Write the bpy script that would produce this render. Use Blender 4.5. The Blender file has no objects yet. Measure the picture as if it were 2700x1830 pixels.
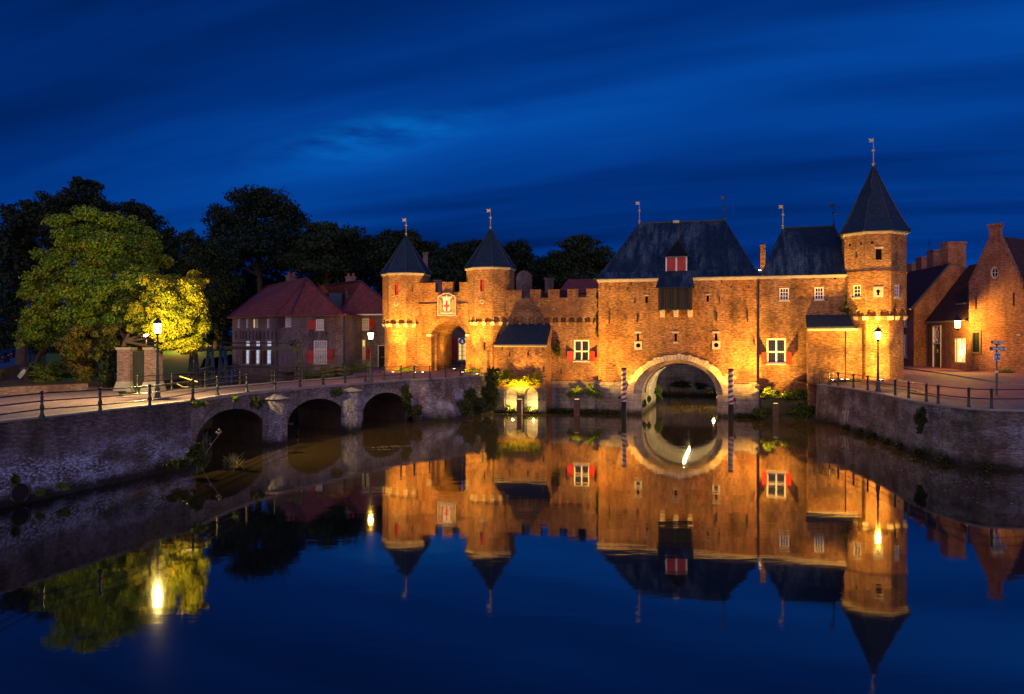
import bpy, math, random
import numpy as np
from mathutils import Vector, Matrix
from mathutils.geometry import tessellate_polygon
R = math.radians
random.seed(7)
rng = np.random.default_rng(7)
sc = bpy.context.scene
COL = sc.collection

# ------------------------------------------------------------------ camera
FP, HX, HY, CZ = 2100.0, 1350.0, 893.0, 6.7       # focal length, horizon and eye height above the water
cd = bpy.data.cameras.new('camera')
cam = bpy.data.objects.new('camera', cd)
COL.objects.link(cam)
cam.location = (0, 0, CZ)
cam.rotation_euler = (R(90), 0, 0)
cd.sensor_width = 36
cd.lens = 36 * FP / 2700
cd.shift_y = -22 / 2700
cd.clip_start, cd.clip_end = 0.5, 3000
sc.camera = cam
sc.view_settings.view_transform = 'Standard'
sc.view_settings.look = 'None'
sc.view_settings.exposure = 0.0
sc.view_settings.gamma = 1.0
sc.cycles.use_denoising = True
sc.cycles.max_bounces = 6
sc.cycles.diffuse_bounces = 3
sc.cycles.glossy_bounces = 4
sc.cycles.sample_clamp_indirect = 4.0

# ------------------------------------------------------------------ world: blue hour
wd = bpy.data.worlds.new('World')
sc.world = wd
wd.use_nodes = True
wnt = wd.node_tree
wnt.nodes.clear()


class NT:
    """tiny node tree writer"""
    def __init__(s, nt):
        s.nt = nt

    def n(s, kind, inputs=None, **attrs):
        nd = s.nt.nodes.new(kind)
        for k, v in attrs.items():
            setattr(nd, k, v)
        for k, v in (inputs or {}).items():
            sk = nd.inputs[k]
            if isinstance(v, bpy.types.NodeSocket):
                s.nt.links.new(v, sk)
            else:
                sk.default_value = v
        return nd

    def math(s, op, a, b=0.0, clamp=False):
        return s.n('ShaderNodeMath', {0: a, 1: b}, operation=op, use_clamp=clamp).outputs[0]

    def ramp(s, fac, stops, interp='LINEAR'):
        nd = s.n('ShaderNodeValToRGB', {0: fac})
        cr = nd.color_ramp
        cr.interpolation = interp
        while len(cr.elements) > 1:
            cr.elements.remove(cr.elements[-1])
        for i, (p, c) in enumerate(stops):
            if not hasattr(c, '__len__'):
                c = (c, c, c)
            e = cr.elements[0] if i == 0 else cr.elements.new(p)
            e.position = p
            e.color = tuple(c) + (1,)
        return nd.outputs[0]

    def mix(s, fac, a, b, blend='MIX'):
        nd = s.n('ShaderNodeMix', data_type='RGBA', blend_type=blend)
        for k, v in ((0, fac), (6, a), (7, b)):
            if isinstance(v, bpy.types.NodeSocket):
                s.nt.links.new(v, nd.inputs[k])
            else:
                if k and len(v) == 3:
                    v = tuple(v) + (1,)
                nd.inputs[k].default_value = v
        return nd.outputs[2]

    def noise(s, vec, scale, detail=4, rough=0.55, dist=0.0):
        return s.n('ShaderNodeTexNoise', {'Vector': vec, 'Scale': scale, 'Detail': detail,
                                          'Roughness': rough, 'Distortion': dist}).outputs[0]

    def mapping(s, vec, scale=(1, 1, 1), rot=(0, 0, 0), loc=(0, 0, 0)):
        return s.n('ShaderNodeMapping', {'Vector': vec, 'Scale': scale, 'Rotation': rot, 'Location': loc}).outputs[0]


w = NT(wnt)
tc = w.n('ShaderNodeTexCoord').outputs['Generated']
sep = w.n('ShaderNodeSeparateXYZ', {0: tc})
# cloud layer: direction projected on a flat ceiling so the bands spread with real perspective
zc = w.math('MAXIMUM', sep.outputs[2], 0.04)
cx_ = w.math('DIVIDE', sep.outputs[0], w.math('ADD', zc, 0.12))
cy_ = w.math('DIVIDE', sep.outputs[1], w.math('ADD', zc, 0.12))
cv = w.n('ShaderNodeCombineXYZ', {0: cx_, 1: cy_, 2: 0.0}).outputs[0]
cvr = w.mapping(cv, rot=(0, 0, R(22)))
cl1 = w.noise(w.mapping(cvr, (0.16, 0.75, 1), loc=(3.1, 0.6, 0)), 1.0, 4, 0.5, 0.5)
cl2 = w.noise(w.mapping(cvr, (0.35, 1.9, 1), loc=(0.3, 7.6, 0)), 1.0, 4, 0.5, 0.4)
cl = w.math('ADD', w.math('MULTIPLY', cl1, 0.68), w.math('MULTIPLY', cl2, 0.32))
skyc = w.ramp(cl, [(0.36, (0.0002, 0.013, 0.095)), (0.47, (0.0004, 0.029, 0.195)), (0.56, (0.0008, 0.050, 0.295)), (0.68, (0.0015, 0.085, 0.43))])
# a thin gap in the clouds, brighter
gx = w.math('SUBTRACT', w.math('DIVIDE', sep.outputs[0], sep.outputs[1]), -0.175)
gz = w.math('SUBTRACT', w.math('DIVIDE', sep.outputs[2], sep.outputs[1]), 0.252)
gz = w.math('SUBTRACT', gz, w.math('MULTIPLY', gx, 0.16))
gd = w.math('SQRT', w.math('ADD', w.math('POWER', w.math('ABSOLUTE', w.math('DIVIDE', gx, 0.11)), 2.0),
                           w.math('POWER', w.math('ABSOLUTE', w.math('DIVIDE', gz, 0.022)), 2.0)))
gm = w.math('MULTIPLY', w.math('SUBTRACT', 1.0, w.math('DIVIDE', gd, 1.6), True),
            w.n('ShaderNodeMapRange', {0: w.noise(w.mapping(tc, (9, 9, 42), (0, R(-9), 0)), 1.0, 4, 0.6), 1: 0.36, 2: 0.68}).outputs[0])
gm = w.math('MULTIPLY', gm, w.math('GREATER_THAN', sep.outputs[1], 0.0))
skyc = w.mix(w.math('MULTIPLY', gm, 1.0, True), skyc, (0.002, 0.17, 0.62))
# pink glow added to the unseen sky behind the viewer, to brighten the facades
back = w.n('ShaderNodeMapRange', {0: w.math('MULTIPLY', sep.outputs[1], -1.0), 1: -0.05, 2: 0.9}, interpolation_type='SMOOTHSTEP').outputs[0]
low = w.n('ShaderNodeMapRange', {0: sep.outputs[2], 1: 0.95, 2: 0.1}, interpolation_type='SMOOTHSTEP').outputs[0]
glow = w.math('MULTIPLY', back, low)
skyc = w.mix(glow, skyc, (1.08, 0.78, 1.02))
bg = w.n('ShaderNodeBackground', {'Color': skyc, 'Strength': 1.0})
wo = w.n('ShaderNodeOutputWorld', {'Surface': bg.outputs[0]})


# ------------------------------------------------------------------ helpers
def ray(px, py):
    return Vector(((px - HX) / FP, 1.0, -(py - HY) / FP))


def at(px, py, Y):
    d = ray(px, py)
    return Vector((0, 0, CZ)) + d * Y


def gnd(px, py, z):
    return at(px, py, FP * (CZ - z) / (py - HY))


def hit(px, py, M):
    """where the sight line through a photo pixel meets the plane y=0 of frame M: (x, z)"""
    Mi = M.inverted()
    o = Mi @ Vector((0, 0, CZ))
    d = Mi.to_3x3() @ ray(px, py)
    t = -o.y / d.y
    p = o + d * t
    return p.x, p.z


def T(x=0, y=0, z=0):
    return Matrix.Translation((x, y, z))


def RZ(a):
    return Matrix.Rotation(a, 4, 'Z')


def wallframe(P, Q):
    P = Vector((P[0], P[1], 0)); Q = Vector((Q[0], Q[1], 0))
    x = (Q - P).normalized()
    return Matrix(((x.x, -x.y, 0, P.x), (x.y, x.x, 0, P.y), (0, 0, 1, 0), (0, 0, 0, 1)))


class MB:
    def __init__(s, M=None):
        s.v = []; s.f = []; s.mi = []; s.sm = []; s.uv = {}
        s.M = M or Matrix()

    def poly(s, pts, mi=0, sm=False, uv=None):
        if uv:
            s.uv[len(s.f)] = uv
        b = len(s.v)
        s.v += [Vector(p) for p in pts]
        s.f.append(tuple(range(b, b + len(pts))))
        s.mi.append(mi); s.sm.append(sm)
        return s

    def box(s, x0, x1, y0, y1, z0, z1, mi=0):
        p = [(x0, y0, z0), (x1, y0, z0), (x1, y1, z0), (x0, y1, z0), (x0, y0, z1), (x1, y0, z1), (x1, y1, z1), (x0, y1, z1)]
        for q in ((0, 1, 5, 4), (1, 2, 6, 5), (2, 3, 7, 6), (3, 0, 4, 7), (4, 5, 6, 7), (3, 2, 1, 0)):
            s.poly([p[i] for i in q], mi)
        return s

    def hexa(s, p, mi=0):
        """eight corners, bottom ring then top ring"""
        for q in ((0, 1, 5, 4), (1, 2, 6, 5), (2, 3, 7, 6), (3, 0, 4, 7), (4, 5, 6, 7), (3, 2, 1, 0)):
            s.poly([p[i] for i in q], mi)
        return s

    def add(s, o, M=None):
        b = len(s.v)
        s.v += [(M @ p) if M else p.copy() for p in o.v]
        s.f += [tuple(i + b for i in f) for f in o.f]
        s.mi += o.mi; s.sm += o.sm
        return s

    def prism(s, poly, z0, z1, mi=0, cap=True):
        n = len(poly)
        for i in range(n):
            a, b = poly[i], poly[(i + 1) % n]
            s.poly([(a[0], a[1], z0), (b[0], b[1], z0), (b[0], b[1], z1), (a[0], a[1], z1)], mi)
        if cap:
            s.poly([(p[0], p[1], z1) for p in poly], mi)
            s.poly([(p[0], p[1], z0) for p in reversed(poly)], mi)
        return s

    def sheet(s, pts, mi=0):
        """flat or gently sloping polygon, triangulated"""
        pts = [Vector(p) for p in pts]
        for t in tessellate_polygon([[Vector((p.x, p.y, 0)) for p in pts]]):
            a, b, c = [pts[i] for i in t]
            if (b - a).cross(c - a).z < 0:
                b, c = c, b
            s.poly([a, b, c], mi)
        return s

    def lathe(s, prof, n=12, c=(0, 0, 0), rot=0.0, mi=0, sm=True, a0=0.0, a1=2 * math.pi):
        full = abs(a1 - a0 - 2 * math.pi) < 1e-6
        m = n if full else n + 1
        b = len(s.v)
        for (r, z) in prof:
            for k in range(m):
                a = rot + a0 + (a1 - a0) * k / n
                s.v.append(Vector((c[0] + r * math.cos(a), c[1] + r * math.sin(a), c[2] + z)))
        for i in range(len(prof) - 1):
            for k in range(n):
                k2 = (k + 1) % m
                s.f.append((b + i * m + k, b + i * m + k2, b + (i + 1) * m + k2, b + (i + 1) * m + k))
                s.mi.append(mi); s.sm.append(sm)
        if prof[-1][0] > 1e-4:
            s.f.append(tuple(b + (len(prof) - 1) * m + k for k in range(m))); s.mi.append(mi); s.sm.append(False)
        return s

    def tube(s, pts, r, n=6, mi=0, sm=True):
        pts = [Vector(p) for p in pts]
        rr = r if hasattr(r, '__len__') else [r] * len(pts)
        b = len(s.v)
        for i, p in enumerate(pts):
            d = (pts[min(i + 1, len(pts) - 1)] - pts[max(i - 1, 0)]).normalized()
            up = Vector((0, 0, 1)) if abs(d.z) < 0.9 else Vector((1, 0, 0))
            x = d.cross(up).normalized(); y = x.cross(d).normalized()
            for k in range(n):
                a = 2 * math.pi * (k + 0.5) / n
                s.v.append(p + (x * math.cos(a) + y * math.sin(a)) * rr[i])
        for i in range(len(pts) - 1):
            for k in range(n):
                k2 = (k + 1) % n
                s.f.append((b + i * n + k, b + i * n + k2, b + (i + 1) * n + k2, b + (i + 1) * n + k))
                s.mi.append(mi); s.sm.append(sm)
        s.f.append(tuple(b + k for k in range(n))); s.mi.append(mi); s.sm.append(False)
        s.f.append(tuple(b + (len(pts) - 1) * n + k for k in range(n))); s.mi.append(mi); s.sm.append(False)
        return s

    def facade(s, outer, holes=(), y=0.0, depth=0.35, mi=0, back=None, M=None, edge=0.0):
        """wall face in the x-z plane at y with recessed holes; edge = thickness of the outer rim"""
        loops = [[Vector((p[0], p[1], 0)) for p in outer]] + [[Vector((p[0], p[1], 0)) for p in h] for h in holes]
        flat = [p for l in loops for p in l]
        o = MB()
        for t in tessellate_polygon(loops):
            a, b, c = [flat[i] for i in t]
            if (b - a).cross(c - a).z < 0:
                b, c = c, b
            o.poly([(q.x, y, q.y) for q in (a, b, c)], mi)
        for h in holes:
            n = len(h)
            for i in range(n):
                a, b = h[i], h[(i + 1) % n]
                o.poly([(a[0], y, a[1]), (b[0], y, b[1]), (b[0], y + depth, b[1]), (a[0], y + depth, a[1])], mi)
            if back is not None:
                o.poly([(p[0], y + depth, p[1]) for p in h], back)
        if edge:
            n = len(outer)
            for i in range(n):
                a, b = outer[i], outer[(i + 1) % n]
                o.poly([(a[0], y, a[1]), (a[0], y + edge, a[1]), (b[0], y + edge, b[1]), (b[0], y, b[1])], mi)
        return s.add(o, M)


def rect(x0, x1, z0, z1):
    return [(x0, z0), (x1, z0), (x1, z1), (x0, z1)]


def archpoly(x0, x1, z0, zs, rise, n=16):
    c, a = (x0 + x1) / 2, (x1 - x0) / 2
    return [(x0, z0), (x1, z0)] + [(c + a * math.cos(math.pi * k / n), zs + rise * math.sin(math.pi * k / n)) for k in range(n + 1)]


RW = {}


def mesh_of(name, mb, mats, Minv):
    me = bpy.data.meshes.new(name)
    W = [mb.M @ p for p in mb.v]
    me.from_pydata([tuple(Minv @ p) for p in W], [], mb.f)
    me.polygons.foreach_set('material_index', mb.mi)
    me.polygons.foreach_set('use_smooth', mb.sm)
    uv = me.uv_layers.new(name='UVMap')
    dat = np.zeros(len(me.loops) * 2, dtype=np.float32)
    li = 0
    for fi, f in enumerate(mb.f):
        if fi in mb.uv:
            for q in mb.uv[fi]:
                dat[li] = q[0]; dat[li + 1] = q[1]; li += 2
            continue
        n = Vector((0, 0, 0))
        for i in range(len(f)):
            a, b = W[f[i]], W[f[(i + 1) % len(f)]]
            n.x += (a.y - b.y) * (a.z + b.z); n.y += (a.z - b.z) * (a.x + b.x); n.z += (a.x - b.x) * (a.y + b.y)
        if n.length > 1e-12:
            n.normalize()
        if abs(n.z) > 0.97 or (n.x == 0 and n.y == 0):
            t, q = Vector((1, 0, 0)), Vector((0, 1, 0))
        else:
            t = Vector((-n.y, n.x, 0)).normalized(); q = n.cross(t)
        for i in f:
            dat[li] = W[i].dot(t); dat[li + 1] = W[i].dot(q); li += 2
    uv.data.foreach_set('uv', dat)
    for m in (mats if isinstance(mats, (list, tuple)) else [mats]):
        me.materials.append(m)
    me.update()
    return me


def thing(name, label, cat, loc=(0, 0, 0), rotz=0.0, group=None):
    o = bpy.data.objects.new(name, None)
    COL.objects.link(o)
    o.empty_display_size = 0.3
    o.location = loc; o.rotation_euler = (0, 0, rotz)
    o['label'] = label; o['category'] = cat
    if group:
        o['group'] = group
    RW[o] = Matrix.Translation(loc) @ RZ(rotz)
    return o


def part(name, mb, mats, parent, label=None):
    o = bpy.data.objects.new(name, mesh_of(name, mb, mats, RW[parent].inverted()))
    COL.objects.link(o)
    o.parent = parent
    RW[o] = RW[parent]
    if label:
        o['label'] = label
    return o


def pieces(mb):
    """the loose pieces of a mesh under construction, one MB each"""
    key, par = {}, []
    def find(i):
        while par[i] != i:
            par[i] = par[par[i]]; i = par[i]
        return i
    vid = []
    for p in mb.v:
        k = (round(p.x, 4), round(p.y, 4), round(p.z, 4))
        if k not in key:
            key[k] = len(par); par.append(len(par))
        vid.append(key[k])
    for f in mb.f:
        a = find(vid[f[0]])
        for i in f[1:]:
            b = find(vid[i])
            if b != a: par[b] = a
    groups = {}
    for n, f in enumerate(mb.f):
        groups.setdefault(find(vid[f[0]]), []).append(n)
    out = []
    for g in groups.values():
        o = MB(mb.M); mp = {}
        for n in g:
            for i in mb.f[n]:
                if i not in mp:
                    mp[i] = len(o.v); o.v.append(mb.v[i])
            if n in mb.uv: o.uv[len(o.f)] = mb.uv[n]
            o.f.append(tuple(mp[i] for i in mb.f[n])); o.mi.append(mb.mi[n]); o.sm.append(mb.sm[n])
        out.append(o)
    return out


def parts(name, mb, mats, parent):
    """every loose piece becomes a part of its own; the first is returned"""
    os_ = [part(name, o, mats, parent) for o in pieces(mb)]
    return os_[0]


def solo(name, mb, mats, label=None, cat=None, group=None, kind=None, loc=(0, 0, 0)):
    o = bpy.data.objects.new(name, mesh_of(name, mb, mats, Matrix.Translation(loc).inverted()))
    COL.objects.link(o)
    o.location = loc
    RW[o] = Matrix.Translation(loc)
    if label: o['label'] = label
    if cat: o['category'] = cat
    if group: o['group'] = group
    if kind: o['kind'] = kind
    return o


def kids(o):
    return [c for c in bpy.data.objects if c.parent == o]


def dup(root, loc, rotz, label=None):
    def cp(o, par):
        c = o.copy()
        COL.objects.link(c)
        c.parent = par
        for ch in CH.get(o, []):
            cp(ch, c)
        return c
    CH = {}
    for o in bpy.data.objects:
        if o.parent:
            CH.setdefault(o.parent, []).append(o)
    r = cp(root, None)
    r.location = loc; r.rotation_euler = (0, 0, rotz)
    RW[r] = Matrix.Translation(loc) @ RZ(rotz)
    if label:
        r['label'] = label
    return r


def lamp(kind, parent, loc, power, color, radius=0.1, target=None, angle=90, blend=0.6):
    """a light in its fixture; loc and target in world coordinates"""
    ld = bpy.data.lights.new('bulb', kind)
    ld.energy = power; ld.color = color; ld.shadow_soft_size = radius
    o = bpy.data.objects.new('bulb', ld)
    COL.objects.link(o)
    M = Matrix.Translation(loc)
    if kind == 'SPOT':
        ld.spot_size = R(angle); ld.spot_blend = blend
        M = M @ (Vector(target) - Vector(loc)).to_track_quat('-Z', 'Y').to_matrix().to_4x4()
    o.parent = parent
    o.matrix_basis = RW[parent].inverted() @ M
    return o


# ------------------------------------------------------------------ materials
def new_mat(name):
    m = bpy.data.materials.new(name)
    m.use_nodes = True
    m.node_tree.nodes.clear()
    t = NT(m.node_tree)
    out = t.n('ShaderNodeOutputMaterial')
    return m, t, out


def plain(name, color, rough=0.7, metal=0.0, vary=0.25, scale=3.0, bump=0.0):
    m, t, out = new_mat(name)
    tc = t.n('ShaderNodeTexCoord').outputs['Object']
    nz = t.noise(tc, scale, 5, 0.6)
    c = t.mix(1.0, color, t.ramp(nz, [(0.3, 1 - vary), (0.7, 1 + vary)]), 'MULTIPLY')
    b = t.n('ShaderNodeBsdfPrincipled', {'Base Color': c, 'Roughness': rough, 'Metallic': metal})
    if bump:
        bp = t.n('ShaderNodeBump', {'Height': t.noise(tc, scale * 5, 4), 'Strength': bump, 'Distance': 0.03})
        t.nt.links.new(bp.outputs[0], b.inputs['Normal'])
    t.nt.links.new(b.outputs[0], out.inputs[0])
    return m


def glowing(name, color, strength):
    m, t, out = new_mat(name)
    e = t.n('ShaderNodeEmission', {'Color': tuple(color) + (1,), 'Strength': strength})
    t.nt.links.new(e.outputs[0], out.inputs[0])
    return m


def brick(name, c1, c2, mort, bw=0.22, bh=0.065, ms=0.011, speck=0.5, patch=None, patch_lo=0.55, patch_hi=0.7,
          soot=0.45, bump=0.5, white=0.0, wlo=0.6, whi=0.72, wcol=(0.45, 0.45, 0.5), wz=None, rough=0.85, green=0.0, low_dark=0.7):
    m, t, out = new_mat(name)
    uv = t.n('ShaderNodeTexCoord').outputs['UV']
    ob = t.n('ShaderNodeNewGeometry').outputs['Position']
    br = t.n('ShaderNodeTexBrick', {'Vector': uv, 'Color1': tuple(c1) + (1,), 'Color2': tuple(c2) + (1,), 'Mortar': tuple(mort) + (1,),
                                    'Scale': 1.0, 'Mortar Size': ms, 'Mortar Smooth': 0.3, 'Brick Width': bw, 'Row Height': bh})
    c = br.outputs[0]
    # brick-sized speckle, stretched along the courses
    n3 = t.noise(t.mapping(uv, (3.0, 9.5, 1)), 1.0, 4, 0.75)
    c = t.mix(1.0, c, t.ramp(n3, [(0.34, 1 - speck), (0.5, 1.0), (0.66, 1 + speck * 1.3)]), 'MULTIPLY')
    n2 = t.noise(t.mapping(uv, (0.35, 0.6, 1)), 1.0, 6, 0.65, 0.4)
    c = t.mix(1.0, c, t.ramp(n2, [(0.3, 1 - soot), (0.55, 1.0), (0.75, 1 + soot * 0.55)]), 'MULTIPLY')
    n7 = t.noise(t.mapping(uv, (0.8, 0.09, 1), loc=(6, 2, 0)), 1.0, 5, 0.65)
    c = t.mix(1.0, c, t.ramp(n7, [(0.32, 0.52), (0.50, 1.0), (0.72, 1.22)]), 'MULTIPLY')
    n8 = t.noise(t.mapping(uv, (0.22, 0.30, 1), loc=(1, 8, 0)), 1.0, 3, 0.5)
    c = t.mix(t.ramp(n8, [(0.52, 0.0), (0.60, 0.55)]), c, t.mix(1.0, c, (0.72, 0.52, 0.42), 'MULTIPLY'))
    if patch:
        n4 = t.noise(t.mapping(ob, (0.28, 0.28, 0.4), loc=(4, 7, 1)), 1.0, 6, 0.7, 0.5)
        c = t.mix(t.ramp(n4, [(patch_lo, 0.0), (patch_hi, 0.8)]), c, patch)
    if green:
        n6 = t.noise(t.mapping(ob, (0.7, 0.7, 0.22), loc=(14, 3, 1)), 1.0, 6, 0.7, 0.5)
        c = t.mix(t.math('MULTIPLY', t.ramp(n6, [(0.50, 0.0), (0.68, 1.0)]), green), c, (0.03, 0.042, 0.012))
    if white:
        n5 = t.noise(t.mapping(uv, (2.6, 5.0, 1), loc=(2, 9, 0)), 2.2, 5, 0.8)
        big = t.noise(t.mapping(uv, (0.25, 0.5, 1), loc=(7, 3, 0)), 1.0, 3, 0.5)
        mid_ = t.noise(t.mapping(uv, (0.7, 1.3, 1), loc=(5, 1, 0)), 1.0, 4, 0.6)
        f = t.math('MULTIPLY', t.math('ADD', t.ramp(n5, [(wlo, 0.0), (whi, 0.85)]), t.ramp(mid_, [(0.48, 0.0), (0.66, 0.45)]), True), t.ramp(t.math('ADD', t.math('MULTIPLY', big, 0.6), t.math('MULTIPLY', mid_, 0.4)), [(0.44, 0.0), (0.56, 1.0)]))
        if wz:
            z = t.n('ShaderNodeSeparateXYZ', {0: ob}).outputs[2]
            f = t.math('MULTIPLY', f, t.n('ShaderNodeMapRange', {0: z, 1: wz[1], 2: wz[0]}).outputs[0])
        c = t.mix(t.math('MULTIPLY', f, white), c, wcol)
    if low_dark:
        zz = t.n('ShaderNodeSeparateXYZ', {0: ob}).outputs[2]
        zn = t.math('SUBTRACT', zz, t.math('MULTIPLY', t.noise(t.mapping(ob, (1.1, 1.1, 0.5)), 1.0, 4, 0.7), low_dark * 1.2))
        c = t.mix(t.n('ShaderNodeMapRange', {0: zn, 1: low_dark * 0.35, 2: -low_dark * 0.35, 3: 0.0, 4: 0.92}).outputs[0], c, (0.012, 0.013, 0.007))  # darker towards the water line, with an uneven upper edge
    h = t.math('ADD', t.math('MULTIPLY', br.outputs[1], -0.4), n3)
    bp = t.n('ShaderNodeBump', {'Height': h, 'Strength': bump, 'Distance': 0.09})
    b = t.n('ShaderNodeBsdfPrincipled', {'Base Color': c, 'Roughness': rough, 'Normal': bp.outputs[0]})
    b.inputs['Specular IOR Level'].default_value = 0.25
    t.nt.links.new(b.outputs[0], out.inputs[0])
    return m


def roofing(name, col, light, rows=0.28, width=0.3, streak=0.6, rough=0.55, bump=0.5, lo=0.5, hi=0.75, spec=0.4):
    m, t, out = new_mat(name)
    uv = t.n('ShaderNodeTexCoord').outputs['UV']
    br = t.n('ShaderNodeTexBrick', {'Vector': uv, 'Color1': (0.8, 0.8, 0.8, 1), 'Color2': (1.2, 1.2, 1.2, 1), 'Mortar': (0.35, 0.35, 0.35, 1),
                                    'Scale': 1.0, 'Mortar Size': 0.016, 'Mortar Smooth': 0.5, 'Brick Width': width, 'Row Height': rows})
    st = t.noise(t.mapping(uv, (1.6, 0.22, 1)), 1.0, 6, 0.75, 0.2)
    bg = t.noise(t.mapping(uv, (0.16, 0.12, 1), loc=(3, 1, 0)), 1.0, 3, 0.5)
    f = t.math('MULTIPLY', t.ramp(st, [(lo, 0.0), (hi, 1.0)]), t.ramp(bg, [(0.40, 0.0), (0.56, 1.0)]))
    c = t.mix(t.math('MULTIPLY', f, streak), col, light)
    c = t.mix(1.0, c, br.outputs[0], 'MULTIPLY')
    c = t.mix(1.0, c, t.ramp(t.noise(t.mapping(uv, (3, 5, 1)), 1.0, 4, 0.7), [(0.3, 0.6), (0.7, 1.4)]), 'MULTIPLY')
    bp = t.n('ShaderNodeBump', {'Height': t.math('ADD', t.math('MULTIPLY', br.outputs[1], -1.0), t.noise(uv, 6, 3)), 'Strength': bump, 'Distance': 0.03})
    b = t.n('ShaderNodeBsdfPrincipled', {'Base Color': c, 'Roughness': rough, 'Normal': bp.outputs[0]})
    b.inputs['Specular IOR Level'].default_value = spec
    t.nt.links.new(b.outputs[0], out.inputs[0])
    return m


def leafy(name, stops, trans=0.25, rough=0.6):
    m, t, out = new_mat(name)
    g = t.n('ShaderNodeNewGeometry')
    nz = t.noise(t.mapping(g.outputs['Position'], (0.45, 0.45, 0.45)), 1.0, 3, 0.6)
    f = t.math('ADD', t.math('MULTIPLY', g.outputs['Random Per Island'], 0.55), t.math('MULTIPLY', t.math('SUBTRACT', nz, 0.275), 0.9), True)
    c = t.ramp(f, stops)
    b = t.n('ShaderNodeBsdfPrincipled', {'Base Color': c, 'Roughness': rough})
    b.inputs['Specular IOR Level'].default_value = 0.25
    tr = t.n('ShaderNodeBsdfTranslucent', {'Color': c})
    mx = t.n('ShaderNodeMixShader', {0: trans, 1: b.outputs[0], 2: tr.outputs[0]})
    t.nt.links.new(mx.outputs[0], out.inputs[0])
    return m


def ground_mat(name, a, b_, scale=1.2, rough=0.9, bump=0.4, cobble=None, extra=None):
    m, t, out = new_mat(name)
    g = t.n('ShaderNodeNewGeometry').outputs['Position']
    n1 = t.noise(g, scale, 6, 0.65)
    n2 = t.noise(g, scale * 7, 5, 0.7)
    c = t.mix(t.ramp(n1, [(0.38, 0.0), (0.62, 1.0)]), a, b_)
    c = t.mix(1.0, c, t.ramp(n2, [(0.3, 0.65), (0.7, 1.35)]), 'MULTIPLY')
    h = n2
    if extra:
        n3 = t.noise(t.mapping(g, loc=(9, 2, 4)), scale * 9, 4, 0.75)
        c = t.mix(t.ramp(n3, [(0.56, 0.0), (0.62, 1.0)]), c, extra)
    if cobble:
        br = t.n('ShaderNodeTexBrick', {'Vector': t.mapping(g, rot=(0, 0, R(cobble[2]))), 'Color1': (0.7, 0.7, 0.7, 1), 'Color2': (1.25, 1.25, 1.25, 1), 'Mortar': (0.4, 0.4, 0.4, 1), 'Scale': 1.0,
                                        'Mortar Size': 0.012, 'Brick Width': cobble[0], 'Row Height': cobble[1]})
        c = t.mix(1.0, c, br.outputs[0], 'MULTIPLY')
        h = t.math('ADD', t.math('MULTIPLY', br.outputs[1], -1.2), n2)
    bp = t.n('ShaderNodeBump', {'Height': h, 'Strength': bump, 'Distance': 0.03})
    b = t.n('ShaderNodeBsdfPrincipled', {'Base Color': c, 'Roughness': rough, 'Normal': bp.outputs[0]})
    t.nt.links.new(b.outputs[0], out.inputs[0])
    return m


BR_GATE = brick('castle_brick', (0.42, 0.185, 0.075), (0.29, 0.108, 0.042), (0.36, 0.25, 0.13), speck=0.75, soot=0.55, bump=1.0,
                patch=(0.17, 0.065, 0.035), patch_lo=0.58, patch_hi=0.74)
BR_WING = brick('wing_brick', (0.40, 0.19, 0.085), (0.26, 0.11, 0.05), (0.34, 0.25, 0.14), speck=0.7, soot=0.6, bump=1.0,
                patch=(0.44, 0.25, 0.12), patch_lo=0.56, patch_hi=0.7)
BR_TOWER = brick('tower_brick', (0.46, 0.22, 0.085), (0.33, 0.135, 0.05), (0.40, 0.29, 0.15), speck=0.7, soot=0.5, bump=1.0,
                patch=(0.24, 0.10, 0.05), patch_lo=0.56, patch_hi=0.7)
BR_CURTAIN = brick('curtain_brick', (0.36, 0.17, 0.085), (0.24, 0.10, 0.05), (0.33, 0.25, 0.16), speck=0.7, soot=0.65, bump=1.0,
                patch=(0.15, 0.07, 0.045), patch_lo=0.54, patch_hi=0.7, green=0.25)
BR_HOUSE = brick('house_brick', (0.19, 0.135, 0.14), (0.125, 0.082, 0.088), (0.25, 0.225, 0.235), speck=0.5, soot=0.4, patch=(0.28, 0.22, 0.215), patch_lo=0.56, patch_hi=0.72)
BR_RIGHT = brick('street_brick', (0.34, 0.14, 0.075), (0.24, 0.088, 0.05), (0.30, 0.18, 0.12), speck=0.6, soot=0.35, patch=(0.14, 0.06, 0.04), patch_lo=0.58, patch_hi=0.75)
BR_QUAY = brick('quay_brick', (0.165, 0.135, 0.14), (0.095, 0.075, 0.08), (0.19, 0.175, 0.18), speck=0.65, soot=0.55, patch=(0.06, 0.04, 0.035), bump=0.9,
                white=1.0, wlo=0.50, whi=0.57, wcol=(0.60, 0.74, 1.0), wz=(1.3, 2.5), green=0.55)
BR_BRIDGE = brick('bridge_brick', (0.27, 0.24, 0.25), (0.15, 0.13, 0.14), (0.32, 0.30, 0.31), speck=0.65, soot=0.55, patch=(0.06, 0.045, 0.04), bump=0.9,
                  white=1.0, wlo=0.51, whi=0.58, wcol=(0.58, 0.62, 0.78), wz=(2.2, 3.2), green=0.5)
BR_QUAY_R = brick('right_quay_brick', (0.18, 0.14, 0.13), (0.10, 0.078, 0.073), (0.20, 0.175, 0.165), speck=0.55, soot=0.6, patch=(0.05, 0.035, 0.03), bump=0.9,
                  white=0.85, wlo=0.49, whi=0.60, wcol=(0.40, 0.43, 0.52), green=0.75)
BR_PIER = brick('pier_brick', (0.165, 0.08, 0.085), (0.11, 0.055, 0.06), (0.22, 0.18, 0.19), speck=0.5, soot=0.3)
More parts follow.
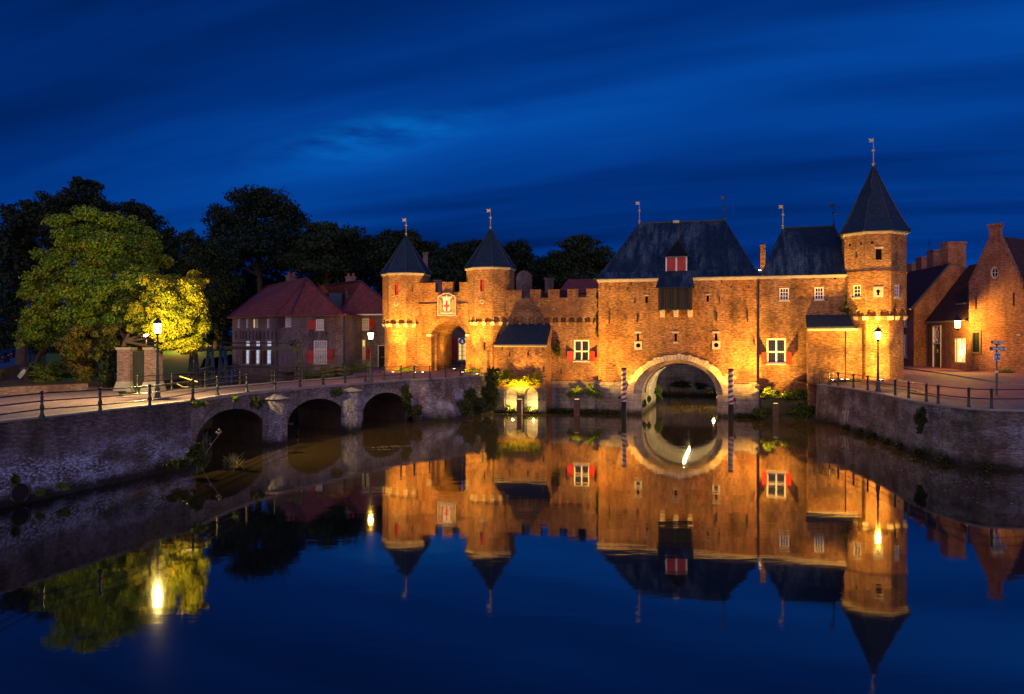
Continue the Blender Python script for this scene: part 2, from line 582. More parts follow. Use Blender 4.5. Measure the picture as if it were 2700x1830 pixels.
STONE = brick('plinth_stone', (0.30, 0.27, 0.24), (0.22, 0.20, 0.18), (0.10, 0.09, 0.08), bw=0.9, bh=0.36, ms=0.015, speck=0.35, soot=0.45, bump=0.4, green=0.3)
STONE_PALE = brick('pale_stone', (0.52, 0.44, 0.32), (0.42, 0.36, 0.27), (0.24, 0.2, 0.15), bw=0.7, bh=0.42, ms=0.012, speck=0.3, soot=0.35, bump=0.4)
VOUSS = plain('voussoir_stone', (0.54, 0.43, 0.27), 0.85, vary=0.45, scale=1.6, bump=0.5)
WHITE_STONE = plain('white_stone', (0.46, 0.41, 0.33), 0.8, vary=0.2, scale=3, bump=0.3)
SLATE = roofing('slate', (0.007, 0.022, 0.048), (0.085, 0.14, 0.19), 0.34, 0.3, streak=0.7, rough=0.62, lo=0.45, hi=0.62, spec=0.2)
SLATE_PLAIN = roofing('tower_slate', (0.010, 0.028, 0.056), (0.035, 0.06, 0.09), 0.3, 0.3, streak=0.4, rough=0.6, spec=0.3)
SLATE_DARK = roofing('dormer_slate', (0.006, 0.009, 0.014), (0.02, 0.025, 0.03), 0.25, 0.3, streak=0.3, rough=0.7, spec=0.15)
TILE_RED = roofing('red_tile', (0.23, 0.055, 0.034), (0.085, 0.036, 0.03), 0.42, 0.34, streak=0.9, rough=0.7, bump=1.0)
TILE_DARK = roofing('dark_tile', (0.06, 0.028, 0.022), (0.03, 0.02, 0.018), 0.33, 0.24, streak=0.5, rough=0.75, bump=1.0, spec=0.2)
RIDGE_RED = plain('ridge_tile', (0.22, 0.05, 0.042), 0.7, vary=0.3, scale=5)
LEAD = plain('lead', (0.075, 0.08, 0.095), 0.5, 0.4, vary=0.2)
WHITE = plain('white_paint', (0.75, 0.72, 0.66), 0.5, vary=0.08)
RED = plain('red_paint', (0.38, 0.020, 0.014), 0.5, vary=0.4, scale=5)
RED_DARK = plain('brown_red_paint', (0.07, 0.016, 0.013), 0.5, vary=0.2, scale=2)
IRON = plain('iron', (0.018, 0.024, 0.024), 0.38, 0.3, vary=0.3, scale=8)
IRON_GREEN = plain('green_iron', (0.035, 0.055, 0.05), 0.4, 0.2, vary=0.3, scale=8)
STEEL_BLUE = plain('blue_steel', (0.03, 0.085, 0.14), 0.5, 0.2, vary=0.3, scale=4)
STEEL_DARK = plain('dark_steel', (0.06, 0.06, 0.058), 0.55, 0.2, vary=0.3, scale=4)
WOOD = plain('dark_wood', (0.006, 0.0045, 0.0035), 0.7, vary=0.35, scale=6, bump=0.3)
IRON_MATT = plain('anchor_iron', (0.012, 0.012, 0.013), 0.85, 0.0, vary=0.3)
WOOD_PALE = plain('weathered_wood', (0.08, 0.055, 0.035), 0.8, vary=0.35, scale=5, bump=0.3)
BLACK = plain('dark_inside', (0.006, 0.005, 0.005), 0.9, vary=0.2)  # near-black colour puts in the shade behind openings; tyres share it
DOOR = plain('black_door', (0.012, 0.014, 0.013), 0.35, vary=0.2)
GOLD = plain('gilding', (0.75, 0.46, 0.10), 0.35, 0.7, vary=0.15)
CROSS = plain('heraldic_red', (0.45, 0.04, 0.02), 0.5, vary=0.1)
GLASS_M, _t, _o = new_mat('window_glass')
_b = _t.n('ShaderNodeBsdfPrincipled', {'Base Color': (0.012, 0.016, 0.022, 1), 'Roughness': 0.08})
_t.nt.links.new(_b.outputs[0], _o.inputs[0])
CURTAIN = plain('curtained_glass', (0.40, 0.38, 0.36), 0.25, vary=0.3, scale=2.5)
LIT_COOL = glowing('cool_lit_pane', (0.62, 0.72, 1.0), 0.8)
LIT_WARM = glowing('warm_lit_pane', (1.0, 0.62, 0.16), 1.1)
BULB, _t, _o = new_mat('lantern_glass')
_e = _t.n('ShaderNodeEmission', {'Color': (1.0, 0.70, 0.26, 1), 'Strength': 7.0})
_tr = _t.n('ShaderNodeBsdfTransparent', {'Color': (1, 1, 1, 1)})
_ad = _t.n('ShaderNodeAddShader', {0: _e.outputs[0], 1: _tr.outputs[0]})
_t.nt.links.new(_ad.outputs[0], _o.inputs[0])
LENS = glowing('spot_lens', (1.0, 0.78, 0.36), 30.0)
LENS_SOFT = glowing('pylon_lens', (1.0, 0.66, 0.24), 1.8)
SODIUM = (1.0, 0.48, 0.05)
WARM = (1.0, 0.66, 0.24)

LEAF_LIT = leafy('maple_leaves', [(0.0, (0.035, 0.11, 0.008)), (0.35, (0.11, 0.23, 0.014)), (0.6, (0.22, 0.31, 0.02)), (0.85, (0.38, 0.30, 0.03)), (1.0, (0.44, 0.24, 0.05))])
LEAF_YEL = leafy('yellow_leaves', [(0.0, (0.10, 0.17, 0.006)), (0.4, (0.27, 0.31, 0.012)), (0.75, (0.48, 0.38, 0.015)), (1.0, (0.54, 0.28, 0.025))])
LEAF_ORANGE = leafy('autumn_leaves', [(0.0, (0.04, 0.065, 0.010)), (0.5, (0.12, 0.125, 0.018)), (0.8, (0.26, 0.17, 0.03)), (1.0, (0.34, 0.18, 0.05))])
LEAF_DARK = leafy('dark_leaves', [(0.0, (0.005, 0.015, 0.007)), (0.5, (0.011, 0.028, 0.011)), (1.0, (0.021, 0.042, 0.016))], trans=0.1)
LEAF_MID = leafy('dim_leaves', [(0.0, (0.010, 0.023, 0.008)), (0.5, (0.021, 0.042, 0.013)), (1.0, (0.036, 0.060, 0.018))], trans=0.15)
LEAF_IVY = leafy('ivy_leaves', [(0.0, (0.020, 0.034, 0.008)), (0.5, (0.04, 0.06, 0.014)), (1.0, (0.09, 0.10, 0.02))])
LEAF_BANK = leafy('bank_leaves', [(0.0, (0.025, 0.05, 0.010)), (0.5, (0.06, 0.10, 0.018)), (1.0, (0.14, 0.16, 0.03))])
LEAF_HERB = leafy('herb_leaves', [(0.0, (0.05, 0.10, 0.016)), (0.5, (0.11, 0.18, 0.025)), (1.0, (0.22, 0.24, 0.04))])
BARK = plain('bark', (0.075, 0.05, 0.03), 0.9, vary=0.45, scale=4, bump=0.6)
GRASS = ground_mat('lawn_grass', (0.013, 0.115, 0.008), (0.022, 0.16, 0.010), 1.0, bump=0.8)
EARTH = ground_mat('earth', (0.035, 0.032, 0.018), (0.05, 0.055, 0.02), 0.8, bump=0.8)
PAVE = ground_mat('paver_road', (0.22, 0.14, 0.175), (0.165, 0.115, 0.155), 0.35, 0.8, 0.35, cobble=(0.2, 0.1, 20))
PAVE_R = ground_mat('brick_road', (0.32, 0.125, 0.135), (0.24, 0.10, 0.115), 0.35, 0.75, 0.35, cobble=(0.2, 0.1, -30))
COBBLE = ground_mat('cobbles', (0.16, 0.15, 0.14), (0.22, 0.2, 0.15), 0.5, 0.7, 0.9, cobble=(0.18, 0.16, -40))
ASPH = ground_mat('asphalt', (0.055, 0.058, 0.065), (0.075, 0.078, 0.085), 0.6, 0.42, 0.15)
LEAFLITTER = ground_mat('leaf_litter', (0.10, 0.06, 0.02), (0.16, 0.085, 0.03), 1.5, 0.9, 0.8, extra=(0.32, 0.17, 0.05))
KERB = plain('kerb_stone', (0.24, 0.22, 0.21), 0.8, vary=0.25, scale=2, bump=0.3)

WATER, _t, _o = new_mat('river_water')
_g = _t.n('ShaderNodeNewGeometry').outputs['Position']
_h = _t.math('ADD', _t.math('MULTIPLY', _t.noise(_t.mapping(_g, (0.35, 0.9, 1)), 1.0, 3, 0.5), 0.7), _t.math('MULTIPLY', _t.noise(_t.mapping(_g, (1.5, 3.4, 1)), 1.0, 3, 0.5), 0.12))
_bp = _t.n('ShaderNodeBump', {'Height': _h, 'Strength': _t.ramp(_t.noise(_t.mapping(_g, (0.05, 0.10, 1)), 1.0, 4, 0.6), [(0.40, 0.025), (0.66, 0.11)]), 'Distance': 0.1})
_cc = _t.mix(_t.ramp(_t.noise(_g, 0.06, 4), [(0.35, 0.0), (0.65, 1.0)]), (0.003, 0.005, 0.006), (0.006, 0.007, 0.007))
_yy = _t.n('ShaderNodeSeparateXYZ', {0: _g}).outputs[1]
_brown = _t.n('ShaderNodeMapRange', {0: _t.math('ADD', _yy, _t.math('MULTIPLY', _t.noise(_g, 0.12, 4), 10.0)), 1: 36.0, 2: 56.0}, interpolation_type='SMOOTHSTEP').outputs[0]
_cc = _t.mix(_brown, _cc, (0.10, 0.066, 0.02))      # water turns browner with distance, towards the bridge and quays
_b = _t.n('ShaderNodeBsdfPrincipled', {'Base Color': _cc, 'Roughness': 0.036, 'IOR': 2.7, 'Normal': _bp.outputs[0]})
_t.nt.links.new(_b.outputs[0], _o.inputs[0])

# ------------------------------------------------------------------ foliage generator
def leaf_mesh(name, C, N, size, mat, Minv):
    """one small diamond-shaped leaf (two triangles folded on the midrib) per centre"""
    n = len(C)
    N = N / (np.linalg.norm(N, axis=1, keepdims=True) + 1e-9)
    r = rng.normal(size=(n, 3))
    A = np.cross(N, r); A /= (np.linalg.norm(A, axis=1, keepdims=True) + 1e-9)
    B = np.cross(N, A)
    s = size * rng.uniform(0.65, 1.35, (n, 1))
    V = np.empty((n, 4, 3))
    V[:, 0] = C - A * s * 0.62; V[:, 1] = C - B * s * 0.40 + N * s * 0.08
    V[:, 2] = C + A * s * 0.62; V[:, 3] = C + B * s * 0.40 + N * s * 0.08
    V = V.reshape(-1, 3)
    Mi = np.array(Minv)
    V = V @ Mi[:3, :3].T + Mi[:3, 3]
    me = bpy.data.meshes.new(name)
    me.vertices.add(4 * n); me.loops.add(4 * n); me.polygons.add(n)
    me.vertices.foreach_set('co', V.astype(np.float32).ravel())
    me.loops.foreach_set('vertex_index', np.arange(4 * n, dtype=np.int32))
    me.polygons.foreach_set('loop_start', np.arange(0, 4 * n, 4, dtype=np.int32))
    me.materials.append(mat)
    me.update(calc_edges=True)
    return me


def crown_points(blobs, n, shell=0.55, clump=0.24, per=26, k=15):
    """leaf centres on clumps that stand on each ellipsoid's outer part, with dark hollows between the clumps"""
    wts = np.array([(b[3] * b[4] * b[5]) ** (2 / 3) for b in blobs]); wts /= wts.sum()
    Cs, Ns = [], []
    for b, wt in zip(blobs, wts):
        m = max(8, int(n * wt / k))
        d = rng.normal(size=(k, 3)); d /= np.linalg.norm(d, axis=1, keepdims=True)
        cc = d * np.where(rng.uniform(size=(k, 1)) < 0.3, rng.uniform(0.1, 0.5, (k, 1)), rng.uniform(shell, 0.84, (k, 1)))
        r = rng.uniform(0.24, 0.42, (k, 1, 1))
        e = rng.normal(size=(k, m, 3)); e /= np.linalg.norm(e, axis=2, keepdims=True)
        rad = rng.uniform(0.0, 1.0, (k, m, 1)) ** 0.4 * rng.uniform(0.80, 1.12, (k, m, 1))
        P = cc[:, None, :] + e * rad * r * np.array([1.15, 1.15, 0.80])
        Cs.append((P * np.array(b[3:6])).reshape(-1, 3) + np.array(b[:3]))
        Ns.append((e * 0.8 + rng.normal(size=(k, m, 3)) * 0.5 + np.array([0, 0, 0.35])).reshape(-1, 3))
    return np.concatenate(Cs), np.concatenate(Ns)


def leaf_part(name, blobs, n, size, mat, parent, **kw):
    C, N = crown_points(blobs, n, **kw)
    o = bpy.data.objects.new(name, leaf_mesh(name, C, N, size, mat, RW[parent].inverted()))
    COL.objects.link(o)
    o.parent = parent; RW[o] = RW[parent]
    return o


def leaf_solo(name, label, cat, blobs, n, size, mat, group=None, kind=None, **kw):
    kw.setdefault('k', 30)
    n = int(n * 1.5)
    C, N = crown_points(blobs, n, **kw)
    b0 = blobs[0]
    loc = (b0[0], b0[1], b0[2] - b0[5])
    o = bpy.data.objects.new(name, leaf_mesh(name, C, N, size, mat, Matrix.Translation(loc).inverted()))
    COL.objects.link(o)
    o.location = loc
    o['label'] = label; o['category'] = cat
    if group: o['group'] = group
    if kind: o['kind'] = kind
    return o


def grass_points(poly_fn, n, h):
    pass


def tree(label, base, trunk, blobs, nleaf, size, lmat, group=None, name='tree', **kw):
    """trunk: list of (points, radii) polylines in world coordinates"""
    t = thing(name, label, 'tree', base, 0, group)
    mb = MB()
    for pts, rr in trunk:
        mb.tube(pts, rr, 8)
    part('trunk', mb, BARK, t)
    leaf_part('crown', blobs, nleaf, size, lmat, t, **kw)
    return t


# ------------------------------------------------------------------ setting: water, ground, quays
wm = MB()
wm.poly([(-140, -60, 0), (140, -60, 0), (140, 125, 0), (-140, 125, 0)])
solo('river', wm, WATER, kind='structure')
solo('river_bed', MB().poly([(-600, -100, -1.5), (600, -100, -1.5), (600, 130, -1.5), (-600, 130, -1.5)]), EARTH, kind='structure')

OX, OY, ANG = 7.72, 71.1, math.atan2(3.8, 13.2)
CF = T(OX, OY, 0) @ RZ(-ANG)


def W(v):
    return CF @ T(0, v, 0)


def cw(u, v, z=0.0):
    return CF @ Vector((u, v, z))


QL = [(-45, -45), (-29.3, 11.5), (-20.3, 31.6), (-17.0, 42.0)]                        # left quay edge
BF = [(-17.0, 42.0), (-16.6, 47.0), (-15.2, 51.6), (-13.1, 56.0), (-10.9, 60.4), (-8.35, 64.4)]   # bridge front edge
BB = [(-22.3, 45.0), (-21.3, 51.0), (-19.3, 56.2), (-17.2, 60.6), (-15.4, 65.6), (-14.0, 70.0)]   # bridge back edge
FC = [(-8.35, 64.4), (-6.6, 65.4), (-4.3, 69.3), (-2.2, 72.2)]                        # forecourt edge
QRz = 3.08
QR = [(24.45, 63.8)] + [tuple(gnd(px, py, QRz)[:2]) for px, py in ((2220, 1019), (2321, 1036), (2399, 1054), (2451, 1062.5), (2510, 1070.5), (2567, 1076.5), (2635, 1079.5), (2700, 1080.5))] + [(30.5, 41.2), (46, 46.5), (75, 60)]

canal = [cw(11.6, 1.5), cw(11.6, 16), cw(14, 27), cw(-4, 27), cw(1.9, 16), cw(1.9, 1.5)]
outline = [(700, 60), (75, 60)] + [p for p in reversed(QR[:-1])] + [tuple(cw(16, 0.8)[:2])] + [tuple(p[:2]) for p in canal] + \
    [tuple(cw(-9, 1.0)[:2])] + [p for p in reversed(FC)] + [(-13.6, 70.0), (-18.5, 76.5), (-23.3, 80.7), (-24.6, 83.2), (-31.8, 90.2),
     (-35, 91), (-29.5, 75), (-27.5, 60), (-24.0, 49)] + [(-22.3, 44.5), (-17.0, 42.0)] + [p for p in reversed(QL[:-1])] + [(-700, -45), (-700, 1500), (700, 1500)]


def gz_of(p):
    if p[0] > 20 and p[1] < 66: return 2.9
    return 3.3


solo('ground', MB().sheet([(p[0], p[1], gz_of(p)) for p in outline]), EARTH, kind='structure')


def offset_line(line, d):
    """line pushed d to its left"""
    out = []
    for i, p in enumerate(line):
        a = Vector(line[max(i - 1, 0)][:2]); b = Vector(line[min(i + 1, len(line) - 1)][:2])
        t = (b - a).normalized()
        out.append((p[0] - t.y * d, p[1] + t.x * d))
    return out


def resample(line, n):
    P = [Vector(p) for p in line]
    L = [0.0]
    for a, b in zip(P, P[1:]):
        L.append(L[-1] + (b - a).length)
    out = []
    for k in range(n + 1):
        s = L[-1] * k / n
        i = max(j for j in range(len(L)) if L[j] <= s + 1e-9)
        i = min(i, len(P) - 2)
        f = (s - L[i]) / (L[i + 1] - L[i])
        out.append(P[i].lerp(P[i + 1], f))
    return out


def smooth(line, n, it=2):
    P = [Vector(p) for p in line]
    for _ in range(it):
        Q = [P[0]]
        for a, b in zip(P, P[1:]):
            Q += [a.lerp(b, 0.25), a.lerp(b, 0.75)]
        P = Q + [P[-1]]
    return resample(P, n)


def ribbon(line, z0, z1, out=0.0, mi=0, mb=None, wob=0.0):
    """vertical (or battered) wall face along a plan line, subdivided in height"""
    mb = mb or MB()
    low = offset_line(line, out)
    nz = 6
    S = [0.0]
    for a, b in zip(line, line[1:]):
        S.append(S[-1] + (Vector(b[:2]) - Vector(a[:2])).length)
    rows = []
    for j in range(nz + 1):
        f = j / nz
        rows.append([(low[i][0] * (1 - f) + line[i][0] * f + random.uniform(-wob, wob), low[i][1] * (1 - f) + line[i][1] * f + random.uniform(-wob, wob),
                      (z0 + (z1 - z0) * f) if not hasattr(z1, '__len__') else (z0 + (z1[i] - z0) * f)) for i in range(len(line))])
    for j in range(nz):
        for i in range(len(line) - 1):
            q = [rows[j][i], rows[j][i + 1], rows[j + 1][i + 1], rows[j + 1][i]]
            mb.poly(q, mi, uv=[(S[i], q[0][2]), (S[i + 1], q[1][2]), (S[i + 1], q[2][2]), (S[i], q[3][2])])
    return mb


def coping(line, z0, z1, wid, over, mb=None):
    mb = mb or MB()
    a = offset_line(line, -over); b = offset_line(line, wid)
    for i in range(len(line) - 1):
        mb.hexa([(a[i][0], a[i][1], z0), (a[i + 1][0], a[i + 1][1], z0), (b[i + 1][0], b[i + 1][1], z0), (b[i][0], b[i][1], z0),
                 (a[i][0], a[i][1], z1), (a[i + 1][0], a[i + 1][1], z1), (b[i + 1][0], b[i + 1][1], z1), (b[i][0], b[i][1], z1)])
    return mb


# left quay wall: the water lies to the right of its line
qw = thing('quay_wall', 'dark brick quay wall with white lime blooms below the left road', 'wall', (-18, 40, 0))
ql = [tuple(p) for p in resample(QL, 70)]
part('wall', ribbon(ql, -1.0, 3.36, -0.25, wob=0.015), BR_QUAY, qw)
part('coping', coping(ql, 3.36, 3.44, 0.45, 0.06), KERB, qw)
pp = gnd(47, 1300, 0.55)      # drain mouth near the water line
_x, _z = hit(47, 1297, wallframe(QL[1], QL[2]))
Mq = wallframe(QL[1], QL[2])
dm = MB(Mq @ T(_x, 0.02, _z) @ Matrix.Rotation(R(90), 4, 'X'))
dm.lathe([(0.36, -0.30), (0.36, 0.20), (0.44, 0.21), (0.44, -0.30)], 20)
part('drain_rim', dm, BR_QUAY, qw)
part('drain_mouth', MB(Mq @ T(_x, 0.02, _z) @ Matrix.Rotation(R(90), 4, 'X')).lathe([(0.355, -0.28), (0.355, 0.19)], 20), BLACK, qw)

# right quay wall: the water lies to its right (walking from the tower to the viewer)
qr = [tuple(p) for p in smooth(QR, 60)]
qrw = thing('quay_wall', 'stained brick quay wall curving round below the right road and black railing', 'wall', (24, 60, 0))
part('wall', ribbon(qr, -1.0, QRz - 0.10, -0.30, wob=0.02), BR_QUAY_R, qrw)
part('coping', coping(qr, QRz - 0.10, QRz, 0.5, 0.05), KERB, qrw)
# lime runs hanging from old iron outlets in the wall
Mr = wallframe(QR[0], QR[2])
lx = MB()
for px, z1, z0, wd_ in ((2233, 1.35, .30, 0.05), (2236, 1.50, .55, 0.035), (2242, 1.42, .62, 0.055), (2228, 1.38, 1.05, 0.06)):
    i = min(range(len(qr) - 1), key=lambda k: abs(HX + FP * qr[k][0] / qr[k][1] - px))
    a, b = Vector(qr[i]), Vector(qr[i + 1]); t = (b - a).normalized(); n = Vector((t.y, -t.x)) * -1
    n = Vector((-t.y, t.x)) * -1
    c = a + (b - a) * ((px - (HX + FP * a.x / a.y)) / max(1e-6, (HX + FP * b.x / b.y) - (HX + FP * a.x / a.y)))
    def q_(z, s_, o_):
        f = 1 - (z + 1.0) / (QRz + .9)
        p = c + n * (.30 * f + o_) + t * s_
        return (p.x, p.y, z)
    lx.hexa([q_(z0, -wd_ * .4, .05), q_(z0, wd_ * .4, .05), q_(z0, wd_ * .4, -.1), q_(z0, -wd_ * .4, -.1), q_(z1, -wd_, .06), q_(z1, wd_, .06), q_(z1, wd_, -.1), q_(z1, -wd_, -.1)])
parts('lime_run', lx, WHITE_STONE, qrw)

# land sheets: roads
pv = MB()
lq = QL[:] + []
road_out = [(-45, -45), (-29.3, 11.5), (-20.3, 31.6), (-17.0, 42.0), (-17.0, 42.05), (-22.2, 45.2), (-24.5, 49.5), tuple(gnd(340, 1030, 3.4)[:2]), tuple(gnd(233, 1030, 3.4)[:2]), tuple(gnd(0, 1043, 3.4)[:2]), (-60, 30), (-75, -45)]
pv.sheet([(p[0], p[1], 3.40) for p in road_out])
solo('street', pv, PAVE, kind='structure')

fc = MB()
fcl = FC + [tuple(cw(-8.4, 0.5)[:2]), tuple(cw(-8.4, 6)[:2]), tuple(cw(-21, 6)[:2]), (-12.8, 86), (-17.0, 85.5), (-14.0, 70.0)]
fcz = [3.40, 3.30, 3.36, 3.42, 3.62, 3.8, 3.8, 3.62, 3.62, 3.42]
fc.sheet([(p[0], p[1], z) for p, z in zip(fcl, fcz)])
solo('forecourt', fc, PAVE, kind='structure')
# its retaining wall down to the water, roughly battered
fw = thing('forecourt_wall', 'crumbling battered brick bank wall between the arched bridge and the lean-to', 'wall', (-6, 65, 0))
fl = [tuple(p) for p in smooth(FC, 22, 1)]
fzz = [3.34 + 0.05 * math.sin(i) for i in range(len(fl))]
fwm = MB()
lowf = offset_line(fl, -1.9)
nz = 9
rows = []
for j in range(nz + 1):
    f = j / nz
    rr = []
    for i in range(len(fl)):
        k = (1 - f) ** 1.5
        tt = i / (len(fl) - 1)
        bul = 0.5 + 0.7 * math.exp(-((tt - 0.35) / 0.25) ** 2)
        rr.append((fl[i][0] + (lowf[i][0] - fl[i][0]) * k * bul + random.uniform(-.08, .08) * (f < 1), fl[i][1] + (lowf[i][1] - fl[i][1]) * k * bul + random.uniform(-.08, .08) * (f < 1), -0.8 + (fzz[i] + 0.8) * f))
    rows.append(rr)
for j in range(nz):
    for i in range(len(fl) - 1):
        q = [rows[j][i], rows[j][i + 1], rows[j + 1][i + 1], rows[j + 1][i]]
        fwm.poly(q, uv=[(i * .42, q[0][2]), (i * .42 + .42, q[1][2]), (i * .42 + .42, q[2][2]), (i * .42, q[3][2])])
part('wall', fwm, BR_BRIDGE, fw)
part('coping', coping(fl, 3.33, 3.43, 0.5, 0.04), KERB, fw)

# right bank: cobbled strip, road, pavement, each rising gently to the houses
qi = offset_line(qr, 0.5)
qc = offset_line(qr, 4.4)
cb = MB()
def rz_(x, y):
    """height of the right bank"""
    return 3.09 + 0.45 * min(1.0, max(0.0, (y - 44 + (x - 24) * 0.35) / 30.0))
for i in range(len(qr) - 1):
    cb.poly([(qi[i][0], qi[i][1], QRz + 0.004), (qi[i + 1][0], qi[i + 1][1], QRz + 0.004), (qc[i + 1][0], qc[i + 1][1], rz_(*qc[i + 1]) + 0.01), (qc[i][0], qc[i][1], rz_(*qc[i]) + 0.01)])
solo('cobbled_verge', cb, COBBLE, kind='structure')
rd = MB()
xs = [24 + 2.0 * i for i in range(44)]
ys = [38 + 2.5 * i for i in range(40)]
for i in range(len(xs) - 1):
    for j in range(len(ys) - 1):
        cx, cy = xs[i] + 1, ys[j] + 1.2
        # keep to the land side of the quay line
        ok = True
        for k in range(len(qr) - 1):
            a, b = Vector(qr[k]), Vector(qr[k + 1])
            d = (b - a).normalized(); rel = Vector((cx, cy)) - a
            if -1.6 < rel.dot(d) < (b - a).length + 1.6 and d.x * rel.y - d.y * rel.x < 2.4 and abs(d.x * rel.y - d.y * rel.x) < 14:
                ok = False
        if not ok or (cx > 30 and cy < 44) or cy < 42: continue
        rd.poly([(xs[i], ys[j], rz_(xs[i], ys[j])), (xs[i + 1], ys[j], rz_(xs[i + 1], ys[j])), (xs[i + 1], ys[j + 1], rz_(xs[i + 1], ys[j + 1])), (xs[i], ys[j + 1], rz_(xs[i], ys[j + 1]))])
solo('road', rd, PAVE_R, kind='structure')
# pavement with a kerb along the houses
kb = [gnd(2372, 971, 3.54), gnd(2455, 982, 3.54), gnd(2544, 994.5, 3.54), gnd(2620, 1003, 3.54), gnd(2700, 1013, 3.50), gnd(2900, 1040, 3.4)]
kb = [tuple(p[:2]) for p in kb]
kn = [(46.5, 92), (46.2, 86), (44.8, 75), (47, 70.5), (52, 66), (60, 60)]
pm = MB()
for i in range(len(kb) - 1):
    a, b, c, d = kb[i], kb[i + 1], kn[i + 1], kn[i]
    z0, z1 = rz_(*a) + 0.11, rz_(*b) + 0.11
    pm.poly([(a[0], a[1], z0), (b[0], b[1], z1), (c[0], c[1], z1 + .03), (d[0], d[1], z0 + .03)])
solo('pavement', pm, PAVE_R, kind='structure')
km = MB()
for i in range(len(kb) - 1):
    a, b = kb[i], kb[i + 1]
    z0, z1 = rz_(*a), rz_(*b)
    t = (Vector(b) - Vector(a)).normalized(); nx, ny = t.y * .14, -t.x * .14
    km.hexa([(a[0] - nx, a[1] - ny, z0 - .1), (b[0] - nx, b[1] - ny, z1 - .1), (b[0], b[1], z1 - .1), (a[0], a[1], z0 - .1),
             (a[0] - nx, a[1] - ny, z0 + .118), (b[0] - nx, b[1] - ny, z1 + .118), (b[0], b[1], z1 + .118), (a[0], a[1], z0 + .118)])
solo('kerb', km, KERB, kind='structure')

# park lawn rising behind the moat, and the far street with parked cars
lw = MB()
def lawn_z(x, y):
    t = min(1.0, max(0.0, (y - 75) / 38.0))
    return 3.39 + 3.0 * t
gx_, gy_ = [-99 + 2.2 * i for i in range(33)], [75 + 2 * i for i in range(40)]
def lawn_edge(y): return -29.6 - (y - 75) * .344 if y < 91 else -33
for i in range(len(gx_) - 1):
    for j in range(len(gy_) - 1):
        e0, e1 = lawn_edge(gy_[j]), lawn_edge(gy_[j + 1])
        if gx_[i] >= max(e0, e1): continue
        l0, l1 = -.585 * gy_[j], -.585 * gy_[j + 1]
        if gx_[i + 1] <= min(l0, l1): continue
        q = [(max(l0, min(gx_[i], e0)), gy_[j]), (max(l0, min(gx_[i + 1], e0)), gy_[j]), (max(l1, min(gx_[i + 1], e1)), gy_[j + 1]), (max(l1, min(gx_[i], e1)), gy_[j + 1])]
        lw.poly([(x, y, lawn_z(x, y)) for x, y in q], 0, True)
solo('lawn', lw, GRASS, kind='structure')
# bank of the moat below the lawn
bk = ribbon([(-24.0, 49), (-27.5, 60), (-29.5, 75), (-35, 91), (-31.8, 90.2)], -1.0, 3.34, -0.5)
solo('moat_bank', bk, EARTH, kind='structure')
solo('leaf_strewn_verge', MB().sheet([(p[0], p[1], 3.405) for p in (gnd(0, 1019, 3.4)[:2], gnd(233, 1029, 3.4)[:2], gnd(300, 1026, 3.4)[:2], gnd(300, 1005, 3.4)[:2], gnd(0, 1003, 3.4)[:2])]), LEAFLITTER, kind='structure')
gv = MB()
g1 = [(gnd(70, 1003, 3.4)), gnd(300, 1005, 3.4), gnd(330, 980, 3.4), gnd(110, 962, 3.4)]
gv.sheet([(p.x, p.y, 3.406) for p in g1])
solo('grass_verge', gv, GRASS, kind='structure')
fs = MB()
fsp = [(-140, 60), (gnd(-10, 1010, 3.4).x, gnd(-10, 1010, 3.4).y), (gnd(75, 958, 3.4).x, gnd(75, 958, 3.4).y), (gnd(78, 930, 3.4).x, gnd(78, 930, 3.4).y), (-130, 260), (-190, 260)]
fs.sheet([(p[0], p[1], 3.402) for p in fsp])
solo('far_street', fs, ASPH, kind='structure')

